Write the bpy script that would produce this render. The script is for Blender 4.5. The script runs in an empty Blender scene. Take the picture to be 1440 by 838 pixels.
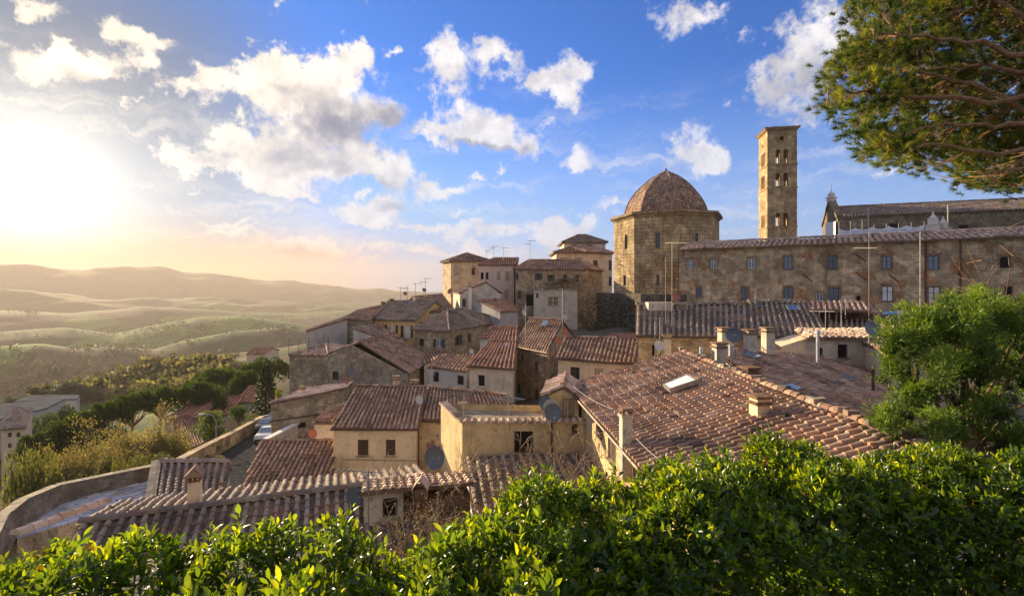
import bpy, math, random
import numpy as np
from mathutils import Vector, Matrix, noise
R = math.radians
rng = random.Random(7)
nrg = np.random.default_rng(7)
SC = bpy.context.scene
COL = SC.collection

# ------------------------------------------------------------------ camera
# camera stands at the origin of the world, looking level along +Y; heights below eye level are negative
F, CX, HY = 700.0, 720.0, 405.0          # focal length and horizon of the 1440 px wide photograph
cam_d = bpy.data.cameras.new("camera"); cam = bpy.data.objects.new("camera", cam_d); COL.objects.link(cam)
cam.location = (0, 0, 0); cam.rotation_euler = (R(90), 0, 0)
cam_d.sensor_width = 36; cam_d.lens = 36 * F / 1440; cam_d.shift_y = -14 / 1440
cam_d.clip_start = 0.05; cam_d.clip_end = 30000
SC.camera = cam

# ------------------------------------------------------------------ light
SUN_AZ, SUN_EL = -46.5, 13.0              # azimuth from +Y towards +X, elevation
sa, se = R(SUN_AZ), R(SUN_EL)
SUN_DIR = Vector((math.sin(sa) * math.cos(se), math.cos(sa) * math.cos(se), math.sin(se)))
sun_d = bpy.data.lights.new("sun", 'SUN'); sun_d.energy = 5.0; sun_d.angle = R(0.6); sun_d.color = (1.0, 0.79, 0.48)
sun = bpy.data.objects.new("sun", sun_d); COL.objects.link(sun)
sun.rotation_euler = SUN_DIR.to_track_quat('Z', 'Y').to_euler()
SC.view_settings.view_transform = 'Standard'; SC.view_settings.look = 'None'
SC.view_settings.exposure = 1.38; SC.view_settings.gamma = 1.0; SC.view_settings.use_curve_mapping = False
SKY_STRENGTH = 0.05
SC.cycles.use_denoising = True
SC.cycles.volume_bounces = 0
SC.cycles.max_bounces = 6; SC.cycles.diffuse_bounces = 3; SC.cycles.transparent_max_bounces = 6
SC.cycles.transmission_bounces = 3; SC.cycles.glossy_bounces = 2
SC.cycles.caustics_reflective = False; SC.cycles.caustics_refractive = False
SC.cycles.sample_clamp_indirect = 4.0


class NT:
    """small helper to write node trees"""
    def __init__(s, tree): s.t = tree; tree.nodes.clear()
    def n(s, kind, **kw):
        nd = s.t.nodes.new(kind)
        for k, v in kw.items():
            if k.startswith('i_'):
                s.set(nd.inputs[k[2:].replace('_', ' ')], v)
            elif k.startswith('x'):
                s.set(nd.inputs[int(k[1:])], v)
            else: setattr(nd, k, v)
        return nd
    def set(s, inp, v):
        if isinstance(v, bpy.types.NodeSocket): s.t.links.new(v, inp)
        elif isinstance(v, bpy.types.Node): s.t.links.new(v.outputs[0], inp)
        else:
            if hasattr(inp.default_value, '__len__') and len(inp.default_value) == 4 and len(v) == 3: v = (*v, 1)
            inp.default_value = v
    def m(s, op, a, b=None, c=None, clamp=False):
        nd = s.n('ShaderNodeMath', operation=op, use_clamp=clamp); s.set(nd.inputs[0], a)
        if b is not None: s.set(nd.inputs[1], b)
        if c is not None: s.set(nd.inputs[2], c)
        return nd.outputs[0]
    def v(s, op, a, b=None, c=None):
        nd = s.n('ShaderNodeVectorMath', operation=op); s.set(nd.inputs[0], a)
        if b is not None:
            if op == 'SCALE': s.set(nd.inputs['Scale'], b)
            else: s.set(nd.inputs[1], b)
        if c is not None: s.set(nd.inputs[2], c)
        return nd.outputs[1] if op in ('DOT_PRODUCT', 'LENGTH', 'DISTANCE') else nd.outputs[0]
    def mix(s, fac, a, b, blend='MIX', clamp=False):
        nd = s.n('ShaderNodeMix', data_type='RGBA', blend_type=blend); nd.clamp_result = clamp
        s.set(nd.inputs[0], fac); s.set(nd.inputs[6], a); s.set(nd.inputs[7], b); return nd.outputs[2]
    def ramp(s, x, lo, hi, a=0.0, b=1.0, kind='SMOOTHSTEP'):
        nd = s.n('ShaderNodeMapRange', interpolation_type=kind)
        for i, q in enumerate((x, lo, hi, a, b)): s.set(nd.inputs[i], q)
        return nd.outputs[0]
    def noise(s, vec, scale, detail=4, rough=.55, dist=0.0, col=False, lac=2.0):
        nd = s.n('ShaderNodeTexNoise'); s.set(nd.inputs['Vector'], vec)
        nd.inputs['Scale'].default_value = scale; nd.inputs['Detail'].default_value = detail
        nd.inputs['Roughness'].default_value = rough; nd.inputs['Distortion'].default_value = dist
        nd.inputs['Lacunarity'].default_value = lac
        return nd.outputs[1] if col else nd.outputs[0]


# ------------------------------------------------------------------ sky (world)
def azel(px, py):
    x, y, z = (px - CX) / F, 1.0, (HY - py) / F
    return math.atan2(x, y), math.atan2(z, math.hypot(x, y))

CLOUDS = [  # centre and half-axes (px of the photograph, turned into azimuth / elevation), weight
    (50, 85, 75, 36, 1), (115, 80, 55, 26, .9), (170, 40, 46, 24, .9), (205, 62, 28, 24, .7), (190, 95, 34, 18, .8), (20, 4, 70, 14, .8), (95, 62, 30, 20, .7),
    (265, 140, 48, 17, 1), (325, 125, 50, 25, 1), (385, 105, 55, 32, 1), (425, 110, 60, 38, 1), (480, 88, 42, 32, 1), (508, 76, 20, 20, .9), (465, 145, 66, 34, 1), (545, 160, 40, 30, .75),
    (455, 185, 75, 34, 1), (235, 228, 34, 22, 1), (275, 235, 38, 16, .9), (332, 203, 46, 26, 1), (372, 195, 42, 24, 1), (350, 238, 62, 20, 1), (425, 235, 70, 28, 1), (410, 266, 50, 12, .9), (505, 228, 46, 24, 1), (548, 240, 46, 28, 1),
    (620, 82, 38, 34, 1), (690, 78, 26, 28, .8), (772, 102, 52, 34, 1), (798, 140, 30, 28, .9), (820, 95, 24, 20, .7), (725, 75, 16, 12, .6),
    (636, 145, 42, 40, 1), (690, 185, 46, 40, 1), (605, 195, 36, 20, .9), (735, 212, 24, 24, .9), (655, 205, 42, 16, .8), (765, 180, 16, 14, .7),
    (500, 288, 42, 18, 1), (555, 288, 42, 20, 1), (612, 262, 26, 14, .9), (640, 268, 16, 10, .8), (668, 254, 16, 9, .9), (708, 247, 10, 8, .9), (540, 305, 30, 10, .8), (640, 296, 22, 8, .7),
    (812, 230, 30, 22, .8), (820, 245, 22, 14, .6), (185, 142, 26, 10, .9), (398, 6, 20, 16, 1), (553, 74, 14, 10, .8), (340, 60, 14, 7, .6), (200, 262, 46, 5, .7), (300, 281, 12, 4, .7), (262, 266, 12, 4, .7),
    (985, 222, 40, 24, .95), (1010, 232, 22, 14, .7), (955, 30, 60, 30, .58), (1000, 10, 40, 18, .55), (1130, 95, 95, 70, .74), (1080, 140, 60, 34, .72), (1165, 170, 60, 26, .62), (1180, 30, 70, 60, .66), (1050, 52, 40, 18, .5), (960, 190, 40, 20, .5),
    (1230, 246, 110, 9, .62), (1290, 265, 80, 7, .5), (690, 322, 130, 14, .72), (600, 318, 60, 8, .6), (780, 310, 110, 12, .74), (870, 292, 60, 7, .6), (420, 355, 62, 15, 1.1), (440, 346, 42, 14, 1), (375, 352, 26, 10, .8),
    (792, 332, 22, 20, 1.1), (812, 322, 16, 14, .8), (560, 345, 130, 10, .66), (640, 352, 90, 8, .66), (720, 345, 60, 8, .6), (1040, 305, 70, 14, .66), (1020, 335, 60, 8, .6), (250, 326, 250, 8, .72), (330, 318, 120, 5, .7),
    (90, 345, 150, 10, .66), (255, 348, 40, 9, .75), (330, 356, 46, 7, .6), (520, 366, 90, 6, .6)]
DARKS = [(465, 178, 66, 26, 1.15), (540, 165, 42, 24, .9), (500, 190, 50, 22, .6), (420, 212, 50, 16, .7), (455, 232, 50, 12, .55), (560, 292, 30, 9, .7), (650, 212, 60, 7, .5), (480, 140, 40, 14, .3),
         (715, 217, 36, 8, .5), (340, 222, 30, 12, .35), (300, 232, 40, 8, .3), (400, 122, 26, 10, .25), (425, 358, 55, 8, .8), (540, 256, 36, 10, .4),
         (120, 98, 50, 8, .35), (1130, 130, 80, 40, .45), (300, 348, 220, 9, .5), (120, 352, 160, 9, .4)]
world = bpy.data.worlds.new("World"); SC.world = world; world.use_nodes = True
w = NT(world.node_tree)
tc = w.n('ShaderNodeTexCoord').outputs['Generated']
D = w.v('NORMALIZE', tc)
sep = w.n('ShaderNodeSeparateXYZ', x0=D)
X_, Y_, Z_ = sep.outputs
az = w.m('ARCTAN2', X_, Y_); el = w.m('ARCSINE', Z_)
sky = w.n('ShaderNodeTexSky', sky_type='NISHITA', sun_disc=False, sun_elevation=R(SUN_EL), sun_rotation=R(SUN_AZ),
          altitude=500, air_density=1.0, dust_density=.2, ozone_density=3.0)
ae = w.n('ShaderNodeCombineXYZ', x0=az, x1=el).outputs[0]
nz1 = w.noise(D, 7, 7, .62, col=True); nz2 = w.noise(D, 30, 6, .65, col=True)
warp = w.v('ADD', w.v('SCALE', w.v('SUBTRACT', nz1, (.5, .5, .5)), .14), w.v('SCALE', w.v('SUBTRACT', nz2, (.5, .5, .5)), .045))
aw = w.v('ADD', ae, w.v('MULTIPLY', warp, (1, 1, 0)))
def blobs(coord, lst):
    acc = None
    for (px, py, rx, ry, wt) in lst:
        a0, e0 = azel(px, py); a1, e1 = azel(px + rx, py); a2, e2 = azel(px, py - ry)
        q = w.v('MULTIPLY', w.v('SUBTRACT', coord, (a0, e0, 0)), (1 / abs(a1 - a0), 1 / abs(e2 - e0), 0))
        d = w.v('DOT_PRODUCT', q, q)
        b = w.m('MULTIPLY', w.m('EXPONENT', w.m('MULTIPLY', d, -1.2)), wt)
        acc = b if acc is None else w.m('ADD', acc, b)
    return acc
fld = blobs(aw, CLOUDS)
drk = blobs(aw, DARKS)
# unseen clouds added behind and above the viewer to brighten the shade
dome = w.v('DIVIDE', D, w.n('ShaderNodeCombineXYZ', x0=w.m('ADD', w.m('MAXIMUM', Z_, 0), .12), x1=w.m('ADD', w.m('MAXIMUM', Z_, 0), .12), x2=1.0).outputs[0])
far = w.noise(dome, 1.1, 8, .6)
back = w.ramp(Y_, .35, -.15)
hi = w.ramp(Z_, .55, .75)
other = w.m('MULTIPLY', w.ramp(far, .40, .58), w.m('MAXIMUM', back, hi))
fine = w.m('SUBTRACT', w.noise(D, 16, 8, .68), .5)
dens = w.ramp(w.m('ADD', fld, w.m('ADD', w.m('MULTIPLY', fine, 2.2), w.m('MULTIPLY', w.m('SUBTRACT', w.noise(D, 60, 6, .7), .5), .9))),   .36, 1.0)
strk = w.noise(w.v('MULTIPLY', aw, (2.2, 15, 1)), 1.6, 7, .62)
strk = w.m('MULTIPLY', w.m('MULTIPLY', w.ramp(strk, .47, .68), .55), w.m('MULTIPLY', w.ramp(el, R(24), R(12)), w.ramp(el, R(.8), R(3))))
dens = w.m('MAXIMUM', dens, strk)
up = w.ramp(Z_, 0.0, .02)
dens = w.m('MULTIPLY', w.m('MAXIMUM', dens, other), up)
sdot = w.v('DOT_PRODUCT', D, tuple(SUN_DIR))
sdot0 = w.m('MAXIMUM', sdot, 0)
GLOW_DIR = Vector(((50 - CX) / F, 1, (HY - 262) / F)).normalized()
gdot = w.m('MAXIMUM', w.v('DOT_PRODUCT', D, tuple(GLOW_DIR)), 0)
aur1 = w.m('ADD', w.m('MULTIPLY', w.m('POWER', gdot, 900), .5), w.m('MULTIPLY', w.m('POWER', gdot, 160), .28)); aur2 = w.m('POWER', gdot, 38); aur3 = w.m('POWER', gdot, 9)
tint = w.mix(w.ramp(gdot, .87, .992), (0.13, .86, 1.72), (.38, .40, .40))
base = w.v('MINIMUM', w.mix(1.0, sky.outputs[0], tint, 'MULTIPLY'), (2.5, 3.9, 8.8))
base = w.v('SCALE', base, SKY_STRENGTH)
shade = w.m('EXPONENT', w.m('MULTIPLY', w.m('MULTIPLY', drk, w.m('MAXIMUM', w.m('ADD', 1.0, w.m('MULTIPLY', w.m('SUBTRACT', w.noise(D, 13, 6, .6), .5), 5.0)), .1)), -1.7))
shade = w.m('MULTIPLY', shade, w.ramp(w.noise(D, 22, 6, .6), .3, .66, .62, 1.0))
lit = w.mix(w.ramp(sdot0, .75, 1.0), (0.42, 0.405, 0.41), (.56, .49, .385))
ccol = w.mix(shade, (0.055, 0.066, 0.105), lit)
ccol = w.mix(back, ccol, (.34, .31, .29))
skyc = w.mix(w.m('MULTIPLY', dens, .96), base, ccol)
glow = w.v('ADD', w.v('ADD', w.v('SCALE', (1.0, .9, .66), w.m('MULTIPLY', aur1, 1.05)), w.v('SCALE', (1.0, .80, .46), w.m('MULTIPLY', aur2, .055))),
           w.v('SCALE', (1.0, .80, .58), w.m('MULTIPLY', aur3, .018)))
# warm, milky band low over the horizon on the sun's side
band = w.m('MULTIPLY', w.ramp(el, R(8.5), R(1.0)), w.ramp(gdot, .74, .97))
skyc = w.mix(w.m('MULTIPLY', band, .88), skyc, (.40, .22, .075))
pale = w.m('MULTIPLY', w.m('MULTIPLY', w.ramp(el, R(24), R(0)), .62), w.m('SUBTRACT', 1.0, w.m('MULTIPLY', band, .95)))
skyc = w.mix(pale, skyc, (.20, .28, .41))
skyc = w.v('ADD', skyc, glow)
bg = w.n('ShaderNodeBackground', i_Color=skyc, i_Strength=1.0)
w.n('ShaderNodeOutputWorld', i_Surface=bg)

# ------------------------------------------------------------------ helpers
def P(px, py, d): return Vector(((px - CX) / F * d, d, (HY - py) / F * d))
def PZ(px, py, z): return P(px, py, z * F / (HY - py))
def tag(o, label=None, cat=None, group=None, kind=None):
    for k, v in (('label', label), ('category', cat), ('group', group), ('kind', kind)):
        if v: o[k] = v
    return o
def thing(name, loc, label, cat, group=None, rz=0):
    o = bpy.data.objects.new(name, None); COL.objects.link(o)
    o.location = loc; o.rotation_euler = (0, 0, rz); o.empty_display_size = .2
    return tag(o, label, cat, group)
def wloc(o):
    v = Vector((0, 0, 0))
    while o is not None: v = v + o.location; o = o.parent
    return v
def children(o): return [c for c in bpy.data.objects if c.parent == o]
def copy_tree(o, loc=None, rz=None, scale=None, parent=None, kids=None):
    if kids is None:
        kids = {}
        for c in bpy.data.objects:
            if c.parent: kids.setdefault(c.parent.name, []).append(c)
    c = o.copy(); COL.objects.link(c)
    if parent: c.parent = parent
    if loc is not None: c.location = loc
    if rz is not None: c.rotation_euler = (0, 0, rz)
    if scale is not None: c.scale = scale if hasattr(scale, '__len__') else (scale,) * 3
    for ch in kids.get(o.name, []): copy_tree(ch, parent=c, kids=kids)
    return c

class MB:
    """collects faces, links them as ONE mesh object"""
    def __init__(s): s.v = []; s.f = []; s.uv = []; s.c = []; s.mi = []; s.cur = (1, 1, 1); s.m = 0
    def face(s, pts, uv=None, col=None):
        i = len(s.v); s.v.extend([tuple(p) for p in pts]); s.f.append(tuple(range(i, i + len(pts))))
        s.uv.extend(uv if uv else [(p[0] + p[1], p[2]) for p in pts]); s.c.append(col or s.cur); s.mi.append(s.m)
    def box(s, o, ax, ay, az_, sx, sy, sz):
        """box from corner-centre o, axes ax ay az, extents (lo,hi) each"""
        c = [[o + ax * a + ay * b + az_ * d for a in sx] for b in sy for d in sz]
        p = lambda a, b, d: o + ax * sx[a] + ay * sy[b] + az_ * sz[d]
        for q in (((0,0,0),(1,0,0),(1,0,1),(0,0,1)), ((1,1,0),(0,1,0),(0,1,1),(1,1,1)), ((1,0,0),(1,1,0),(1,1,1),(1,0,1)),
                  ((0,1,0),(0,0,0),(0,0,1),(0,1,1)), ((0,0,1),(1,0,1),(1,1,1),(0,1,1)), ((0,1,0),(1,1,0),(1,0,0),(0,0,0))):
            pts = [p(*k) for k in q]
            e1 = (pts[1] - pts[0]); e2 = (pts[3] - pts[0])
            u0 = pts[0].dot(e1.normalized()) if e1.length > 0 else 0; v0 = pts[0].dot(e2.normalized()) if e2.length > 0 else 0
            s.face(pts, [(u0, v0), (u0 + e1.length, v0), (u0 + e1.length, v0 + e2.length), (u0, v0 + e2.length)])
    def abox(s, c, sx, sy, sz, rz=0):
        """upright box standing on c"""
        ax = Vector((math.cos(rz), math.sin(rz), 0)); ay = Vector((-ax.y, ax.x, 0))
        s.box(Vector(c), ax, ay, Vector((0, 0, 1)), (-sx / 2, sx / 2), (-sy / 2, sy / 2), (0, sz))
    def tube(s, pts, rad, n=6, cap=True):
        pts = [Vector(p) for p in pts]; rad = rad if hasattr(rad, '__len__') else [rad] * len(pts)
        rings = []
        for i, p in enumerate(pts):
            t = (pts[min(i + 1, len(pts) - 1)] - pts[max(i - 1, 0)]).normalized()
            a = t.cross(Vector((0, 0, 1)))
            if a.length < .05: a = t.cross(Vector((1, 0, 0)))
            a.normalize(); b = t.cross(a)
            rings.append([p + (a * math.cos(2 * math.pi * k / n) + b * math.sin(2 * math.pi * k / n)) * rad[i] for k in range(n)])
        base = len(s.v)
        for r in rings: s.v.extend([tuple(q) for q in r])
        for i in range(len(rings) - 1):
            for k in range(n):
                a = base + i * n + k; b = base + i * n + (k + 1) % n
                s.f.append((a, b, b + n, a + n)); s.c.append(s.cur); s.mi.append(s.m)
                s.uv.extend([(k, i), (k + 1, i), (k + 1, i + 1), (k, i + 1)])
        if cap and n > 2:
            for i in (0, len(rings) - 1):
                s.f.append(tuple(base + i * n + k for k in range(n))); s.c.append(s.cur); s.mi.append(s.m); s.uv.extend([(0, 0)] * n)
    def lathe(s, o, axis, prof, n=16):
        axis = Vector(axis).normalized(); a = axis.cross(Vector((0, 0, 1)))
        if a.length < .05: a = Vector((1, 0, 0))
        a.normalize(); b = axis.cross(a); base = len(s.v)
        for (r, h) in prof:
            for k in range(n):
                t = 2 * math.pi * k / n; s.v.append(tuple(Vector(o) + axis * h + (a * math.cos(t) + b * math.sin(t)) * r))
        for i in range(len(prof) - 1):
            for k in range(n):
                p = base + i * n + k; q = base + i * n + (k + 1) % n
                s.f.append((p, q, q + n, p + n)); s.c.append(s.cur); s.mi.append(s.m); s.uv.extend([(0, 0)] * 4)
    def build(s, name, mat, parent=None, smooth=False, weld=False):
        off = wloc(parent) if parent else Vector((0, 0, 0))
        me = bpy.data.meshes.new(name)
        me.from_pydata([(a - off.x, b - off.y, c - off.z) for a, b, c in s.v], [], s.f)
        ul = me.uv_layers.new(name='UVMap')
        ul.data.foreach_set('uv', np.array(s.uv, dtype=np.float32).ravel())
        ca = me.color_attributes.new('tint', 'FLOAT_COLOR', 'CORNER')
        arr = np.repeat(np.array([(*c, 1) for c in s.c], dtype=np.float32), [len(f) for f in s.f], axis=0)
        ca.data.foreach_set('color', arr.ravel())
        for m in (mat if isinstance(mat, (list, tuple)) else [mat]): me.materials.append(m)
        if isinstance(mat, (list, tuple)): me.polygons.foreach_set('material_index', np.array(s.mi, dtype=np.int32))
        if smooth: me.polygons.foreach_set('use_smooth', np.ones(len(s.f), dtype=bool))
        me.update()
        o = bpy.data.objects.new(name, me); COL.objects.link(o)
        if parent: o.parent = parent
        return o

def np_mesh(name, V, faces, mat, parent=None, tint=None, smooth=False):
    """V (n,3); faces list of int arrays (m,k); tint (n,3) per vertex"""
    off = wloc(parent) if parent else Vector((0, 0, 0))
    V = np.asarray(V, dtype=np.float32) - np.array(off, dtype=np.float32)
    me = bpy.data.meshes.new(name); me.vertices.add(len(V)); me.vertices.foreach_set('co', V.ravel())
    loops = np.concatenate([f.ravel() for f in faces]).astype(np.int32)
    tot = np.concatenate([np.full(len(f), f.shape[1]) for f in faces]).astype(np.int32)
    start = np.concatenate([[0], np.cumsum(tot)[:-1]]).astype(np.int32)
    me.loops.add(len(loops)); me.loops.foreach_set('vertex_index', loops)
    me.polygons.add(len(tot)); me.polygons.foreach_set('loop_start', start); me.polygons.foreach_set('loop_total', tot)
    if smooth: me.polygons.foreach_set('use_smooth', np.ones(len(tot), dtype=bool))
    if tint is not None:
        ca = me.color_attributes.new('tint', 'FLOAT_COLOR', 'POINT')
        ca.data.foreach_set('color', np.concatenate([tint, np.ones((len(V), 1))], 1).astype(np.float32).ravel())
    me.materials.append(mat); me.update(calc_edges=True); me.validate()
    o = bpy.data.objects.new(name, me); COL.objects.link(o)
    if parent: o.parent = parent
    return o

# ------------------------------------------------------------------ materials
MATS = {}
def newmat(name):
    m = bpy.data.materials.new(name); m.use_nodes = True; MATS[name] = m
    return m, NT(m.node_tree)
def finish(t, col, rough=.85, bump=None, bstr=.4, bdist=.02, spec=.3, metal=0.0):
    b = t.n('ShaderNodeBsdfPrincipled'); t.set(b.inputs['Base Color'], col); t.set(b.inputs['Roughness'], rough)
    b.inputs['Specular IOR Level'].default_value = spec; b.inputs['Metallic'].default_value = metal
    if bump is not None:
        bn = t.n('ShaderNodeBump'); bn.inputs['Strength'].default_value = bstr; bn.inputs['Distance'].default_value = bdist
        t.set(bn.inputs['Height'], bump); t.set(b.inputs['Normal'], bn.outputs[0])
    t.n('ShaderNodeOutputMaterial', i_Surface=b)
    return b
def plain(name, col, rough=.6, metal=0.0, spec=.4, var=.18, scale=6):
    m, t = newmat(name); oc = t.n('ShaderNodeTexCoord').outputs['Object']
    n = t.noise(oc, scale, 5, .6)
    c = t.mix(1.0, col, t.n('ShaderNodeCombineXYZ', x0=t.ramp(n, .3, .7, 1 - var, 1 + var), x1=t.ramp(n, .3, .7, 1 - var, 1 + var), x2=t.ramp(n, .3, .7, 1 - var, 1 + var)).outputs[0], 'MULTIPLY')
    finish(t, c, rough, n, .15, .01, spec, metal); return m
def stone(name, c1, c2, mortar, bw=.42, rh=.2, ms=.022, stain=(.10, .08, .06), stain_amt=.5, rough_amt=.06, patch=None):
    m, t = newmat(name)
    tx = t.n('ShaderNodeTexCoord'); uv = tx.outputs['UV']; oc = tx.outputs['Object']
    wz = t.v('SCALE', t.v('SUBTRACT', t.noise(oc, 2.2, 4, .6, col=True), (.5, .5, .5)), rough_amt * 4)
    uvw = t.v('ADD', uv, t.v('MULTIPLY', wz, (1, .7, 0)))
    br = t.n('ShaderNodeTexBrick', i_Vector=uvw, i_Color1=c1, i_Color2=c2, i_Mortar=mortar, i_Scale=1.0)
    br.inputs['Mortar Size'].default_value = ms; br.inputs['Mortar Smooth'].default_value = .3
    br.inputs['Brick Width'].default_value = bw; br.inputs['Row Height'].default_value = rh; br.inputs['Bias'].default_value = -.1
    br.offset = .47; br.squash = .8
    n1 = t.noise(oc, .35, 6, .62); n2 = t.noise(oc, 3.5, 6, .7); n3 = t.noise(oc, 14, 4, .7)
    wn = t.n('ShaderNodeTexVoronoi', feature='F1'); t.set(wn.inputs['Vector'], t.v('MULTIPLY', uvw, (1.7 / bw * .5, 1.0 / rh * .5, 1))); wn.inputs['Scale'].default_value = 1.0
    c = t.mix(t.ramp(t.n('ShaderNodeSeparateXYZ', x0=wn.outputs['Color']).outputs[0], .1, .9, .0, .55), br.outputs[0], t.mix(.6, c2, (.05, .04, .03)))
    c = t.mix(t.ramp(n2, .46, .8, 0, .7), c, t.mix(.5, c1, (.62, .54, .42)))
    c = t.mix(t.m('MULTIPLY', t.ramp(n3, .54, .66), .7), c, stain)
    if patch: c = t.mix(t.ramp(t.noise(oc, .5, 5, .6), .53, .6), c, patch)
    # rain streaks and damp patches
    st = t.noise(t.v('MULTIPLY', oc, (1.6, 1.6, .22)), 1.0, 5, .62)
    c = t.mix(t.m('MULTIPLY', t.ramp(st, .48, .72), stain_amt), c, stain)
    c = t.mix(1.0, c, t.mix(t.ramp(n1, .35, .68), (.74, .72, .70), (1.18, 1.16, 1.11)), 'MULTIPLY')
    c = t.mix(1.0, c, t.mix(t.ramp(t.noise(oc, 1.3, 5, .7), .36, .64), (.80, .78, .76), (1.14, 1.12, 1.08)), 'MULTIPLY')
    h = t.m('ADD', t.m('MULTIPLY', br.outputs[1], -.6), t.m('ADD', n2, t.m('MULTIPLY', n3, .5)))
    finish(t, c, .93, h, .9, .07, .15); return m
def plaster(name, col, dark, amt=.5, brick=None, rough=.92, bt=.56):
    m, t = newmat(name)
    tx = t.n('ShaderNodeTexCoord'); oc = tx.outputs['Object']
    n1 = t.noise(oc, .7, 6, .65); n2 = t.noise(oc, 5, 6, .65)
    st = t.noise(t.v('MULTIPLY', oc, (2.2, 2.2, .3)), 1.0, 5, .6)
    c = t.mix(t.m('MULTIPLY', t.ramp(n1, .42, .7), amt), col, dark)
    c = t.mix(t.m('MULTIPLY', t.ramp(st, .5, .75), amt * .8), c, dark)
    c = t.mix(t.m('MULTIPLY', t.ramp(n2, .5, .75), .22), c, (.72, .66, .56))
    c = t.mix(t.m('MULTIPLY', t.ramp(t.noise(oc, 2.4, 7, .72), .54, .66), amt * .8), c, tuple(q * .55 for q in dark))
    if brick:
        br = t.n('ShaderNodeTexBrick', i_Vector=tx.outputs['UV'], i_Color1=brick, i_Color2=tuple(q * .6 for q in brick), i_Mortar=(.4, .35, .28), i_Scale=1.0)
        br.inputs['Brick Width'].default_value = .3; br.inputs['Row Height'].default_value = .12; br.inputs['Mortar Size'].default_value = .015
        c = t.mix(t.ramp(t.noise(oc, .9, 6, .7), bt, bt + .03), c, br.outputs[0])
    finish(t, c, rough, t.m('ADD', n2, t.m('MULTIPLY', n1, .5)), .5, .03, .2); return m

def tile_mat(name, lich=.35):
    m, t = newmat(name)
    oc = t.n('ShaderNodeTexCoord').outputs['Object']; at = t.n('ShaderNodeAttribute', attribute_name='tint')
    n1 = t.noise(oc, .55, 6, .65); n2 = t.noise(oc, 7, 6, .7); n3 = t.noise(oc, 22, 3, .7)
    c = t.mix(t.m('MULTIPLY', t.ramp(n2, .50, .72), lich), at.outputs[0], (.36, .33, .26))
    c = t.mix(t.m('MULTIPLY', t.ramp(n1, .46, .66), .6), c, (.075, .055, .05))
    n4 = t.noise(oc, 1.5, 6, .7); c = t.mix(t.m('MULTIPLY', t.ramp(n4, .52, .66), .5), c, (.40, .20, .11))
    c = t.mix(t.m('MULTIPLY', t.ramp(n3, .56, .70), .6), c, (.085, .07, .05))
    finish(t, c, .88, t.m('ADD', n2, n3), .5, .015, .2); return m
M = {}
M['tile'] = tile_mat('clay_tile'); M['tile_old'] = tile_mat('old_clay_tile', .6)
M['palazzo'] = stone('rubble_stone', (.74, .57, .37), (.50, .37, .235), (.78, .66, .48), .72, .33, .045, (.13, .10, .07), .3, .06, (.45, .24, .13))
M['drum'] = stone('ashlar_gold', (.68, .52, .31), (.50, .365, .205), (.34, .26, .16), 1.05, .52, .045, (.12, .09, .055), .55, .03)
M['tower'] = stone('tower_stone', (.66, .49, .29), (.50, .36, .205), (.40, .30, .18), .95, .46, .04, (.15, .10, .06), .4, .03)
M['grey_stone'] = stone('grey_rubble', (.52, .45, .36), (.34, .29, .23), (.48, .43, .35), .45, .2, .025, (.10, .085, .07), .45, .09)
M['warm_stone'] = stone('warm_rubble', (.66, .52, .36), (.44, .33, .22), (.60, .50, .37), .4, .18, .025, (.14, .10, .07), .35, .09)
M['dark_stone'] = stone('dark_old_stone', (.20, .17, .13), (.12, .10, .08), (.16, .14, .11), .6, .28, .02, (.035, .045, .03), .7, .08)
M['nave'] = stone('nave_stone', (.32, .27, .2), (.22, .18, .13), (.3, .26, .2), .6, .26, .02, (.09, .075, .06), .5, .05)
M['brick'] = stone('brick_wall', (.42, .22, .13), (.30, .15, .09), (.42, .36, .28), .26, .085, .012, (.12, .08, .06), .4, .02)
M['cream'] = plaster('cream_plaster', (.78, .60, .39), (.46, .34, .22), .55, (.42, .26, .16), bt=.66)
M['pale'] = plaster('pale_plaster', (.62, .54, .43), (.34, .29, .23), .65, (.42, .30, .2), bt=.62)
M['pink'] = plaster('pink_plaster', (.68, .51, .40), (.44, .32, .25), .45)
M['ochre'] = plaster('ochre_plaster', (.70, .47, .20), (.42, .28, .13), .45, (.40, .2, .11))
M['yellow'] = plaster('yellow_plaster', (.66, .50, .26), (.34, .26, .15), .7, (.42, .28, .17), bt=.63)
M['bluegrey'] = plaster('grey_plaster', (.44, .42, .39), (.25, .24, .23), .5)
M['patchy'] = plaster('patchy_plaster', (.66, .50, .31), (.36, .25, .15), .7, (.40, .21, .12))
M['white_render'] = plaster('white_render', (.78, .75, .70), (.55, .5, .44), .3)
M['wood'] = plain('dark_wood', (.075, .045, .03), .6)
M['green_wood'] = plain('green_paint_wood', (.035, .05, .035), .55)
M['louvre'] = plain('pale_louvre_wood', (.45, .36, .26), .7)
M['frame_white'] = plain('white_paint', (.72, .70, .66), .5)
M['frame_dark'] = plain('dark_frame', (.06, .05, .045), .5)
M['black'] = plain('deep_dark', (.018, .015, .013), .9, spec=.1)
M['curtain'] = plain('white_curtain', (.70, .70, .72), .8)
M['metal'] = plain('grey_metal', (.28, .26, .25), .6, .4)
M['zinc'] = plain('zinc', (.50, .53, .56), .4, .5)
M['dish_grey'] = plain('grey_dish_paint', (.10, .13, .17), .45, 0, .5, .1, 3)
M['dish_red'] = plain('red_dish_paint', (.36, .12, .08), .5, 0, .4, .2, 3)
M['dish_white'] = plain('white_dish_paint', (.42, .43, .45), .4, 0, .5, .1, 3)
M['copper'] = plain('brown_gutter', (.11, .06, .04), .5, .3)
M['marble'] = plain('white_marble', (.62, .58, .52), .6)
M['sheet'] = plain('white_sheeting', (.74, .78, .86), .7)
M['asphalt'] = plain('asphalt', (.05, .05, .053), 1.0, 0, .0, .3, 3)
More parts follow.
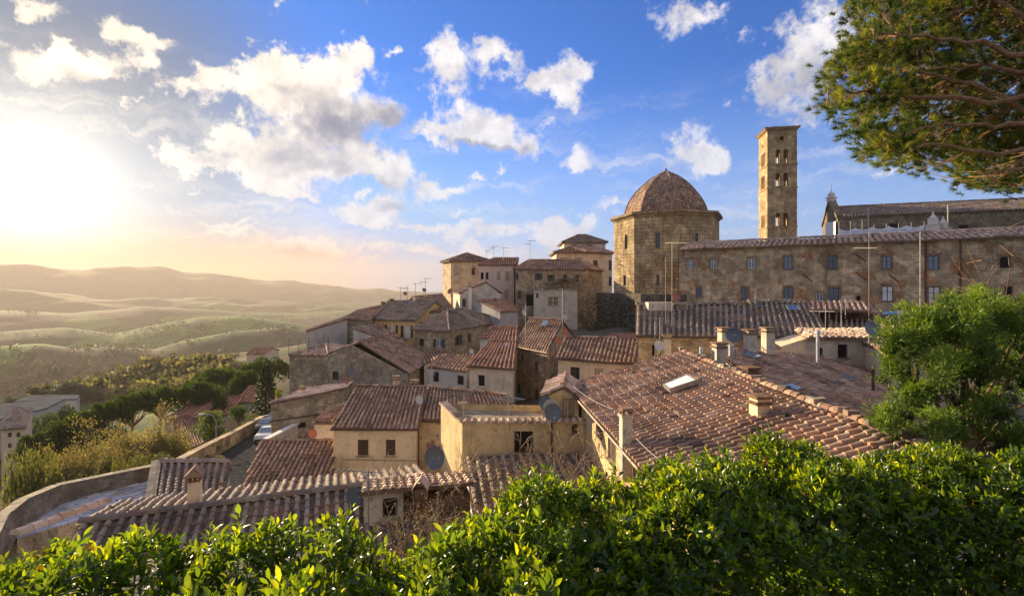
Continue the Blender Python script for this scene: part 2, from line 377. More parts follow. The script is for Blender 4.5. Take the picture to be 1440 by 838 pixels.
M['car_white'] = plain('white_car_paint', (.72, .73, .75), .25, 0, .5, .03)
M['car_grey'] = plain('grey_car_paint', (.16, .17, .18), .25, .3, .5, .03)
M['rubber'] = plain('rubber', (.02, .02, .02), .8)
M['bark'] = plain('bark', (.17, .11, .07), .95, 0, .1, .4, 9)
M['bark_pine'] = plain('pine_bark', (.25, .15, .085), .95, 0, .1, .4, 12)
M['twig'] = plain('dry_twig', (.34, .25, .17), .95, 0, .1, .3, 12)
M['wire'] = plain('pale_cable', (.40, .38, .36), .7)
M['parapet'] = stone('dark_parapet', (.34, .29, .25), (.22, .19, .165), (.30, .27, .23), .45, .2, .025, (.08, .07, .065), .6, .06)  # darker than the coping, painting the shade of the faces into the stone
M['brick_pale'] = stone('pale_brick', (.56, .36, .24), (.44, .27, .18), (.50, .44, .35), .26, .085, .012, (.12, .08, .06), .25, .01)
M['cap_stone'] = stone('coping_stone', (.52, .45, .36), (.38, .32, .25), (.3, .26, .2), .6, .5, .02, (.13, .11, .08), .5, .05)
M['shedroof'] = plain('grey_sheet_roof', (.13, .13, .135), 1.0, 0, 0.0, .2, .3)
m, t = newmat('glass'); b = finish(t, (.02, .03, .045), .06, spec=.8); M['glass'] = m
m, t = newmat('sky_glass'); b = finish(t, (.10, .16, .24), .06, spec=1.0); M['skylight'] = m
def leaf_mat(name, sat=1.0, trans=.4, rough=.5, spec=.35, tcol=(1.25, 1.2, .5)):
    m, t = newmat(name); at = t.n('ShaderNodeAttribute', attribute_name='tint').outputs[0]
    p = t.n('ShaderNodeBsdfPrincipled'); t.set(p.inputs['Base Color'], at); p.inputs['Roughness'].default_value = rough
    p.inputs['Specular IOR Level'].default_value = spec
    tr = t.n('ShaderNodeBsdfTranslucent'); t.set(tr.inputs['Color'], t.mix(1.0, at, tcol, 'MULTIPLY'))
    mx = t.n('ShaderNodeMixShader', x0=trans, x1=p, x2=tr); t.n('ShaderNodeOutputMaterial', i_Surface=mx); return m
M['laurel'] = leaf_mat('laurel_leaf', trans=.5, rough=.3, spec=.5, tcol=(4.6, 3.2, .4))
M['needle'] = leaf_mat('pine_needle', trans=.4, rough=.5, tcol=(2.2, 1.9, .6))
M['spray'] = leaf_mat('cypress_spray', trans=.3, rough=.6, tcol=(1.8, 1.7, .6))
M['foliage'] = leaf_mat('tree_foliage', trans=.35, rough=.6, tcol=(1.7, 1.6, .6))

# ------------------------------------------------------------------ terrain
CTRL = [(0,0,-1.75),(3,2,-2.6),(-3,2,-2.6),(6,3,-3.4),(5,1.5,-3.0),(0,-20,-1.5),(20,-10,-1.5),(-20,-10,-2),(4,6,-3.2),(-4,6,-3.6),(9,7,-4),(14,8,-4),(0,9,-8),(-8,10,-10),(8,12,-7),(16,14,-6),
 (-8,17,-12.3),(-14,16,-12.5),(-18,22,-12.5),(0,20,-10.8),(6,19,-9.5),(15,22,-8),(24,26,-6),(-7,30,-13.2),(0,32,-12.5),(10,36,-9),(20,38,-8.5),(5,46,-11),(30,44,-7),
 (-5,48,-12.5),(-15,54,-14),(-20,46,-15.3),(-8,64,-12),(3,60,-10),(25,64,-7),(45,52,-6),(25,80,-4),(9,84,-7),(-10,100,-7),(14,106,-3),(60,100,-2),(60,60,-4),(55,110,-1),
 (-22,74,-15),(-16,85,-12),(-28,60,-18),(-32,45,-20),(-28,33,-17),(-36,56,-23),(-40,66,-25),(-48,88,-30),(-30,24,-19),(-48,40,-28),(-40,15,-22),(-73,75,-34),(-60,60,-31),
 (-95,110,-36),(-70,120,-36),(-120,180,-41),(-80,170,-42),(-45,120,-34),(-60,140,-38),(-170,200,-50),(-60,250,-36),(-125,280,-34),(-116,280,-32),(-150,280,-40),(-20,200,-30),
 (-186,450,-45),(-225,450,-53),(-300,400,-85),(-260,260,-68),(-350,330,-100),(-400,480,-120),(40,200,-20),(100,150,-10),(150,300,-40),(0,400,-50),(200,100,-10),(100,-80,-5),(-100,-60,-30),(-150,40,-60)]
CT = np.array(CTRL, dtype=float)
ROAD = np.array([(-18.2, 22.5, -11.9), (-18.9, 29, -12.4), (-22.0, 40, -13.9), (-25.2, 51, -15.6), (-30, 66, -18.0), (-38, 88, -23)])
PIN = (0.18, 0.36)
def smooth(a, b, x):
    t_ = np.clip((x - a) / (b - a), 0, 1); return t_ * t_ * (3 - 2 * t_)
RIDGES = [  # distance, half width, crest heights as (px, py) on the photograph
    (4300, 800, [(-400, 380), (-100, 376), (0, 373), (40, 372), (70, 377), (115, 380), (135, 376), (200, 377), (225, 375), (260, 381), (300, 387), (350, 391), (400, 395), (450, 401), (500, 405), (560, 409), (700, 412), (1440, 415)]),
    (3000, 520, [(-400, 412), (0, 410), (120, 418), (240, 422), (300, 419), (400, 424), (480, 428), (560, 426), (1440, 425)]),
    (2200, 420, [(-400, 435), (0, 436), (100, 440), (200, 431), (300, 437), (420, 440), (520, 437), (1440, 440)]),
    (1450, 300, [(-400, 470), (0, 466), (90, 461), (160, 470), (215, 458), (280, 447), (345, 444), (430, 457), (500, 470), (1440, 480)]),
    (950, 210, [(-400, 490), (0, 486), (60, 483), (110, 490), (165, 487), (215, 492), (260, 480), (330, 468), (400, 461), (440, 470), (1440, 500)])]
def terrain(x, y):
    x = np.asarray(x, dtype=float); y = np.asarray(y, dtype=float)
    d2 = (x[..., None] - CT[:, 0]) ** 2 + (y[..., None] - CT[:, 1]) ** 2
    wt = 1 / (d2 + .5) ** 1.9
    zn = (wt * CT[:, 2]).sum(-1) / wt.sum(-1)
    r = np.hypot(x, y); a = np.arctan2(x, y); ca = np.maximum(np.cos(a), .3)
    px = CX + F * np.tan(np.clip(a, -1.15, 1.15))
    nz = np.sin(x * .0061 + 1.3 * np.sin(y * .0043)) * np.cos(y * .0057 + .7 * np.sin(x * .0037)) + .5 * np.sin(x * .0153 + y * .011 + 2 * np.sin(y * .006)) + .3 * np.sin(x * .031 - y * .027 + 1.5 * np.sin(x * .013))
    fb = np.zeros_like(x); g_ = np.random.default_rng(3)
    for o_ in range(34):
        fr = .0035 * 1.11 ** o_; th = g_.uniform(0, 6.28); ph = g_.uniform(0, 6.28, 2)
        u_ = x * np.cos(th) + y * np.sin(th); v_ = -x * np.sin(th) + y * np.cos(th)
        fb += np.sin(u_ * fr * 6.28 / 2.2 + ph[0] + 1.2 * np.sin(v_ * fr * 2.1 + ph[1])) * (.0035 / fr) ** .95
    zf = -205 + 12 * nz
    for (r0, wd, tb) in RIDGES:
        tb = np.array(tb, dtype=float)
        cr = (HY - np.interp(px, tb[:, 0], tb[:, 1])) / F * r0 * ca
        g = np.exp(-np.abs((r - r0) / wd) ** 1.7) if r0 > 2000 else np.exp(-np.abs((r - r0) / wd) ** 2)
        zf = np.maximum(zf, -205 + (cr + 205) * g + (6 + 10 * (r0 > 2500)) * nz * (1 - g) * g * 4)
    zf = zf + fb * (1.1 + 3.0 * smooth(900, 3600, r)) * smooth(560, 1000, r) * np.where(r > 2700, .9, .45)
    k = smooth(330, 760, r)
    z = zn * (1 - k) + zf * k
    # level the ground under the road
    best = np.full(x.shape, 1e9); zr = np.zeros(x.shape)
    for p, q in zip(ROAD[:-1], ROAD[1:]):
        dx, dy = q[0] - p[0], q[1] - p[1]; L2 = dx * dx + dy * dy
        t_ = np.clip(((x - p[0]) * dx + (y - p[1]) * dy) / L2, 0, 1)
        dd = np.hypot(x - p[0] - t_ * dx, y - p[1] - t_ * dy); zz = p[2] + t_ * (q[2] - p[2])
        zr = np.where(dd < best, zz, zr); best = np.minimum(best, dd)
    kk = 1 - smooth(5.3, 7.0, best)
    return z * (1 - kk) + (zr - .06) * kk
def tz(x, y): return float(terrain(np.array([x]), np.array([y]))[0])

rad = np.concatenate([[0.01], np.geomspace(1.2, 60, 110), np.geomspace(60.5, 700, 150), np.geomspace(704, 5400, 170)])
ang = np.concatenate([np.radians(np.arange(-62, 62, .33)), np.radians(np.arange(62, 298, 3.0))])
RR, AA = np.meshgrid(rad, ang, indexing='ij')
gx, gy = RR * np.sin(AA), RR * np.cos(AA)
gz = terrain(gx, gy)
V = np.stack([gx, gy, gz], -1).reshape(-1, 3)
nr, na = len(rad), len(ang)
ii, jj = np.meshgrid(np.arange(nr - 1), np.arange(na), indexing='ij')
a_ = ii * na + jj; b_ = ii * na + (jj + 1) % na; c_ = (ii + 1) * na + (jj + 1) % na; d_ = (ii + 1) * na + jj
m, t = newmat('land')
geo = t.n('ShaderNodeNewGeometry').outputs['Position']
dist = t.v('LENGTH', geo)
vor = t.n('ShaderNodeTexVoronoi', feature='F1'); t.set(vor.inputs['Vector'], t.v('ADD', t.v('MULTIPLY', geo, (1, .6, 0)), t.v('SCALE', t.noise(geo, .004, 3, .5, col=True), 160)))
vor.inputs['Scale'].default_value = .0075
sepc = t.n('ShaderNodeSeparateXYZ', x0=vor.outputs['Color']).outputs
fieldc = t.mix(t.ramp(sepc[0], .25, .5), (.04, .13, .018), (.12, .21, .03))
fieldc = t.mix(t.ramp(sepc[1], .62, .7), fieldc, (.10, .085, .05))
fieldc = t.mix(t.ramp(sepc[2], .74, .8), fieldc, (.035, .065, .022))
fieldc = t.mix(t.m('MULTIPLY', t.ramp(t.noise(geo, .009, 7, .68), .48, .62), .55), fieldc, (.022, .036, .018))
ve = t.n('ShaderNodeTexVoronoi', feature='DISTANCE_TO_EDGE'); t.set(ve.inputs['Vector'], t.v('ADD', t.v('MULTIPLY', geo, (1, .6, 0)), t.v('SCALE', t.noise(geo, .004, 3, .5, col=True), 160))); ve.inputs['Scale'].default_value = .0075
fieldc = t.mix(t.m('MULTIPLY', t.ramp(ve.outputs[0], .05, .02), t.ramp(t.noise(geo, .011, 4, .6), .40, .52)), fieldc, (.02, .032, .016))
fieldc = t.mix(t.ramp(dist, 2300, 3600), fieldc, t.mix(.55, fieldc, (.035, .04, .03)))
stripe = t.n('ShaderNodeTexWave', i_Scale=.06); t.set(stripe.inputs['Vector'], geo); stripe.inputs['Distortion'].default_value = 6
fieldc = t.mix(t.m('MULTIPLY', stripe.outputs[1], .18), fieldc, (.17, .2, .06))
nearc = t.mix(t.ramp(t.noise(geo, .12, 6, .65), .38, .62), (.045, .085, .022), (.11, .125, .04))
nearc = t.mix(t.ramp(t.noise(geo, .5, 6, .7), .52, .66), nearc, (.09, .075, .05))
br_ = t.m('MULTIPLY', t.ramp(dist, 200, 235), t.ramp(dist, 395, 355))
sx = t.n('ShaderNodeSeparateXYZ', x0=geo).outputs
town = t.m('MULTIPLY', t.ramp(t.m('ADD', sx[0], t.m('MULTIPLY', sx[1], .22)), -16, -11), t.m('MULTIPLY', t.ramp(dist, 160, 130), t.ramp(dist, 6, 8)))
nearc = t.mix(t.m('MULTIPLY', town, .92), nearc, t.mix(t.ramp(t.noise(geo, .9, 6, .7), .4, .6), (.10, .085, .07), (.16, .14, .115)))
nearc = t.mix(br_, nearc, t.mix(t.ramp(t.noise(geo, .05, 6, .7), .40, .58), (.17, .105, .07), (.08, .09, .04)))
fc = t.mix(t.ramp(dist, 355, 420), nearc, fieldc)
finish(t, fc, .95, t.noise(geo, .3, 6, .7), .8, .5, .1)
M['land'] = m
ter = np_mesh('terrain', V, [np.stack([d_, c_, b_, a_], -1).reshape(-1, 4)], m, smooth=True)
tag(ter, kind='structure')

# haze: one closed box of even, thin air
hz = MB(); hz.box(Vector((0, 0, 0)), Vector((1, 0, 0)), Vector((0, 1, 0)), Vector((0, 0, 1)), (-5600, 5600), (-5600, 5600), (-245, 235))
m = bpy.data.materials.new('haze_air'); m.use_nodes = True; t = NT(m.node_tree)
pv = t.n('ShaderNodeVolumePrincipled'); pv.inputs['Color'].default_value = (.55, .48, .46, 1); pv.inputs['Density'].default_value = 1.95e-4
pv.inputs['Anisotropy'].default_value = .3
t.n('ShaderNodeOutputMaterial', i_Volume=pv)
hzo = hz.build('haze', m); tag(hzo, kind='stuff')

# road
def strip(name, pts, w0, w1, mat, lift=.0, kind='structure'):
    mb = MB(); prev = None
    P3 = []
    for p, q in zip(pts[:-1], pts[1:]):
        for k in range(8): P3.append(Vector(p) * (1 - k / 8) + Vector(q) * (k / 8))
    P3.append(Vector(pts[-1]))
    for i, p in enumerate(P3):
        tdir = (P3[min(i + 1, len(P3) - 1)] - P3[max(i - 1, 0)]); n = Vector((tdir.y, -tdir.x, 0)).normalized()
        a, b = p + n * w0, p + n * w1; a.z = b.z = p.z + lift
        if prev: mb.face([prev[0], prev[1], b, a])
        prev = (a, b)
    o = mb.build(name, mat); tag(o, kind=kind); return o
strip('road', [tuple(p) for p in ROAD], -2.5, 5.2, M['asphalt'], .02)

# ------------------------------------------------------------------ building helpers
UP = Vector((0, 0, 1))
PAL = {  # clay tile colours: (base list)
    'red': [(.36, .16, .10), (.44, .23, .15), (.30, .13, .085), (.48, .30, .21), (.38, .19, .13)],
    'brown': [(.34, .20, .135), (.42, .28, .20), (.22, .13, .095), (.48, .36, .27), (.30, .185, .13), (.42, .23, .14), (.16, .105, .085)],
    'grey': [(.30, .23, .18), (.24, .19, .155), (.36, .29, .23), (.27, .19, .14), (.19, .15, .13)],
    'pale': [(.58, .42, .32), (.52, .36, .27), (.46, .30, .22), (.62, .48, .38)],
    'slate': [(.40, .43, .48), (.50, .53, .58), (.34, .36, .40)],  # grey slate with the blue of shade and sky sheen put into its colour
    'slab': [(.30, .23, .19), (.36, .28, .22), (.25, .19, .16)]}
def vary(c, a=.16):
    k = 1 + rng.uniform(-a, a); return (c[0] * k, c[1] * k * rng.uniform(.95, 1.05), c[2] * k * rng.uniform(.93, 1.07))
def inset_poly_cols(pts2, u):
    """v range of a convex polygon at abscissa u"""
    lo, hi = 1e9, -1e9
    n = len(pts2)
    for i in range(n):
        (u0, v0), (u1, v1) = pts2[i], pts2[(i + 1) % n]
        if abs(u1 - u0) < 1e-6: continue
        t_ = (u - u0) / (u1 - u0)
        if -1e-6 <= t_ <= 1 + 1e-6:
            v = v0 + t_ * (v1 - v0); lo = min(lo, v); hi = max(hi, v)
    return lo, hi
def tiles(mb, poly, sp=.36, ln=.40, pal='brown', seg=4, flat=False, wob=.015, along=None):
    """cover-and-pan clay tiles over a planar polygon whose first edge is the eave; along = down-slope direction override"""
    pal = PAL[pal]; p0 = poly[0]; pmean = tuple(sum(q[i] for q in pal) / len(pal) for i in range(3))
    c = Vector((0, 0, 0))
    n = Vector((0, 0, 0))
    for i in range(len(poly)):
        a, b = poly[i], poly[(i + 1) % len(poly)]
        n += (a - p0).cross(b - p0)
    n.normalize()
    if n.z < 0: n = -n
    if along is None:
        u = (poly[1] - poly[0]).normalized(); u = (u - n * u.dot(n)).normalized(); v = n.cross(u)
        if v.dot(sum(poly[2:], Vector((0, 0, 0))) / len(poly[2:]) - p0) < 0: v = -v
    else:
        v = -(along - n * along.dot(n)).normalized(); u = v.cross(n)
    q = [((p - p0).dot(u), (p - p0).dot(v)) for p in poly]
    bil = along is None and len(poly) == 4 and max(abs((p - p0).dot(n)) for p in poly) > .04
    if bil:   # warped old roof: follow the surface between the four corners
        e0, e1, r1, r0 = poly; LU, LV = (e1 - e0).length * .5 + (r1 - r0).length * .5, (r0 - e0).length * .5 + (r1 - e1).length * .5
        q = [(0, 0), (LU, 0), (LU, LV), (0, LV)]
    umin, umax = min(a for a, _ in q), max(a for a, _ in q)
    nc = max(1, int(round((umax - umin) / sp))); spx = (umax - umin) / nc
    def W(uu, vv, h):
        if bil: return (e0 + (e1 - e0) * (uu / LU)) * (1 - vv / LV) + (r0 + (r1 - r0) * (uu / LU)) * (vv / LV) + UP * (h + .028 * math.sin(uu * 1.1 + vv * .8) + .02 * math.sin(vv * 2.3 - uu * .6 + 1))
        return p0 + u * uu + v * vv + n * (h + .02 * math.sin(uu * 1.3 + vv * .9 + p0.x) + .016 * math.sin(vv * 2.1 - uu * .8))
    for ci in range(nc):
        uc = umin + (ci + .5) * spx; du = rng.uniform(-wob, wob)
        v0, v1 = inset_poly_cols(q, min(max(uc, umin + 1e-4), umax - 1e-4))
        if v1 - v0 < .05: continue
        k = max(1, int(round((v1 - v0) / ln))); step = (v1 - v0) / k; ph = rng.uniform(-.05, .05)
        for j in range(k):
            va, vb = v0 + j * step + (ph if j else -.03), v0 + (j + 1) * step + .05
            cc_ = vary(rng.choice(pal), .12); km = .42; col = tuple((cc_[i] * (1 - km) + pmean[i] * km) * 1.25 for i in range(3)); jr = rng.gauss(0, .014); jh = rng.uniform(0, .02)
            if rng.random() < .02: jr *= 4; jh += .02; col = tuple(q * .55 for q in col)
            if flat:
                mb.cur = col; h = .02 + jh
                a, b = uc - spx * .49, uc + spx * .49
                mb.face([W(a, va, h + .02), W(b, va, h + .02), W(b, vb, h - .012), W(a, vb, h - .012)])
                mb.face([W(a, va, h - .03), W(b, va, h - .03), W(b, va, h + .02), W(a, va, h + .02)])
                continue
            # pan, darkened in colour for channel shade as well as grime
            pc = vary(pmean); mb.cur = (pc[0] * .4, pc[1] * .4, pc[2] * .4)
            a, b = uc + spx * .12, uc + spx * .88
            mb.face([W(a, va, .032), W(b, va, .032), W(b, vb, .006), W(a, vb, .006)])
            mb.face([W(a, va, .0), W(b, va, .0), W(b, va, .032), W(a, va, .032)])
            # cover, tapering up the slope
            mb.cur = col
            ra, rb = spx * .29, spx * .24
            pa, pb = [], []
            for g in range(seg + 1):
                th = math.pi * g / seg
                pa.append(W(uc + du + jr - math.cos(th) * ra, va, .03 + jh + math.sin(th) * ra * 1.15))
                pb.append(W(uc + du + jr * .5 - math.cos(th) * rb, vb, .01 + math.sin(th) * rb * 1.15))
            for g in range(seg): mb.face([pa[g], pa[g + 1], pb[g + 1], pb[g]])
            mb.face(list(reversed(pa)))
def ridge(mb, a, b, pal='brown', r=.15, ln=.4, lift=.05):
    a, b = Vector(a), Vector(b); d = b - a; k = max(1, int(d.length / ln)); d /= k
    s = d.cross(UP).normalized(); n = s.cross(d).normalized()
    for j in range(k):
        mb.cur = vary(rng.choice(PAL[pal])); o = a + d * j + UP * (lift + rng.uniform(-.012, .02)); o2 = o + d * 1.1
        pa = [o + s * math.cos(t_) * r * 1.12 + n * (math.sin(t_) * r * 1.1 + .02) for t_ in (0, .79, 1.57, 2.36, 3.14)]
        pb = [o2 + s * math.cos(t_) * r * .95 + n * math.sin(t_) * r for t_ in (0, .79, 1.57, 2.36, 3.14)]
        for g in range(4): mb.face([pa[g], pb[g], pb[g + 1], pa[g + 1]])
        mb.face(pa)
def slab(mb, poly, th=.14):
    mb.cur = (.20, .13, .09)
    n = Vector((0, 0, 0))
    for i in range(len(poly)): n += (poly[i] - poly[0]).cross(poly[(i + 1) % len(poly)] - poly[0])
    if n.z < 0: poly = list(reversed(poly))
    lo = [p - UP * th for p in poly]
    nn = n.normalized()
    if len(poly) == 4 and max(abs((p - poly[0]).dot(nn)) for p in poly) > .04:
        N = 10; f = lambda i, j: (poly[0].lerp(poly[1], i / N)).lerp(poly[3].lerp(poly[2], i / N), j / N)
        for i in range(N):
            for j in range(N): mb.face([f(i, j), f(i + 1, j), f(i + 1, j + 1), f(i, j + 1)])
    else: mb.face(poly)
    mb.face(list(reversed(lo)))
    for i in range(len(poly)):
        j = (i + 1) % len(poly); mb.face([lo[i], lo[j], poly[j], poly[i]])
def roof(parent, polys, ridges=(), pal='brown', sp=.36, ln=.4, seg=4, mat=None, flat=False, name='roof', along=None, th=.14):
    mb = MB()
    for p in polys: slab(mb, [q.copy() for q in p], th)
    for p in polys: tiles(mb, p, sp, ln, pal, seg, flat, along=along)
    for a, b in ridges: ridge(mb, a, b, pal, r=sp * .42)
    return mb.build(name, mat or M['tile'], parent)

SHUT = {'wood': 'wood', 'green': 'green_wood'}
def window(parent, p0, d, n, u0, u1, z0, z1, style='glass', rec=.16, near=False):
    """a window built into an opening of a wall: p0 foot of the wall's plane, d along it, n outward"""
    if u0 > u1: u0, u1 = u1, u0
    fm, pm = M['frame_dark'], M['glass']
    if style in ('white', 'open', 'whiteglass', 'wsky', 'wdark'): fm = M['frame_white']
    if style in ('white', 'open', 'curtain'): pm = M['curtain'] if style != 'open' else M['skylight']
    if style in ('wsky', 'gsky'): pm = M['skylight']
    if style in ('dark', 'shut', 'louvre', 'wdark'): pm = M['black']
    o = Vector((p0[0], p0[1], 0)); w_, h_ = u1 - u0, z1 - z0; b = min(.07, w_ * .12)
    mb = MB(); B = lambda ua, ub, za, zb, na=-rec, nb=-rec + .06: mb.box(o, d, n, UP, (ua, ub), (na, nb), (za, zb))
    B(u0, u0 + b, z0, z1); B(u1 - b, u1, z0, z1); B(u0 + b, u1 - b, z0, z0 + b); B(u0 + b, u1 - b, z1 - b, z1)
    if style in ('glass', 'white', 'open', 'whiteglass', 'curtain', 'wsky', 'gsky'):
        um = (u0 + u1) / 2; B(um - b * .5, um + b * .5, z0 + b, z1 - b)
        if h_ > 1.1:
            for s_ in (0, 1): B(u0 + b if s_ == 0 else um + b * .5, um - b * .5 if s_ == 0 else u1 - b, z0 + h_ * .62, z0 + h_ * .62 + b * .5, -rec + .005, -rec + .05)
    fr = mb.build('window', fm, parent)
    g = MB(); A = lambda u, z: o + d * u + UP * z - n * (rec - .012)
    g.face([A(u0 + b, z0 + b), A(u1 - b, z0 + b), A(u1 - b, z1 - b), A(u0 + b, z1 - b)])
    g.build('pane', pm, fr)
    if style in ('shut', 'louvre'):
        for (ua, ub) in ((u0 + b * .6, (u0 + u1) / 2 - .012), ((u0 + u1) / 2 + .012, u1 - b * .6)):
            s_ = MB(); s_.box(o, d, n, UP, (ua, ub), (-rec + .07, -rec + .10), (z0 + .03, z1 - .03))
            k = max(4, int(h_ / .12))
            for i in range(k):
                zz = z0 + .06 + (h_ - .14) * i / k; s_.box(o, d, n, UP, (ua + .04, ub - .04), (-rec + .10, -rec + .115), (zz, zz + (h_ - .14) / k * .6))
            s_.build('shutter', M['wood'] if style == 'shut' else M['louvre'], fr)
    if style in ('open', 'glass_shut'):
        for (ua, ub) in ((u0 - w_ * .52, u0 - .02), (u1 + .02, u1 + w_ * .52)):
            s_ = MB(); s_.box(o, d, n, UP, (ua, ub), (.01, .05), (z0 - .02, z1 + .02))
            for i in range(6): s_.box(o, d, n, UP, (ua + .04, ub - .04), (.05, .062), (z0 + h_ * (i + .15) / 6.2, z0 + h_ * (i + .7) / 6.2))
            s_.build('shutter', M['green_wood'], fr)
    if near or h_ > .8 and style != 'dark':
        s_ = MB(); s_.box(o, d, n, UP, (u0 - .08, u1 + .08), (-.05, .07), (z0 - .07, z0 - .004)); s_.build('sill', M['cap_stone'], fr)
    if parent.name.startswith('stone_palace'):
        s_ = MB(); q_ = .17
        for (ua, ub, za, zb_) in ((u0 - q_, u0 - .004, z0 - .02, z1 + .26), (u1 + .004, u1 + q_, z0 - .02, z1 + .26), (u0 - .004, u1 + .004, z1 + .004, z1 + .26)): s_.box(o, d, n, UP, (ua, ub), (-.06, .022), (za, zb_))
        s_.build('surround', M['brick_pale'], fr)
    return fr

class Wall:
    """upright wall ring of a building: corners with top heights, openings cut where the windows are"""
    def __init__(s, foot, zb, closed=True):
        # foot: list of (x, y, ztop, [extra (x,y,z) points up to the next corner])
        s.foot = foot; s.zb = zb; s.closed = closed
        pts = [Vector((f[0], f[1])) for f in foot]
        ar = sum(pts[i].x * pts[(i + 1) % len(pts)].y - pts[(i + 1) % len(pts)].x * pts[i].y for i in range(len(pts)))
        s.ccw = ar > 0; s.pts = pts; s.wins = [[] for _ in pts]
    def frame(s, i):
        a, b = s.pts[i], s.pts[(i + 1) % len(s.pts)]
        d = (b - a).normalized(); n = Vector((d.y, -d.x)) if s.ccw else Vector((-d.y, d.x))
        return a, b, d, n
    def hit(s, px, py, only=None):
        best = None
        for i in range(len(s.pts) - (0 if s.closed else 1)):
            if only is not None and i != only: continue
            a, b, d, n = s.frame(i)
            r = Vector(((px - CX) / F, 1)); dn = r.dot(n)
            if dn >= -1e-6 and only is None: continue
            t_ = a.dot(n) / dn; u = (r * t_ - a).dot(d)
            if t_ > 0 and (only is not None or -.05 <= u <= (b - a).length + .05):
                if best is None or t_ < best[0]: best = (t_, i, u, t_ * (HY - py) / F)
        return best
    def add_win(s, x0, y0, x1, y1, style='glass', only=None):
        h = s.hit((x0 + x1) / 2, (y0 + y1) / 2, only)
        if not h: print('window misses', x0, y0); return
        i = h[1]; ha, hb = s.hit(x0, (y0 + y1) / 2, i), s.hit(x1, (y0 + y1) / 2, i)
        z1, z0 = s.hit((x0 + x1) / 2, y0, i)[3], s.hit((x0 + x1) / 2, y1, i)[3]
        a, b, d, n = s.frame(i); L = (b - a).length
        ua, ub = sorted((ha[2], hb[2])); ua, ub = max(ua, .08), min(ub, L - .08)
        if ub - ua < .08: print('narrow', x0, y0); return
        s.wins[i].append((ua, ub, z0, z1, style))
    def build(s, parent, mat, name='wall', near=False, depth=.2):
        mb = MB(); todo = []; uo = 0
        for i in range(len(s.pts) - (0 if s.closed else 1)):
            a, b, d, n = s.frame(i); L = (b - a).length; f, g = s.foot[i], s.foot[(i + 1) % len(s.foot)]
            top = [(0, f[2])] + [((Vector((e[0], e[1])) - a).dot(d), e[2]) for e in (f[3] if len(f) > 3 else [])] + [(L, g[2])]
            low = min(q[1] for q in top)
            def topz(u):
                for (ua, za), (ub, zb_) in zip(top[:-1], top[1:]):
                    if ua - 1e-6 <= u <= ub + 1e-6: return za + (zb_ - za) * (u - ua) / max(ub - ua, 1e-6)
                return low
            wins = [q for q in s.wins[i] if q[3] < topz((q[0] + q[1]) / 2) + .02]
            zr = low if not wins else max(s.zb + .2, min(low, max(q[3] for q in wins) + .08))
            cut = [q for q in wins if q[3] < low - .01]; over = [q for q in wins if q not in cut]
            if low - .01 > s.zb: zr = low
            A = lambda u, z, w=0.0: Vector((a.x + d.x * u + n.x * w, a.y + d.y * u + n.y * w, z))
            us = sorted({0.0, L, *[q[0] for q in cut], *[q[1] for q in cut]}); zs = sorted({s.zb, zr, *[q[2] for q in cut if q[2] > s.zb], *[q[3] for q in cut]})
            for ua, ub in zip(us[:-1], us[1:]):
                for za, zb_ in zip(zs[:-1], zs[1:]):
                    um, zm = (ua + ub) / 2, (za + zb_) / 2
                    if any(q[0] < um < q[1] and q[2] < zm < q[3] for q in cut): continue
                    mb.face([A(ua, za), A(ub, za), A(ub, zb_), A(ua, zb_)], [(uo + ua, za), (uo + ub, za), (uo + ub, zb_), (uo + ua, zb_)])
            if max(q[1] for q in top) > zr + 1e-4:
                pl = [(0, zr), (L, zr)] + [q for q in reversed(top) if q[1] > zr + 1e-4 or 0 < q[0] < L]
                mb.face([A(u, z) for u, z in pl], [(uo + u, z) for u, z in pl])
            for q in cut:
                for (p1, p2) in (((q[0], q[2]), (q[0], q[3])), ((q[1], q[3]), (q[1], q[2])), ((q[0], q[3]), (q[1], q[3])), ((q[1], q[2]), (q[0], q[2]))):
                    mb.face([A(*p1), A(*p2), A(*p2, -depth), A(*p1, -depth)], [(p1[0], p1[1]), (p2[0], p2[1]), (p2[0] + .2, p2[1]), (p1[0] + .2, p1[1])])
                todo.append((a, d, n, q, .16))
            for q in over: todo.append((a, d, n, q, -.03))
            uo += L
        w_ = mb.build(name, mat, parent)
        for a, d, n, q, rec in todo:
            window(parent, a, Vector((d.x, d.y, 0)), Vector((n.x, n.y, 0)), q[0], q[1], q[2], q[3], q[4], rec, near)
        return w_

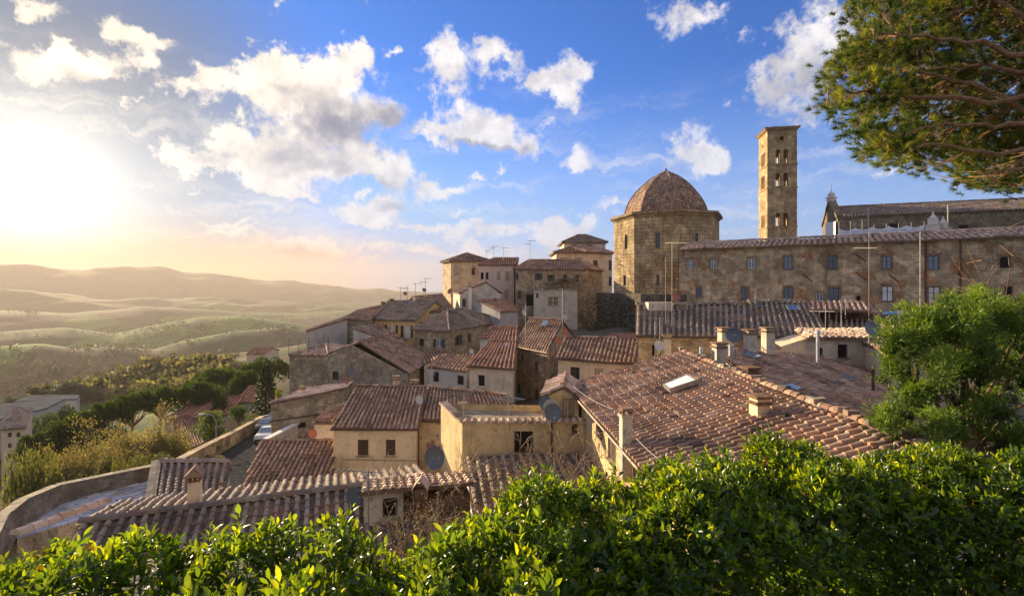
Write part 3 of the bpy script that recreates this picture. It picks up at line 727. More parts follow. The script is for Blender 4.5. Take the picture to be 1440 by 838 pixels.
def house(label, foot, zb, wm, wins=(), cat='house', name='house', group='old houses of the hill town', near=False, extra=None):
    c = sum((Vector((f[0], f[1], 0)) for f in foot), Vector()) / len(foot)
    o = thing(name, (c.x, c.y, zb), label, cat, group)
    W = Wall(foot, zb)
    for q in wins: W.add_win(*q)
    o_w = W.build(o, M[wm], near=near); o['zb'] = zb
    del o['zb']
    return o
def gutter(parent, a, b, r=.07, down=None):
    mb = MB(); mb.tube([a, b], r, 6); mb.build('gutter', M['copper'], parent)
    if down is not None:
        mb = MB(); mb.tube([down[0], down[1]], .045, 6); mb.build('downpipe', M['copper'], parent)
def gable(label, e0, e1, r0, r1, zb, wm, wins=(), pal='brown', back=1.0, sp=.36, ln=.4, ov=.22, group='old houses of the hill town', near=False, mat=None, gut=True, name='house', seg=4, backroof=True):
    """house with a ridge: front eave e0-e1, ridge r0-r1 (corner points of the roof); mirrored back slope"""
    vh = ((r0 - e0) + (r1 - e1)) / 2; vh.z = 0
    uh = (e1 - e0); uh.z = 0; L = uh.length; uh.normalize()
    r0 = r0.copy(); r1 = r1.copy()
    dz = (r0.z - e0.z)
    b0 = r0 + Vector((r0.x - e0.x, r0.y - e0.y, 0)) * back; b1 = r1 + Vector((r1.x - e1.x, r1.y - e1.y, 0)) * back
    b0.z = r0.z - (r0.z - e0.z) * back; b1.z = r1.z - (r1.z - e1.z) * back
    th = .16
    def ins(p, su, f, r):  # inset corner: along the ridge and along the slope
        k = ov / max((r - p).to_2d().length, .3); q = p + (r - p) * k + uh * su * min(ov, .25) ; return q
    A, B, C, D_ = ins(e0, 1, 0, r0), ins(e1, -1, 0, r1), ins(b1, -1, 0, r1), ins(b0, 1, 0, r0)
    R1, R0 = r1 - uh * min(ov, .25), r0 + uh * min(ov, .25)
    foot = [(A.x, A.y, A.z - th), (B.x, B.y, B.z - th, [(R1.x, R1.y, R1.z - th)]), (C.x, C.y, C.z - th), (D_.x, D_.y, D_.z - th, [(R0.x, R0.y, R0.z - th)])]
    o = house(label, foot, zb, wm, wins, group=group, near=near, name=name)
    ps = [[e0, e1, r1, r0]] + ([[b1, b0, r0, r1]] if back > .05 else [])
    rf = roof(o, ps, [(r0, r1)], pal, sp, ln, seg, mat)
    if gut:
        n = Vector((uh.y, -uh.x, 0)); n = n if n.dot(vh) < 0 else -n
        gutter(o, e0 + n * .06 - UP * .08, e1 + n * .06 - UP * .08, .06)
    return o, rf
def polyhouse(label, foot, zb, wm, polys, ridges=(), wins=(), pal='brown', sp=.36, ln=.4, group='old houses of the hill town', near=False, mat=None, name='house', cat='house', flat=False, along=None, seg=4):
    o = house(label, foot, zb, wm, wins, group=group, near=near, name=name, cat=cat)
    rf = roof(o, polys, ridges, pal, sp, ln, seg, mat, flat, along=along)
    return o, rf
def shed(label, e0, e1, r1, r0, zb, wm, wins=(), pal='brown', sp=.36, ln=.4, ov=.15, **kw):
    """single pitched roof over four corners, eave e0-e1"""
    c = (e0 + e1 + r0 + r1) / 4
    ft = []
    for p in (e0, e1, r1, r0):
        q = p + (c - p) * min(.3, ov / max((c - p).to_2d().length, .1)); ft.append((q.x, q.y, q.z - .16))
    return polyhouse(label, ft, zb, wm, [[e0, e1, r1, r0]], [], wins, pal, sp, ln, **kw)
def hip(label, eaves, apexes, zb, wm, wins=(), pal='brown', ov=.3, th=.16, sp=.36, ln=.4, **kw):
    """eaves: ring of corner points; apexes: for every eave edge the list of top points (1 or 2)"""
    c = sum(eaves, Vector()) / len(eaves); ft = []
    for p in eaves:
        k = ov / max((c - p).to_2d().length, .1); q = p + (c - p) * k; ft.append((q.x, q.y, p.z - .05 - (th - .05)))
    polys = []; rid = []
    for i, tops in enumerate(apexes):
        a, b = eaves[i], eaves[(i + 1) % len(eaves)]; polys.append([a, b] + list(tops))
        rid.append((a, tops[-1]))
        if len(tops) == 2: rid.append((tops[1], tops[0]))
    return polyhouse(label, ft, zb, wm, polys, rid, wins, pal, sp, ln, **kw)
def chimney(parent, px, py0, py1, d, w, wm='pale', rz=0.3, kind='slab', dp=None, sink=.5):
    """chimney as a part of a roof: px centre, top and foot rows at distance d"""
    top, bot = P(px, py0, d), P(px, py1, d); h = top.z - bot.z; dp = dp or w
    mb = MB(); mb.m = 0; mb.cur = (.42, .25, .17)
    mb.abox((bot.x, bot.y, bot.z - sink), w, dp, h + sink - (.28 if kind != 'pipe' else 0), rz)
    z = top.z - .28
    if kind == 'slab':
        mb.abox((bot.x, bot.y, z), w * 1.22, dp * 1.22, .06, rz)
        mb.m = 1
        for sx in (-1, 1):
            for sy in (-1, 1):
                c_, s_ = math.cos(rz), math.sin(rz); ox, oy = sx * w * .38, sy * dp * .38
                mb.abox((bot.x + ox * c_ - oy * s_, bot.y + ox * s_ + oy * c_, z + .06), w * .24, dp * .24, .13, rz)
        mb.abox((bot.x, bot.y, z + .19), w * 1.2, dp * 1.2, .045, rz); mb.abox((bot.x, bot.y, z + .235), w * .9, dp * .9, .045, rz)
    elif kind == 'bands':
        mb.m = 1
        for k in range(3):
            mb.m = 1 if k != 1 else 0
            mb.abox((bot.x, bot.y, z + k * .095), w * (1.28 if k != 1 else 1.0), dp * (1.28 if k != 1 else 1.0), .085, rz)
    elif kind == 'gable':
        c_, s_ = math.cos(rz), math.sin(rz); ax = Vector((c_, s_, 0)); ay = Vector((-s_, c_, 0)); b_ = Vector((bot.x, bot.y, z))
        mb.m = 1
        for sx in (-1, 0, 1): mb.abox(b_ + ax * sx * w * .4, w * .14, dp * .95, .2, rz)
        mb.m = 2
        for s in (-1, 1):
            mb.face([b_ + ax * s * w * .75 - ay * dp * .7 + UP * .16, b_ + ax * s * w * .75 + ay * dp * .7 + UP * .16, b_ + ay * dp * .7 + UP * .45, b_ - ay * dp * .7 + UP * .45])
            mb.face([b_ + ax * s * w * .75 - ay * dp * .7 + UP * .22, b_ + ax * s * w * .75 + ay * dp * .7 + UP * .22, b_ + ay * dp * .7 + UP * .51, b_ - ay * dp * .7 + UP * .51])
        for s in (-1, 1): mb.face([b_ - ax * w * .75 + ay * s * dp * .7 + UP * .19, b_ + ax * w * .75 + ay * s * dp * .7 + UP * .19, b_ + ay * s * dp * .7 + UP * .48])
    mb.cur = (.42, .25, .17)
    return mb.build('chimney', [M[wm], M['brick'], M['tile']], parent)
def flue(parent, px, py0, py1, d, r, mat='zinc', cap=True):
    top, bot = P(px, py0, d), P(px, py1, d); mb = MB(); mb.tube([bot - UP * .3, top], r, 8)
    if cap: mb.lathe(top - UP * .02, UP, [(r * 1.9, 0), (r * 1.2, .1), (.001, .16)], 8)
    return mb.build('flue_pipe', M[mat], parent)
def skylight(parent, poly, a, b, c, d_, mat='skylight'):
    mb = MB(); n = (b - a).cross(d_ - a).normalized(); n = n if n.z > 0 else -n
    q = [p + n * .16 for p in (a, b, c, d_)]
    fr = MB(); ctr = (a + b + c + d_) / 4
    for i in range(4):
        p1, p2 = (a, b, c, d_)[i], (a, b, c, d_)[(i + 1) % 4]; i1, i2 = p1 + (ctr - p1) * .1, p2 + (ctr - p2) * .1
        fr.face([p1 + n * .17, p2 + n * .17, i2 + n * .17, i1 + n * .17]); fr.face([p1 - n * .02, p2 - n * .02, p2 + n * .17, p1 + n * .17]); fr.face([i1 + n * .17, i2 + n * .17, i2 + n * .1, i1 + n * .1])
    f = fr.build('skylight', M['metal'], parent)
    g = MB(); g.face([p + (ctr - p) * .08 + n * .155 for p in (a, b, c, d_)]); g.build('pane', M[mat], f); return f
def onplane(poly, px, py):
    p0, n = poly[0], (poly[1] - poly[0]).cross(poly[-1] - poly[0]).normalized()
    r = Vector(((px - CX) / F, 1, (HY - py) / F)); return r * (p0.dot(n) / r.dot(n))
def skylight_px(parent, poly, pts, mat='skylight'):
    return skylight(parent, poly, *[onplane(poly, *p) for p in pts], mat=mat)

# ------------------------------------------------------------------ the great stone buildings on the right
# long stone palace
a = P(955, 349, 68); dv = (P(1440, 331, 50) - P(955, 349, 68)); dv.z = 0
zE = 5.35; b = a + dv * 1.25; a.z = b.z = zE
dvn = dv.normalized(); nb = Vector((-dvn.y, dvn.x, 0)); nb = nb if nb.y > 0 else -nb
c, d = b + nb * 11, a + nb * 11
pal_w = []
for q in [(966.6,365,974.7,378,'wsky'), (999.5,364,1007.6,378,'wsky'), (1051.7,363,1062,378,'wsky'), (1102,360,1114,379,'gsky'), (1165,359,1177.5,379.5,'gsky'),
          (1240,360,1254,378.5,'gsky'), (1304.5,359,1320.7,379.5,'gsky'), (1406,361,1421,377,'dark'), (979,404,987,418,'gsky'), (1043,404,1052,421,'gsky'),
          (1102,403.6,1115,423,'gsky'), (1148.4,412,1157,424,'wsky'), (1165,404,1180,425,'gsky'), (1240,402,1256,424,'curtain'), (1305,403,1322.4,427,'curtain'),
          (1412.6,403,1424,425,'dark'), (1204,416,1210,423,'dark')]: pal_w.append(q)
foot = [(p.x, p.y, p.z - .12) for p in (a, b, c, d)]
palz, prf = polyhouse('long brown rubble stone palace with two rows of small windows, below the cathedral', foot, -9, 'palazzo',
      [[a - nb * .5 - UP * .16, b - nb * .5 - UP * .16, b + nb * 5.5 + UP * 1.0, a + nb * 5.5 + UP * 1.0], [c + nb * .3, d + nb * .3, a + nb * 5.5 + UP * 1.0, b + nb * 5.5 + UP * 1.0]],
      [(a + nb * 5.5 + UP * 1.05, b + nb * 5.5 + UP * 1.05)], pal_w, 'pale', .62, .6, None, cat='building', name='stone_palace')
W = Wall(foot, -9)
for px in (1161, 1301.6, 1350.5):
    h = W.hit(px, 350); x_, y_ = (Vector((W.pts[h[1]])) + W.frame(h[1])[2] * h[2]); n2 = W.frame(h[1])[3]
    mb = MB(); mb.tube([(x_ + n2.x * .1, y_ + n2.y * .1, zE - .3), (x_ + n2.x * .1, y_ + n2.y * .1, -5)], .09, 6); mb.build('downpipe', M['cap_stone'] if px < 1200 else M['copper'], palz)
for px, py in ((1210, 362), (1212, 389), (1257, 391), (1135, 390)):   # old iron wall ties
    h = W.hit(px, py); p = W.pts[h[1]] + W.frame(h[1])[2] * h[2]; dd = Vector((*W.frame(h[1])[2], 0)); n2 = Vector((*W.frame(h[1])[3], 0)); o_ = Vector((p.x, p.y, h[3]))
    mb = MB(); mb.tube([o_ + n2 * .05 - dd * .5 + UP * .45, o_ + n2 * .05 + dd * .5 - UP * .45], .06, 5); mb.build('wall_tie', M['wood'], palz)

# octagonal baptistery
bc = Vector(((936.5 - CX) / F * 80, 80, 0)); los = math.atan2(bc.x, bc.y); RB = 8.25
bap = thing('baptistery', (bc.x, bc.y, -5), 'octagonal stone baptistery with red tiled dome and slit windows', 'baptistery')
back = Vector((-math.sin(los), -math.cos(los), 0)); left = Vector((-math.cos(los), math.sin(los), 0))
def octp(r, z, k): th = R(-78.5 + 45 * k); return bc + back * (math.cos(th) * r) - left * (math.sin(th) * r) + UP * z
ft = [(octp(RB, 0, k).x, octp(RB, 0, k).y, 11.2) for k in range(8)]
Wb = Wall(ft, -5)
for q in [(878.5,330,882.5,351,'dark'), (921.5,327,928,349.5,'glass'), (923,386,927,402,'glass'), (876.5,387,880.5,402,'dark'), (977.6,328,982,344.5,'glass')]: Wb.add_win(*q)
Wb.build(bap, M['drum'])
mb = MB()
def octring(mb, r0, z0, r1, z1):
    for k in range(8): mb.face([octp(r0, z0, k), octp(r0, z0, k + 1), octp(r1, z1, k + 1), octp(r1, z1, k)], [(0, 0), (6, 0), (6, .3), (0, .3)])
octring(mb, RB + .02, 10.55, RB + .22, 10.65); octring(mb, RB + .22, 10.65, RB + .22, 10.85); octring(mb, RB + .22, 10.85, RB + .5, 11.1); octring(mb, RB + .5, 11.1, RB + .55, 11.3)
for k in range(8):
    for j in range(15):
        p = octp(RB + .34, 10.88, k) * (1 - (j + .5) / 15) + octp(RB + .34, 10.88, k + 1) * ((j + .5) / 15); dd = (octp(1, 0, k + 1) - octp(1, 0, k)).normalized()
        mb.box(p, dd, Vector((-dd.y, dd.x, 0)), UP, (-.1, .1), (-.25, .16), (0, .2))
mb.build('cornice', M['drum'], bap)
# dome of eight ribbed shells, clad in small red tiles
def tileband(mb, prof, pal, rows, cols):
    for k in range(8):
        for i in range(rows):
            s0, s1 = i / rows, (i + 1) / rows + .25 / rows
            (ra, za), (rb, zb_) = prof(s0), prof(min(s1, 1))
            a0, a1, b0, b1 = octp(ra, za, k), octp(ra, za, k + 1), octp(rb, zb_, k), octp(rb, zb_, k + 1)
            nn = (a1 - a0).cross(b0 - a0).normalized(); nn = nn if nn.z > 0 or nn.dot(a0 - bc) > 0 else -nn
            nc = max(2, int(cols * (ra / 6.6)))
            for j in range(nc):
                mb.cur = vary(rng.choice(PAL[pal]), .22); t0, t1 = j / nc, (j + .97) / nc
                mb.face([a0.lerp(a1, t0) + nn * .05, a0.lerp(a1, t1) + nn * .05, b0.lerp(b1, t1), b0.lerp(b1, t0)])
                mb.face([a0.lerp(a1, t0) - nn * .02, a0.lerp(a1, t1) - nn * .02, a0.lerp(a1, t1) + nn * .05, a0.lerp(a1, t0) + nn * .05])
def domeprof(s):
    hs, rs = (0, .1, .2, .3, .4, .5, .6, .7, .8, .9, 1.0), (1, .985, .95, .90, .835, .755, .66, .545, .41, .245, .03)
    return 6.5 * float(np.interp(s, hs, rs)), 11.65 + 7.05 * s
dm = MB(); tileband(dm, lambda s: (RB + .55 - s * (RB + .55 - 6.5), 11.3 + .4 * s), 'brown', 4, 26); tileband(dm, domeprof, 'brown', 34, 24)
for k in range(8):
    for i in range(16):
        (ra, za), (rb, zb_) = domeprof(i / 16), domeprof((i + 1) / 16); p, q = octp(ra + .03, za, k), octp(rb + .03, zb_, k)
        dm.cur = vary(rng.choice(PAL['brown'])); dm.tube([p, q], .11, 6, cap=False)
dm.build('dome', tile_mat('dome_tile', .15), bap)
mb = MB(); tp = bc + UP * 18.55; mb.lathe(tp, UP, [(.5, 0), (.35, .25), (.12, .4), (.2, .55), (.05, .75), (.03, 1.5)], 10); mb.build('finial', M['metal'], bap)
mb = MB()   # black and white marble courses on the entrance side
for k in (4,):
    p, q = octp(RB, 0, k), octp(RB, 0, k + 1); nn = ((p + q) / 2 - bc); nn.z = 0; nn.normalize()
    for i in range(16):
        mb.m = i % 2; z = 1.0 + i * .58; mb.face([p + nn * .03 + UP * z, q + nn * .03 + UP * z, q + nn * .03 + UP * (z + .58), p + nn * .03 + UP * (z + .58)])
mb.build('marble_courses', [M['marble'], M['dark_stone']], bap)

# bell tower
s = 5.96; al = R(-10); A0 = Vector((55.4, 108, 0)); dx = Vector((math.cos(al), math.sin(al), 0)); dy = Vector((-dx.y, dx.x, 0))
tw = thing('bell_tower', (A0.x, A0.y, -6), 'tall square stone bell tower with three tiers of twin arched openings', 'tower')
ZT = 34.4
Wt = Wall([(p.x, p.y, ZT) for p in (A0, A0 + dx * s, A0 + dx * s + dy * s, A0 + dy * s)], -6)
zof = lambda py: (HY - py) / F * 109
openings = []
def topen(face, u, w_, z0, z1): openings.append((face, u - w_ / 2, u + w_ / 2, z0, z1))
for (y0, y1) in ((213, 232), (245.5, 263.5), (300.5, 319)):
    for u in (.36 * s, .62 * s): topen(0, u, .16 * s, zof(y1), zof(y0))
    for u in (.40 * s, .62 * s): topen(3, u, .15 * s, zof(y1), zof(y0))
topen(0, .49 * s, .15 * s, zof(200.5), zof(194.5)); topen(3, .5 * s, .13 * s, zof(205), zof(200))
topen(1, .5 * s, .3 * s, zof(232), zof(213)); topen(2, .5 * s, .3 * s, zof(232), zof(213)); topen(1, .5 * s, .3 * s, zof(319), zof(300)); topen(2, .5 * s, .3 * s, zof(319), zof(300))
topen(1, .5 * s, .3 * s, zof(263.5), zof(245.5)); topen(2, .5 * s, .3 * s, zof(263.5), zof(245.5))
mb = MB(); TH = .75
for i in range(4):
    a2, b2, d2, n2 = Wt.frame(i); L = s; cut = [q[1:] for q in openings if q[0] == i]
    Af = lambda u, z, w=0.0: Vector((a2.x + d2.x * u + n2.x * w, a2.y + d2.y * u + n2.y * w, z))
    us = sorted({0.0, L, *[q[0] for q in cut], *[q[1] for q in cut]}); zs = sorted({-6.0, ZT, *[q[2] for q in cut], *[q[3] for q in cut]})
    for w_ in (0, -TH):
        for ua, ub in zip(us[:-1], us[1:]):
            for za, zb_ in zip(zs[:-1], zs[1:]):
                if any(q[0] < (ua + ub) / 2 < q[1] and q[2] < (za + zb_) / 2 < q[3] for q in cut): continue
                if w_: ua_, ub_ = max(ua, TH), min(ub, L - TH)
                else: ua_, ub_ = ua, ub
                if ub_ <= ua_: continue
                mb.face([Af(ua_, za, w_), Af(ub_, za, w_), Af(ub_, zb_, w_), Af(ua_, zb_, w_)], [(i * 6 + ua_, za), (i * 6 + ub_, za), (i * 6 + ub_, zb_), (i * 6 + ua_, zb_)])
    for q in cut:
        for (p1, p2) in (((q[0], q[2]), (q[0], q[3])), ((q[1], q[3]), (q[1], q[2])), ((q[0], q[3]), (q[1], q[3])), ((q[1], q[2]), (q[0], q[2]))):
            mb.face([Af(*p1), Af(*p2), Af(*p2, -TH), Af(*p1, -TH)])
        # rounded head: filled spandrels in the corners
        um, rr = (q[0] + q[1]) / 2, (q[1] - q[0]) / 2; N = 6
        for sd in (-1, 1):
            for wq in (.0,):
                pts = [(um + sd * rr, q[3] - rr)] + [(um + sd * rr * math.cos(t_ * math.pi / 2 / N), q[3] - rr + rr * math.sin(t_ * math.pi / 2 / N)) for t_ in range(1, N + 1)] + [(um + sd * rr, q[3])]
                mb.face([Af(u, z, .004) for u, z in pts], [(u, z) for u, z in pts]); mb.face([Af(u, z, -TH - .004) for u, z in pts])
for z in (zof(233.5), zof(266), zof(320)):
    mb.face([p + UP * z for p in (A0 + (dx + dy) * .7, A0 + dx * (s - .7) + dy * .7, A0 + (dx + dy) * (s - .7), A0 + dy * (s - .7) + dx * .7)])
mb.face([p + UP * (ZT - .01) for p in (A0, A0 + dx * s, A0 + dx * s + dy * s, A0 + dy * s)])
mb.build('shaft', M['tower'], tw)
for z in (zof(233.5), zof(266), zof(320)): mb = MB(); mb.box(A0, dx, dy, UP, (-.14, s + .14), (-.14, s + .14), (z - .12, z + .14)); mb.build('string_course', M['tower'], tw)
mb = MB(); mb.box(A0, dx, dy, UP, (-.15, s + .15), (-.15, s + .15), (ZT - .45, ZT - .1)); mb.box(A0, dx, dy, UP, (-.42, s + .42), (-.42, s + .42), (ZT - .1, ZT + .18))
for j in range(12):
    for (o_, ax, ay) in ((A0, dx, dy), (A0, dy, dx)): mb.box(o_, ax, ay, UP, (.1 + j * .5, .3 + j * .5), (-.35, -.16), (ZT - .35, ZT - .1))
mb.build('cornice', M['tower'], tw)
rp = [A0 + dx * -.5 + dy * -.5, A0 + dx * (s + .5) + dy * -.5, A0 + dx * (s + .5) + dy * (s + .5), A0 + dx * -.5 + dy * (s + .5)]; rp = [p + UP * (ZT + .19) for p in rp]; ap = A0 + (dx + dy) * s / 2 + UP * (ZT + 1.1)
roof(tw, [[rp[i], rp[(i + 1) % 4], ap] for i in range(4)], pal='brown', sp=.5, ln=.6)
mb = MB()
for (y0, y1) in ((213, 232), (245.5, 263.5), (300.5, 319)):
    mb.tube([A0 + dx * .49 * s + dy * .35 + UP * zof(y1), A0 + dx * .49 * s + dy * .35 + UP * (zof(y0) - .4)], .12, 8)
mb.build('column', M['marble'], tw)
for (y1,) in ((229,), (261,)):
    mb = MB(); o_ = A0 + dx * .62 * s + dy * 1.6 + UP * zof(y1); mb.lathe(o_, UP, [(.5, 0), (.42, .2), (.33, .6), (.28, .95), (.1, 1.1), (.04, 1.4)], 12); mb.build('bell', M['dish_white'], tw)

# cathedral nave
FL, FR, BLn = P(1178, 304, 98), P(1545, 298, 85.5), P(1157, 304, 112); FL.z = FR.z = BLn.z = 14.1
bk = BLn - FL; bk.z = 0; al_ = (FR - FL); al_.z = 0; aln = al_.normalized(); bkn = bk.normalized()
BR = FR + bk; rl, rr_ = FL + bk * .5, FR + bk * .5; rl.z = rr_.z = 16.9; rl2 = rl.copy(); rl2.z = 18.3
cath = thing('cathedral', (FL.x, FL.y, -4), 'grey cathedral nave with long tiled roof and pointed facade behind the stone palace', 'cathedral')
Wn = Wall([(FL.x, FL.y, 14), (FR.x, FR.y, 14), (BR.x, BR.y, 14, [(rr_.x, rr_.y, 16.7)]), (BLn.x, BLn.y, 14, [(rl.x, rl.y, 18.2)])], -4)
Wn.add_win(1348, 316, 1362, 322.5, 'dark'); Wn.add_win(1250, 313, 1264, 320, 'dark')
Wn.build(cath, M['nave'])
roof(cath, [[FL - bkn * .5 - UP * .1 + aln * .8, FR - bkn * .5 - UP * .1, rr_, rl + aln * .8], [BR, BLn + aln * .8, rl + aln * .8, rr_]], [(rl + aln, rr_)], 'grey', .62, .7, mat=M['tile_old'])
mb = MB()   # raised facade coping, bellcote and finial
for (p, q) in ((FL + UP * .0, rl2), (BLn, rl2)):
    mb.box(Vector((0, 0, 0)), Vector((1, 0, 0)), Vector((0, 1, 0)), UP, (0, 0), (0, 0), (0, 0)) if False else None
    dd = (q - p); L = dd.length; dd.normalize(); nn = aln; uu = dd.cross(nn); uu = uu if uu.z > 0 else -uu
    mb.box(p, dd, nn, uu, (-.4, L + .1), (-.3, 1.0), (-.25, .25))
mb.build('facade_coping', M['nave'], cath)
mb = MB(); o_ = rl2 + aln * .3; mb.abox(o_ - UP * .3, 1.3, 1.3, .9, .5); mb.abox(o_ + UP * .6, 1.6, 1.6, .2, .5); mb.lathe(o_ + UP * .8, UP, [(.62, 0), (.62, .5), (.75, .55), (.45, .95), (.12, 1.25), (.05, 1.35), (.04, 2.8)], 10); mb.build('bellcote', M['marble'], cath)
mb = MB()
for k in range(2):
    o_ = P(1312 + k * 14, 330, 90); o_.z = 9.2; hgt = 4.6 - k * 1.2
    mb.abox(o_, 1.5, 1.5, hgt * .45, .3); mb.abox(o_ + UP * hgt * .45, 1.8, 1.8, .15, .3); mb.abox(o_ + UP * (hgt * .45 + .15), 1.1, 1.1, hgt * .25, .3); mb.lathe(o_ + UP * hgt * .72, UP, [(.7, 0), (.35, .5), (.12, .9), (.2, 1.05), (.02, 1.3)], 8)
mb.build('pinnacle', M['marble'], cath)
# side chapel wall with white protective sheeting on scaffold poles
ch0, ch1 = P(1180, 330, 92), P(1300, 330, 86)
sc = thing('scaffold', (ch0.x, ch0.y, 6), 'scaffold wrapped in white sheeting against the cathedral wall', 'scaffold')
mb = MB(); dd = (ch1 - ch0); dd.z = 0; L = dd.length; dd.normalize(); nn = Vector((dd.y, -dd.x, 0))
def cloth(mb, o_, dd, nn, L, z0, z1, sag):
    N = 40
    for i in range(N):
        for j in range(4):
            def pt(i, j):
                u = i / N; k = abs(math.sin(u * math.pi * 5)); top = z1 - sag * k
                return o_ + dd * (u * L) + nn * (.12 * math.sin(u * 55) * (1 - j / 5)) + UP * (z0 + (top - z0) * j / 4 - o_.z)
            mb.face([pt(i, j), pt(i + 1, j), pt(i + 1, j + 1), pt(i, j + 1)])
cloth(mb, ch0, dd, nn, L, 7.0, 11.0, .5)
mb.build('sheeting', M['sheet'], sc, smooth=True); mb = MB()
cloth(mb, P(1175, 330, 98), (P(1158, 330, 108) - P(1175, 330, 98)).normalized(), Vector((-1, 0, 0)), 9, 8, 13.2, .2)
mb.build('sheeting', M['sheet'], sc, smooth=True)
mb = MB()
for k in range(8):
    p = ch0 + dd * L * k / 7 - nn * .2; mb.tube([(p.x, p.y, 6), (p.x, p.y, 12.3 if k < 3 else 11.5)], .05, 5)
for z in (10.2, 11.4): mb.tube([(ch0.x, ch0.y, z), (ch0.x + dd.x * L, ch0.y + dd.y * L, z)], .04, 5)
for z in (12.2, 13): mb.tube([(ch0.x, ch0.y, z), (ch0.x + dd.x * L * .25, ch0.y + dd.y * L * .25, z)], .04, 5)
mb.build('pole', M['metal'], sc)

# old town wall below the baptistery
mb = MB(); pl = [P(842, 412, 86), P(868, 412, 78), P(905, 412, 70), P(962, 412, 66)]
tw_ = thing('town_wall', (pl[1].x, pl[1].y, -10), 'dark damp stone retaining wall overgrown with ivy under the baptistery', 'wall')
for p, q in zip(pl[:-1], pl[1:]):
    dd = q - p; dd.z = 0; L = dd.length; dd.normalize(); nn = Vector((dd.y, -dd.x, 0))
    mb.box(Vector((p.x, p.y, 0)), dd, nn, UP, (-.2, L + .2), (-.5, .3 + .01 * len(mb.f)), (-12, -.8 - .004 * len(mb.f)))
mb.build('masonry', M['dark_stone'], tw_)

# ------------------------------------------------------------------ skyline houses left of the baptistery
# D: two-storey cream palace, upper block behind
G_OLD = 'old houses of the hill town'
def ring(*pts): return list(pts)
zD = 7.14; e = [P(778, 355, 100), PZ(825, 355, zD), PZ(867, 356, zD), None, None]
e = [Vector((8.4, 100, zD)), Vector((15.0, 100, zD)), Vector((21.3, 102.5, zD)), Vector((19.5, 113, zD)), Vector((8.4, 112, zD))]
e[1] = Vector(((825 - CX) / F * 99, 99, zD))
r1, r2 = Vector((12.5, 106, zD + 1.5)), Vector((17, 106.5, zD + 1.7))
hip('cream palace with a hipped roof and stone window surrounds beside the dome', e, [[r1], [r2, r1], [r2], [r1, r2], [r1]], -5, 'cream',
    [(834,366,840.5,376,'shut'), (856,366,861,380,'shut'), (856,389,861,402,'shut'), (788,362,798,368.5,'louvre'), (809,362,819,369.5,'louvre'), (800,384,805,392,'shut')], 'brown', ov=.7, sp=.5, ln=.5, cat='house')
zU = 9.8; e = [Vector((10.8, 107, zU)), Vector((20.6, 107, zU)), Vector((20.6, 117, zU)), Vector((10.8, 117, zU))]; ap = Vector((16.6, 111.5, zU + 2.0)); ap0 = Vector((14.8, 111.5, zU + 2.0))
hip('upper cream block with two small square windows under a low hipped roof', e, [[ap, ap0], [ap], [ap0, ap], [ap0]], -3, 'pale', [(804,344.3,811,351.5,'glass'), (825,344,833,351.5,'glass')], 'grey', ov=.6, sp=.5, ln=.5)
# C: long stone house
zC = 3.3; e = [P(722, 379, 88), P(829.5, 379, 88), P(850, 380.5, 95), Vector((16, 100, zC)), Vector((.5, 99, zC))]
for q in e: q.z = zC
r0, r1 = Vector((3.2, 93.5, 5.2)), Vector((13, 94, 5.2))
hip('long weathered stone house on the skyline with open dark shutters', e, [[r1, r0], [r1], [r1], [r0, r1], [r0]], -9, 'warm_stone',
    [(724,384,729,393,'shut'), (755,384.5,760,393.5,'glass_shut'), (772,386.5,777,394.5,'glass_shut'), (792,386,797,396,'shut'), (809,386,814,396,'shut'), (740,414,750,430,'dark'), (728,409,733,420,'shut')], 'brown', ov=.4, sp=.42, ln=.45)
# B: pink house
zB_ = 4.27; e = [P(672, 372.5, 92), P(724, 372.5, 92), Vector((1, 102, zB_)), Vector((-5.6, 102, zB_))]
for q in e: q.z = zB_
r0, r1 = Vector((-3.4, 97, 5.75)), Vector((1.2, 97, 5.75))
hip('pinkish plastered house with a reddish roof between two stone houses on the skyline', e, [[r1, r0], [r1], [r0, r1], [r0]], -6, 'pink',
    [(676,383,680,393,'dark'), (683,383,687,393,'dark'), (699,382,703.5,393,'louvre'), (711,382,716,394,'louvre'), (710,407,715,418,'louvre')], 'red', ov=.3, sp=.42, ln=.45)
# A: polygonal ochre house at the far left of the skyline
zA_ = 5.3; e = [P(619, 368, 103), P(632, 367, 98), P(691, 367.5, 98), Vector((-3, 108, zA_)), Vector((-13, 109, zA_))]
for q in e: q.z = zA_
ap = Vector((-9.4, 103.5, 7.2))
hip('brown many-sided house at the left end of the skyline with shuttered windows', e, [[ap]] * 5, -6, 'patchy', [(639,374,646,385.5,'louvre'), (663,377,668,386.5,'shut')], 'brown', ov=.5, sp=.42, ln=.45)
# C2: terrace block with arched window
e = [P(751, 408, 84), P(812, 408.5, 84), Vector((11.4, 88.2, -.4)), Vector((3.8, 88.2, -.4))]
C2 = house('pale plastered terrace block with a wide white barred window', [(q.x, q.y, -.4) for q in e], -9, 'pale', [(770,417,785.5,430,'whiteglass'), (754,412.5,757,419,'dark')])
mb = MB(); mb.box(Vector(e[0]), (e[1] - e[0]).normalized(), Vector((0, 1, 0)), UP, (-.1, 7.45), (-.12, 4), (-.02, .16)); mb.build('roof', M['cap_stone'], C2)
mb = MB()
for k in range(9): mb.tube([(3.9 + k * .92, 84.2, -.3), (3.9 + k * .92, 84.2, .75)], .03, 4)
mb.tube([(3.9, 84.2, .75), (11.3, 84.2, .75)], .03, 4); mb.build('railing', M['copper'], C2)
pg = thing('pergola', (8.8, 85.5, -.25), 'small timber pergola topped with planting on the pale terrace', 'pergola')
mb = MB()
for x_, y_ in ((6.6, 85), (10.8, 85), (6.6, 87.5), (10.8, 87.5)): mb.tube([(x_, y_, -.25), (x_, y_, 1.5)], .06, 5)
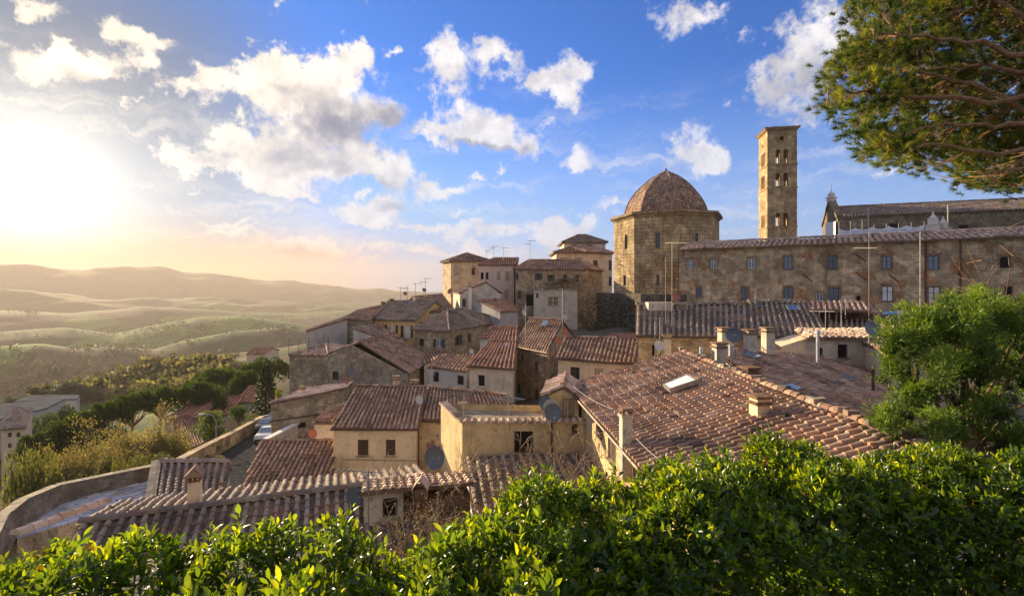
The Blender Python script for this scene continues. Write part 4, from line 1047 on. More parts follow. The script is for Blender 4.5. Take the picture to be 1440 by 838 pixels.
mb.box(Vector((8.7, 86.2, 1.5)), Vector((1, 0, 0)), Vector((0, 1, 0)), UP, (-2.4, 2.4), (-1.6, 1.6), (0, .14)); mb.build('frame', M['cap_stone'], pg)

# ------------------------------------------------------------------ the tiled houses stepping down the hill
# E5 gabled house
za = -.8; A1 = P(645, 412, 80); B1 = P(707, 412, 80); A1.z = B1.z = za; ap = P(683, 397, 80); bkv = Vector((-2.5, 12, 0))
o5, rf5 = polyhouse('gabled grey plastered house with a slim white chimney stack and green shutter',
    [(A1.x + .2, A1.y, za - .1), (B1.x - .2, B1.y, za - .1), (B1.x - .2 + bkv.x, B1.y + bkv.y, za - .1), (A1.x + .2 + bkv.x, A1.y + bkv.y, za - .1)], -9, 'pale',
    [[A1 + bkv, A1 - UP * .0, ap, ap + bkv], [B1, B1 + bkv, ap + bkv, ap]], [(ap, ap + bkv)], [(650,420,655,431,'shut'), (677,412.5,683,420,'louvre')], 'brown', .4, .42)
mb = MB(); mb.face([A1 + Vector((.2, -.003, -.3)), B1 + Vector((-.2, -.003, -.3)), ap + Vector((0, -.003, -.12))], [(0, 0), (7, 0), (3.5, 1.8)]); mb.build('gable', M['pale'], o5)
chimney(rf5, 661, 402, 443, 79.4, .55, 'white_render', 0, 'bands', sink=2)
# E6 lean-to
e0, e1, r1, r0 = P(703, 438.5, 72), P(730, 437, 76), P(714, 420.5, 80), P(668, 421, 78)
shed('low grey house with a rust brown lean-to roof beneath the pink house', e0, e1, r1, r0, -10, 'bluegrey', [(683,444,688,450,'dark')], 'red', .4, .42)
# E4 hip roof house
zz = -5.3; e = [PZ(580, 463, zz), PZ(632, 465.6, zz), PZ(686, 456, zz), None, None]
e[3] = Vector((.2, 79, zz)); e[4] = Vector((-12, 74, zz)); r0, r1 = Vector((-9.0, 69.2, -3.15)), Vector((-7.0, 71.0, -3.1))
h4 = hip('hip roofed stone house at the bend, its bright window between green shutters', e, [[r0], [r1, r0], [r1], [r1], [r0]], -13, 'warm_stone',
    [(589,476,596,486.5,'dark'), (613.5,477,621.5,488,'open'), (642.5,472,647,485,'glass_shut'), (658,469,662.5,481,'shut')], 'grey', ov=.35, sp=.36, ln=.4, mat=M['tile_old'])
# E2 long ochre house
zz = -4.5; e0, e1 = P(518, 449, 72), P(585, 451, 69); e0.z = e1.z = zz; zr = -1.9
r0, r1 = P(545, 425, 80), P(613, 423, 77); r0.z, r1.z = -2.2, -2.0
o2, rf2 = gable('long ochre house with a broad tiled roof and white curtained windows', e0, e1, r0, r1, -12, 'ochre',
    [(541,456.5,544.5,466,'shut'), (548.5,457,553.5,467,'white'), (556,457,559.5,468,'shut'), (563,458,567.5,474,'shut'), (569,458,576,475.5,'white'), (577.5,458,581,474,'shut')], 'grey', sp=.36, ln=.4, mat=M['tile_old'])
for px, py0, py1 in ((539, 424, 434), (551, 420, 430)): chimney(rf2, px, py0, py1, 79, .6, 'grey_stone', .2, 'bands')
skylight_px(rf2, [e0, e1, r1, r0], [(573, 427), (577, 427.5), (580, 424.5), (576, 424)])
# E2b continuation of roofs to the right of E2
e0, e1 = P(598, 441, 74), P(640, 432, 80); e0.z = e1.z = -3.6; r0, r1 = P(580, 419, 84), P(622, 413, 88); r0.z, r1.z = -1.6, -1.2
gable('small house with a mottled purple roof and white skylights behind the ochre house', e0, e1, r0, r1, -9, 'pale', [(635,423,639,431,'dark')], 'brown', sp=.42, ln=.45)
# E1 grey stone house, left end
fl, fr = P(430, 466, 66), P(489, 447.5, 70); br, bl = P(492, 443, 80), P(438, 462, 77)
shed('blank grey stone house at the left edge with a sloping roof line', bl, fl, fr, br, -14, 'bluegrey', [], 'brown', .4, .42)
e0, e1, r1, r0 = P(480, 449, 71), P(520, 451, 70), P(548, 426, 79), P(500, 437, 79)
shed('narrow grey stone house with a low roof leaning on the ochre house', e0, e1, r1, r0, -12, 'grey_stone', [], 'brown', .4, .42)
# E3 lean-to
e0, e1, r1, r0 = P(547, 479, 63), P(563, 474, 66), P(527, 456, 71), P(495, 461, 67.5)
shed('long low lean-to with pale plaster wall in front of the ochre house', e0, e1, r1, r0, -12, 'pale', [], 'brown', .4, .42)
# E12 stone house, gable towards the viewer
ap = P(506, 481, 57); re = P(577, 525.5, 51.5); rb = P(609, 505, 62); rtb = Vector((ap.x + 1.2, ap.y + 10, ap.z))
le = P(461, 497, 58); lb = Vector((le.x + 1.2, le.y + 10, le.z))
foot = [(le.x, le.y, le.z - .15, [(ap.x, ap.y + .02, ap.z - .15)]), (re.x - .3, re.y + .2, re.z - .1), (rb.x - .4, rb.y, rb.z - .15, [(rtb.x, rtb.y, rtb.z - .15)]), (lb.x, lb.y, lb.z - .15)]
o12, rf12 = polyhouse('big rough stone gable house with one amber window, roof falling to the right', foot, -16, 'grey_stone', [[re, rb, rtb, ap], [lb, le, ap, rtb]], [(ap, rtb)],
    [(470,492.5,476,500.5,'dark'), (467,522,476,534,'glass')], 'brown', .4, .42)
chimney(rf12, 560, 489, 500, 59, .5, 'white_render', .3, 'bands')
# E12b terrace house at its left
fl, fr = P(406, 500, 58), P(462, 499.5, 58.2); fr.z = fl.z = -7.85; bl, br = fl + Vector((1, 8, 0)), fr + Vector((1, 8, 0)); ap = (fl + fr + bl + br) / 4 + UP * .8
o12b, _ = hip('square stone house with a low pink hipped roof and wire fence at the town edge', [fl, fr, br, bl], [[ap]] * 4, -17, 'grey_stone', [], 'pale', ov=.1, sp=.36, ln=.4)
fn = thing('wire_fence', (fl.x, fl.y, -7.8), 'thin wire fence on iron posts on top of the stone house', 'fence')
mb = MB(); mc = MB()
fpts = [bl, fl, fl.lerp(fr, .25), fl.lerp(fr, .5), fl.lerp(fr, .75), fr]
for p in fpts: mb.tube([p, p + UP * 2.0], .03, 4)
for k in range(5):
    for p, q in zip(fpts[:-1], fpts[1:]): mc.tube([p + UP * (.4 + k * .4), q + UP * (.4 + k * .4)], .008, 3)
mb.build('post', M['copper'], fn); mc.build('wire', M['copper'], fn)
# E13 lower stone building and its roof
fl, fr, br, bl = P(379, 567, 44), P(486, 545, 46.5), P(497, 537, 52.5), P(428, 547, 52.5)
o13, rf13 = shed('rough stone building with a shallow tiled roof above the parked white car', bl, fl, fr, br, -17, 'grey_stone', [(416,594,430,602,'dark')], 'pale', .4, .42)
chimney(rf13, 425, 543, 553, 47, .45, 'pale', .2, 'bands')
mb = MB(); Wd = Wall([(fl.x, fl.y, 0), (fr.x, fr.y, 0), (br.x, br.y, 0), (bl.x, bl.y, 0)], -1); a2, b2, d2, n2 = Wd.frame(0)
mb.tube([(a2.x + n2.x * -.05, a2.y + n2.y * -.05, -11.8), (a2.x + d2.x * 5 - n2.x * .05, a2.y + d2.y * 5 - n2.y * .05, -11.5)], .07, 5); mb.build('pipe', M['copper'], o13)
# small courtyard terrace with pale coping, in front of it
p0, p1 = P(383, 605, 41), P(436, 602, 41)
ct = thing('courtyard_wall', (p0.x, p0.y, -14), 'low pale coped wall round a dark sunken courtyard', 'wall')
mb = MB(); mb.m = 0
mb.abox(((p0.x + p1.x) / 2, 40, -15), 3.4, .3, 2.7); mb.abox((p0.x, 42.5, -15), .3, 5, 2.7, -.1)
mb.m = 1; mb.abox(((p0.x + p1.x) / 2, 40, -12.3), 3.6, .5, .12); mb.abox((p0.x, 42.6, -12.3), .5, 5, .12, -.1)
mb.build('masonry', [M['pale'], M['white_render']], ct)
# small cream annex left of the main house
e0, e1, r1, r0 = P(440, 594, 35), P(468, 594, 34), P(490, 566, 38), P(462, 572, 40)
shed('small cream annex with steep mossy roof left of the cream house', e0, e1, r1, r0, -14.5, 'cream', [], 'brown', .36, .4)
# M main cream house
e0 = P(465, 602, 30); e1 = PZ(588, 602, e0.z); zr = -6.75; r0, r1 = PZ(501, 543, zr), PZ(599, 545, zr)
oM, rfM = gable('cream plastered house with two dark shuttered windows and a tiled roof', e0, e1, r0, r1, -14, 'cream',
    [(503,618,518,640.5,'shut'), (542.6,618,556,640.5,'shut'), (492,669,508,680,'dark'), (537,669,552,678,'dark')], 'brown', sp=.27, ln=.34, ov=.12, near=True)
for px in (517, 527):
    chimney(rfM, px + 40, 528, 547, 36, .42, 'pale', .1, 'bands') if px == 517 else chimney(rfM, 583, 534, 547, 36, .5, 'pale', .1, 'bands')
mb = MB(); mb.tube([P(588.5, 604, 29.9), P(588.5, 680, 29.9)], .05, 6); mb.build('downpipe', M['copper'], oM)
mb = MB(); mb.tube([P(478, 668, 29.9), P(480, 646, 29.9), P(587, 648, 29.9)], .018, 4); mb.build('cable', M['copper'], oM)
# M2 stone cottage joined to it
e0, e1, r0, r1 = P(587, 590, 31), P(738, 591, 30.5), PZ(601, 544.5, -6.9), PZ(713, 556, -6.9)
e1.z = e0.z
oM2, rfM2 = gable('patchy brick and plaster house with a long tiled roof right of the cream house', e0, e1, r0, r1, -14, 'patchy', [], 'brown', sp=.27, ln=.34, ov=.1)
chimney(rfM2, 651, 566, 592, 30.6, .45, 'pale', .2, 'bands', sink=1); flue(rfM2, 640, 572, 586, 31.4, .07)
# L low roof on the left
e0, e1 = P(338, 689, 27), P(467, 682, 27.4); e1.z = e0.z; r0, r1 = PZ(367, 621, -9.6), PZ(466, 620, -9.6)
gable('low house under a large plain tiled roof beside the road', e0, e1, r0, r1, -14.5, 'pale', [], 'brown', sp=.27, ln=.34, ov=.15, back=.35)
# E7 gable roof, house facing left
A, B = P(722, 486, 53.6), P(770, 495.5, 48); zz = -6.2; A.z = B.z = zz; r0, r1 = P(744, 448, 60.2), P(792, 450.5, 57); r0.z = r1.z = -3.72
o7, rf7 = gable('tall rubble stone house, sunlit on its left side, under a striped tile roof', A, B, r0, r1, -15, 'warm_stone',
    [(733,498,736,508,'dark'), (752,507,755.5,523,'shut'), (727,540,732,556,'shut'), (752,548,757,562,'shut'), (771,511,780,527,'louvre')], 'brown', sp=.42, ln=.45)
skylight_px(rf7, [A, B, r1, r0], [(762, 458), (769, 458.5), (772, 453), (765, 452.5)])
# E8
zz = -6.16; e0, e1 = PZ(781, 503.5, zz), PZ(893, 511.5, zz); r0, r1 = PZ(793, 474.5, -4.7), PZ(899, 477, -4.7)
gable('cream house with a regular dark tiled roof and one half boarded window', e0, e1, r0, r1, -12, 'cream', [(802,516,815,534,'glass'), (836,518,848,529,'louvre')], 'brown', sp=.36, ln=.4)
# E9
zz = -7.2; e0, e1 = PZ(656, 514.5, zz), PZ(724, 518.6, zz); r0, r1 = PZ(687, 479, -5.4), PZ(727, 481, -5.4)
o9, rf9 = gable('plastered house with a reddish roof, small skylight and white framed black window', e0, e1, r0, r1, -13.5, 'pale', [(671,526.5,682,544,'wdark')], 'red', sp=.36, ln=.4)
skylight_px(rf9, [e0, e1, r1, r0], [(709, 488), (715, 488.5), (717, 483.5), (711, 483)])
# E10
e0, e1, r1, r0 = PZ(600, 516, -7.9), PZ(657, 522, -7.9), PZ(674, 499.5, -6.9), PZ(617, 499.5, -7.0)
shed('low blue grey house in shade with two black windows under an old roof', e0, e1, r1, r0, -13, 'bluegrey', [(643,528,652,541,'dark'), (609,523,617,537,'dark')], 'brown', .4, .42)
# E11
e0, e1, r1, r0 = PZ(673, 475, -5.7), PZ(728, 480, -5.7), PZ(728, 459, -4.7), PZ(690, 458.5, -4.7)
shed('small patched roof squeezed between the hip roofed and rubble houses', e0, e1, r1, r0, -11, 'bluegrey', [], 'red', .42, .42)
e0, e1, r1, r0 = P(596, 512, 56), P(640, 497, 60), P(628, 488, 64), P(590, 497, 64)
shed('sunken dark roof in the alley below the hip roofed house', e0, e1, r1, r0, -13, 'bluegrey', [], 'brown', .42, .42)
e0, e1, r1, r0 = P(845, 478, 62), P(893, 478, 60), P(893, 469, 66), P(860, 469, 68)
shed('low red roof at the foot of the dark town wall', e0, e1, r1, r0, -12, 'dark_stone', [], 'red', .42, .42)

# ------------------------------------------------------------------ near roofs on the right
# Y terrace building with yellow wall
Yz = -6.5; y0, y1 = P(650, 597, 24), P(824, 590, 24); y2, y3 = Vector((3.4, 27.5, Yz)), Vector((-4, 28, Yz)); y0.z = y1.z = Yz
oY = house('flat topped yellow house with a black doorway and a tile coped parapet', [(q.x, q.y, Yz) for q in (y0, y1, y2, y3)], -12.5, 'yellow', [(723,606,750,637,'dark'), (804,597,812,610,'dark')], near=True)
mb = MB(); dd = (y1 - y0); L = dd.length; dd.normalize()
for (p, q) in ((y0, y1), (y3, y0)):
    g = (q - p); L = g.length; g.normalize(); nn = Vector((g.y, -g.x, 0)); k = int(L / .34)
    for i in range(k):
        mb.cur = vary(rng.choice(PAL['pale'])); o_ = p + g * (i + .5) * L / k
        pts = [(-.16, 0), (-.11, .09), (0, .13), (.11, .09), (.16, 0)]
        fa = [o_ + g * a_ + UP * (b_ + .02) + nn * .12 for a_, b_ in pts]; fb = [o_ + g * a_ + UP * (b_ + .08) - nn * .28 for a_, b_ in pts]
        for j in range(4): mb.face([fa[j], fa[j + 1], fb[j + 1], fb[j]])
        mb.face(list(reversed(fa)))
mb.build('coping', M['tile'], oY)
mb = MB(); mb.face([q - UP * .35 for q in (y0, y1, y2, y3)]); mb.build('roof', M['cap_stone'], oY)
mb = MB(); mb.tube([P(776, 592, 23.93), P(776, 636, 23.93)], .05, 6); mb.build('downpipe', M['copper'], oY)
# its lower roof towards the viewer
e0, e1, r1, r0 = P(667, 738, 18.6), P(905, 720, 18.0), P(846, 636, 23.7), P(653, 643, 23.8)
shed('worn lower roof of the yellow house tangled with bare shrub twigs', e0, e1, r1, r0, -12.5, 'white_render', [], 'grey', .4, .42, name='outhouse')
# G the big roof
zE_, zR_ = -5.3, -3.5
e_far, e_near = Vector((3.0, 27.2, zE_)), Vector((4.05, 11.2, zE_)); r_far, r_near = Vector((9.25, 27.2, zR_)), Vector((8.95, 10.8, zR_))
bf, bn = Vector((11.2, 27.2, -4.6)), Vector((10.9, 10.8, -4.6))
foot = [(e_far.x + .35, e_far.y - .2, zE_ - .1, ), (e_near.x + .35, e_near.y + .2, zE_ - .1, [(r_near.x, r_near.y + .2, zR_ - .16)]), (bn.x - .1, bn.y + .2, -4.8), (bf.x - .1, bf.y - .2, -4.8, [(r_far.x, r_far.y - .2, zR_ - .16)])]
mainpoly = [e_near, e_far, r_far, r_near]
oG, rfG = polyhouse('large yellow walled house under a broad sunlit brown tile roof in the foreground', foot, -11.5, 'yellow', [mainpoly, [bf, bn, r_near, r_far]], [(r_near, r_far)],
    [(838,585,847,612,'shut'), (855,612,866,650,'shut')], 'brown', .30, .34, near=True, seg=6)
skylight_px(rfG, mainpoly, [(934, 545), (943, 552), (982, 539), (968, 531)], 'curtain')
chimney(rfG, 880, 573, 654, 16.6, .34, 'pale', .1, 'slab')
chimney(rfG, 1011, 481, 517, 25, .5, 'pale', .1, 'bands'); chimney(rfG, 1054, 515, 540, 21.6, .55, 'brick', .2, 'bands'); chimney(rfG, 1068, 555, 614, 15.4, .42, 'cream', .15, 'bands')
flue(rfG, 1105, 586, 608, 14.6, .07, 'rubber'); flue(rfG, 986, 488, 511, 25.5, .1, 'zinc', False); flue(rfG, 1028, 485, 500, 26, .14, 'zinc', False)
gutter(oG, e_far + Vector((-.08, 0, -.06)), e_near + Vector((-.08, 0, -.06)), .06)
# loose stones, ridge rubble and broken tiles lying on the roof
for k in range(26):
    mb = MB()
    u_, v_ = rng.random(), rng.random() ** .7
    p = e_far.lerp(e_near, u_).lerp(r_far.lerp(r_near, u_), v_) + UP * .12; s_ = rng.uniform(.04, .1); mb.cur = vary(rng.choice(PAL['brown']))
    mb.box(p, Vector((math.cos(k), math.sin(k), .1)).normalized(), Vector((-math.sin(k), math.cos(k), 0)), UP, (-s_ * 1.6, s_ * 1.6), (-s_, s_), (-.04, s_ * .6)); mb.build('loose_tile', M['tile'], rfG)
for k in range(26):
    mb = MB()
    p = r_far.lerp(r_near, rng.random()) + UP * .16; s_ = rng.uniform(.05, .12); mb.cur = vary(rng.choice(PAL['grey']))
    mb.box(p, Vector((math.cos(k), math.sin(k), .1)).normalized(), Vector((-math.sin(k), math.cos(k), 0)), UP, (-s_ * 1.6, s_ * 1.6), (-s_, s_), (-.04, s_)); mb.build('ridge_stone', M['tile'], rfG)
# G annex: little gabled yellow front at its far end
ap = P(792, 542, 24.9); al_, ar_ = P(762, 555, 24.6), P(814, 556, 24.8); bkv = Vector((.5, 3.2, 0))
oA, rfA = polyhouse('small gabled yellow annex with pale louvred shutters behind the blue dishes', [(al_.x + .06, al_.y + .02, al_.z - .1, [(ap.x, ap.y, ap.z - .12)]), (ar_.x, ar_.y + .02, ar_.z - .1), (ar_.x + bkv.x, ar_.y + bkv.y, ar_.z - .1, [(ap.x + bkv.x, ap.y + bkv.y, ap.z - .12)]), (al_.x + .06 + bkv.x, al_.y + bkv.y, al_.z - .1)], -9, 'yellow',
    [[al_ + bkv, al_ - bkv * .06, ap - bkv * .06, ap + bkv], [ar_ - bkv * .06, ar_ + bkv, ap + bkv, ap - bkv * .06]], [(ap - bkv * .06, ap + bkv)], [(789,561,797,586,'louvre'), (799,560,808,586,'louvre')], 'pale', .34, .38, near=True)
# R2 shaded roof beyond G's ridge
def r2(x, y): return -3.47 - .2 * (x - 11.2) + .2 * (y - 27)
q = [Vector((x, y, r2(x, y))) for x, y in ((9.6, 13.5), (20.5, 24.6), (24.2, 33.6), (10.4, 26.9))]
R2p = [Vector((x, y, r2(x, y))) for x, y in ((11.1, 13.2), (25.5, 27.6), (24.9, 34.2), (10.9, 27.4), (10.9, 16))]
R2p = [Vector((x, y, r2(x, y))) for x, y in ((11.1, 10.8), (25.2, 24.9), (24.9, 34.3), (19.2, 31.6), (11.05, 27.4))]
oR, rfR = polyhouse('broad shaded house with a diamond patterned tile roof behind the sunlit roof', [(p.x + (17 - p.x) * .02, p.y + (23 - p.y) * .02, p.z - .18) for p in R2p], -11, 'pale', [R2p], [], [], 'brown', .38, .38, along=Vector((.7, -.7, 0)), seg=5)
for (px, a_, b_, d_) in ((1055, 463, 494, 28.2), (1080, 460, 491, 28.6), (1018, 460, 486, 29)): chimney(rfR, px, a_, b_, d_, .52, 'pale', .1, 'bands', sink=.6)
flue(rfR, 1150, 467, 512, 28.2, .09); flue(rfR, 1228, 517, 540, 24, .07, 'tile' if False else 'copper', False)
for pts in ([(1038, 500), (1060, 507), (1073, 504), (1048, 496)], [(1180, 530), (1196, 539), (1206, 536), (1190, 528)], [(1098, 545), (1118, 553), (1130, 550), (1112, 542)]): skylight_px(rfR, R2p[:4], pts)
# T2 terrace box
t0, t1 = P(1133, 476, 30.5), P(1243, 475, 30.0); t0.z = t1.z = -3.07
T2f = [(t0.x, t0.y, -3.07), (t1.x, t1.y, -3.07), (t1.x + 1, t1.y + 3, -3.07), (t0.x + 1, t0.y + 3, -3.07)]
oT = house('low grey plastered penthouse with a tiny black window behind the shaded roof', T2f, -6.5, 'pale', [(1178,484,1192,504,'dark'), (1152,489,1157,500,'dark')], near=True)
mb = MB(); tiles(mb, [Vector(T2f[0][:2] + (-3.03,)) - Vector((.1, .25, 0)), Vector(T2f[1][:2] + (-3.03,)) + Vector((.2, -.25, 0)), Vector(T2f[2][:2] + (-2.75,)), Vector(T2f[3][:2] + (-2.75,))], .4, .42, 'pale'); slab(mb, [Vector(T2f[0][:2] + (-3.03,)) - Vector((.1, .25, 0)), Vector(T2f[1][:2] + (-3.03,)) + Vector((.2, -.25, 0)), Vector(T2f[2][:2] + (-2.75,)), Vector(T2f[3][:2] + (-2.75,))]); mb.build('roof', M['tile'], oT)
l0, l1 = P(1098, 492, 29.6), P(1133, 476, 30.5)
mb = MB(); mb.face([Vector((l0.x, l0.y, -6)), Vector((l1.x, l1.y, -6)), l1, l0 + UP * .2], [(0, 0), (1.8, 0), (1.8, 3), (0, 2.4)]); mb.face([l0 + UP * .2, l1, l1 + Vector((1, 3, 0)), l0 + Vector((1, 3, .2))]); mb.build('side_wall', M['cream'], oT)
# gabled cream house right of it
a_, b_, c_ = P(1242, 489, 27.5), P(1312, 470, 27.8), P(1385, 492, 27); bkv = Vector((1.6, 6, 0)); a_.z = c_.z = min(a_.z, c_.z)
polyhouse('cream gabled house half hidden behind the cypress bush', [(a_.x + .1, a_.y, a_.z - .1, [(b_.x, b_.y, b_.z - .12)]), (c_.x - .1, c_.y, c_.z - .1), (c_.x - .1 + bkv.x, c_.y + bkv.y, c_.z - .1, [(b_.x + bkv.x, b_.y + bkv.y, b_.z - .12)]), (a_.x + .1 + bkv.x, a_.y + bkv.y, a_.z - .1)], -9, 'cream',
    [[a_ + bkv, a_ - bkv * .04, b_ - bkv * .04, b_ + bkv], [c_ - bkv * .04, c_ + bkv, b_ + bkv, b_ - bkv * .04]], [(b_ - bkv * .04, b_ + bkv)], [], 'pale', .36, .4)
# E14 row of roofs under the palace
zz = -3.25; e0, e1 = PZ(893, 472, zz), PZ(1052, 473, zz); r0, r1 = P(894, 427, 39.6), P(1050, 432, 39.6); r0.z = r1.z = -1.35
o14, rf14 = gable('long dark ribbed tile roof below the palace, its left wall warm stone', e0, e1, r0, r1, -8, 'warm_stone', [(917,485,921,500,'dark')], 'grey', sp=.42, ln=.45, back=.4, mat=M['tile_old'])
mb = MB(); mb.abox((P(927, 432, 38.6).x, 38.6, -1.75), 1.9, .9, .65); mb.build('dormer', M['pale'], rf14); mb = MB(); mb.abox((P(957, 432, 38.6).x, 38.6, -1.75), .9, .8, .55); mb.build('dormer', M['grey_stone'], rf14)
chimney(rf14, 937, 470, 500, 33.5, .5, 'pale', 0, 'bands', sink=1)
e0, e1 = PZ(1054, 473, zz), PZ(1165, 474, zz); r0, r1 = P(1052, 425, 40), P(1138, 424.5, 40); r0.z = r1.z = -1.15
o14b, rf14b = gable('second ribbed tile roof with a blue skylight between the roof row and the porch', e0, e1, r0, r1, -8, 'pale', [], 'grey', sp=.42, ln=.45, back=.4, mat=M['tile_old'])
skylight_px(rf14b, [e0, e1, r1, r0], [(1108, 437.5), (1125, 438), (1121, 432), (1104, 431.5)])
# E15 porch with timber posts
e0, e1, r1, r0 = P(1139, 436.5, 37.5), P(1224, 436.5, 36), P(1216, 425.5, 42), P(1138, 424.5, 42)
o15 = thing('porch', ((e0.x + e1.x) / 2, 39, -4), 'open roof porch with yellow timber posts and a dark interior', 'porch')
roof(o15, [[e0, e1, r1, r0]], [], 'pale', .42, .45)
mb = MB()
for px in (1142, 1152, 1166, 1176): mb.tube([P(px, 437, 37.2), P(px, 470, 37.2)], .05, 6)
mb.build('post', M['louvre'], o15)
mb = MB(); p, q = P(1170, 436, 39.5), P(1225, 436, 38); mb.face([Vector((p.x, p.y, -5)), Vector((q.x, q.y, -5)), q, p], [(0, 0), (3, 0), (3, 3), (0, 3)]); p0 = P(1139, 436, 40); mb.face([Vector((p0.x, p0.y, -5)), Vector((p.x, p.y, -5)), p, p0], [(0, 0), (2, 0), (2, 3), (0, 3)]); mb.build('wall', M['brick'], o15)
e0, e1, r1, r0 = P(1160, 477, 32.5), P(1246, 477, 31.5), P(1236, 450, 38.5), P(1165, 452, 37)
shed('low shaded roof in front of the timber porch', e0, e1, r1, r0, -7, 'pale', [], 'grey', .42, .45)
e0, e1, r1, r0 = P(1228, 474, 32.5), P(1335, 468, 31), P(1318, 438.5, 39), P(1224, 441, 38.5)
oS, rfS = shed('purple brown tiled roof with a long white skylight beside the porch', e0, e1, r1, r0, -7, 'brick', [], 'brown', .42, .45)
skylight_px(rfS, [e0, e1, r1, r0], [(1240, 445), (1279, 444), (1276, 439.5), (1242, 440.5)])
chimney(rfS, 1254, 463, 479, 31.5, .7, 'pale', .1, 'bands'); chimney(rfS, 1276, 451, 474, 32, .36, 'brick', .1, 'plain')

# ------------------------------------------------------------------ near roofs on the left
ra, rb = P(112, 738, 15), P(604, 671.5, 18.6); rb.z = ra.z = -7.1; dd = rb - ra; dd.normalize(); nn = Vector((dd.y, -dd.x, 0))
ef0, ef1 = ra + nn * 4 - UP * 1.6, rb + nn * 4 - UP * 1.6; eb0, eb1 = ra - nn * 2.6 - UP * .45, rb - nn * 2.6 - UP * .45
def i2(p, q, k=.08): return p + (q - p) * k
foot = [(ef0.x + dd.x * .1 - nn.x * .2, ef0.y + dd.y * .1 - nn.y * .2, ef0.z - .1), (ef1.x - dd.x * .1 - nn.x * .2, ef1.y - nn.y * .2, ef1.z - .1, [(rb.x - dd.x * .1, rb.y, rb.z - .16)]), (eb1.x - dd.x * .1 + nn.x * .2, eb1.y + nn.y * .2, eb1.z - .14), (eb0.x + dd.x * .1 + nn.x * .2, eb0.y + nn.y * .2, eb0.z - .14, [(ra.x + dd.x * .1, ra.y, ra.z - .16)])]
oF, rfF = polyhouse('long low house whose roof runs across the foreground, one slope shaded, one sunlit', foot, -13, 'pale', [[ef0, ef1, rb, ra], [eb1, eb0, ra, rb]], [(ra, rb)], [], 'grey', .31, .36, near=True, seg=5)
chimney(rfF, 274, 664, 707, 16.6, .36, 'cream', .35, 'gable', dp=.36)
# dormer with a window
da, db_ = P(512, 688, 16.2), P(583, 681, 16.6); zt = -6.55
dm0, dm1 = Vector((da.x, da.y, zt)), Vector((db_.x, db_.y, zt)); g = (dm1 - dm0).normalized(); gn = Vector((-g.y, g.x, 0))
dor = house('small plastered roof dormer with a black window and a bright tile top', [(dm0.x, dm0.y, zt - .1), (dm0.x + g.x * 1.25, dm0.y + g.y * 1.25, zt - .1), (dm0.x + g.x * 1.25 + gn.x * 1.8, dm0.y + g.y * 1.25 + gn.y * 1.8, zt - .5), (dm0.x + gn.x * 1.8, dm0.y + gn.y * 1.8, zt - .5)], -8.6, 'pale', [(538,700,559,727,'dark')], name='dormer_house', cat='dormer', near=True)
roof(dor, [[dm0 - g * .1 - gn * .2, dm1 + g * .6 - gn * .2, dm1 + g * .6 + gn * 2.0 - UP * .42, dm0 - g * .1 + gn * 2.0 - UP * .42]], pal='pale', sp=.3, ln=.45, seg=5)
brk = thing('brick_shed', (dm1.x, dm1.y, -8.6), 'low brick wall block with a little peaked tile chimney beside the dormer', 'shed')
mb = MB(); o_ = dm0 + g * 1.32; mb.box(Vector((o_.x, o_.y, 0)), g, gn, UP, (0, 2.2), (.15, 1.7), (-8.9, zt - .6)); mb.build('wall', M['brick'], brk)
mb = MB(); c_ = P(592, 690, 16.4); mb.abox((c_.x, c_.y, -6.9), .42, .4, .34, .3); mb.build('chimney', M['brick'], brk)
mb = MB(); mb.cur = PAL['pale'][0]
for s_ in (-1, 1):
    for h_ in (0, .05): mb.face([Vector((c_.x + s_ * .26, c_.y - .28, -6.58 + h_)), Vector((c_.x + s_ * .26, c_.y + .28, -6.58 + h_)), Vector((c_.x, c_.y + .28, -6.24 + h_)), Vector((c_.x, c_.y - .28, -6.24 + h_))])
mb.build('chimney_cap', M['tile'], brk)
roof(brk, [[o_ - gn * .0 + UP * (zt - o_.z - .1), o_ + g * 2.3 + UP * (zt - o_.z - .1), o_ + g * 2.3 + gn * 2 + UP * (zt - o_.z - .5), o_ + gn * 2 + UP * (zt - o_.z - .5)]], pal='pale', sp=.3, ln=.45)
# parapet terrace with shaded slab roof, far left
T = thing('parapet_terrace', (-15, 22, -12), 'blue shaded slab roof enclosed by a curving stone parapet at lower left', 'terrace')
pp = [P(-60, 800, 13.5), P(2, 716, 18.2), P(32, 697, 20.0), P(80, 681, 22.0), P(215, 655.5, 25.2)]
for k, q in enumerate(pp): q.z = [-8.6, -8.3, -8.45, -8.67, -8.95][k]
mb = MB()
for p, q in zip(pp[:-1], pp[1:]):
    g2 = (q - p); g2.z = 0; g2.normalize(); n2 = Vector((g2.y, -g2.x, 0)); w_ = .2
    a0, a1, b1, b0 = p - n2 * w_, q - n2 * w_, q + n2 * w_, p + n2 * w_
    mb.m = 0; mb.face([b0, b1, a1, a0], [(0, 0), (3, 0), (3, .4), (0, .4)]); mb.m = 1
    for (s0, s1) in ((b0, b1), (a1, a0)):
        mb.face([Vector((s0.x, s0.y, -14)), Vector((s1.x, s1.y, -14)), s1, s0], [(0, -14), ((s1 - s0).length, -14), ((s1 - s0).length, s1.z), (0, s0.z)])
mb.build('parapet', [M['cap_stone'], M['parapet']], T)
sl = [PZ(34, 764, -9.55), PZ(206, 704, -9.55), PZ(214, 676, -9.55), PZ(86, 706, -9.55), PZ(24, 742, -9.55)]
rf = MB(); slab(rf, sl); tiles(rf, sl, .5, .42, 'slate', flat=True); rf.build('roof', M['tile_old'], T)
mb = MB(); ridge(mb, P(20, 755, 16.2), P(150, 708, 19.5), 'pale', .19, .42, .05); mb.build('coping', M['tile'], T)
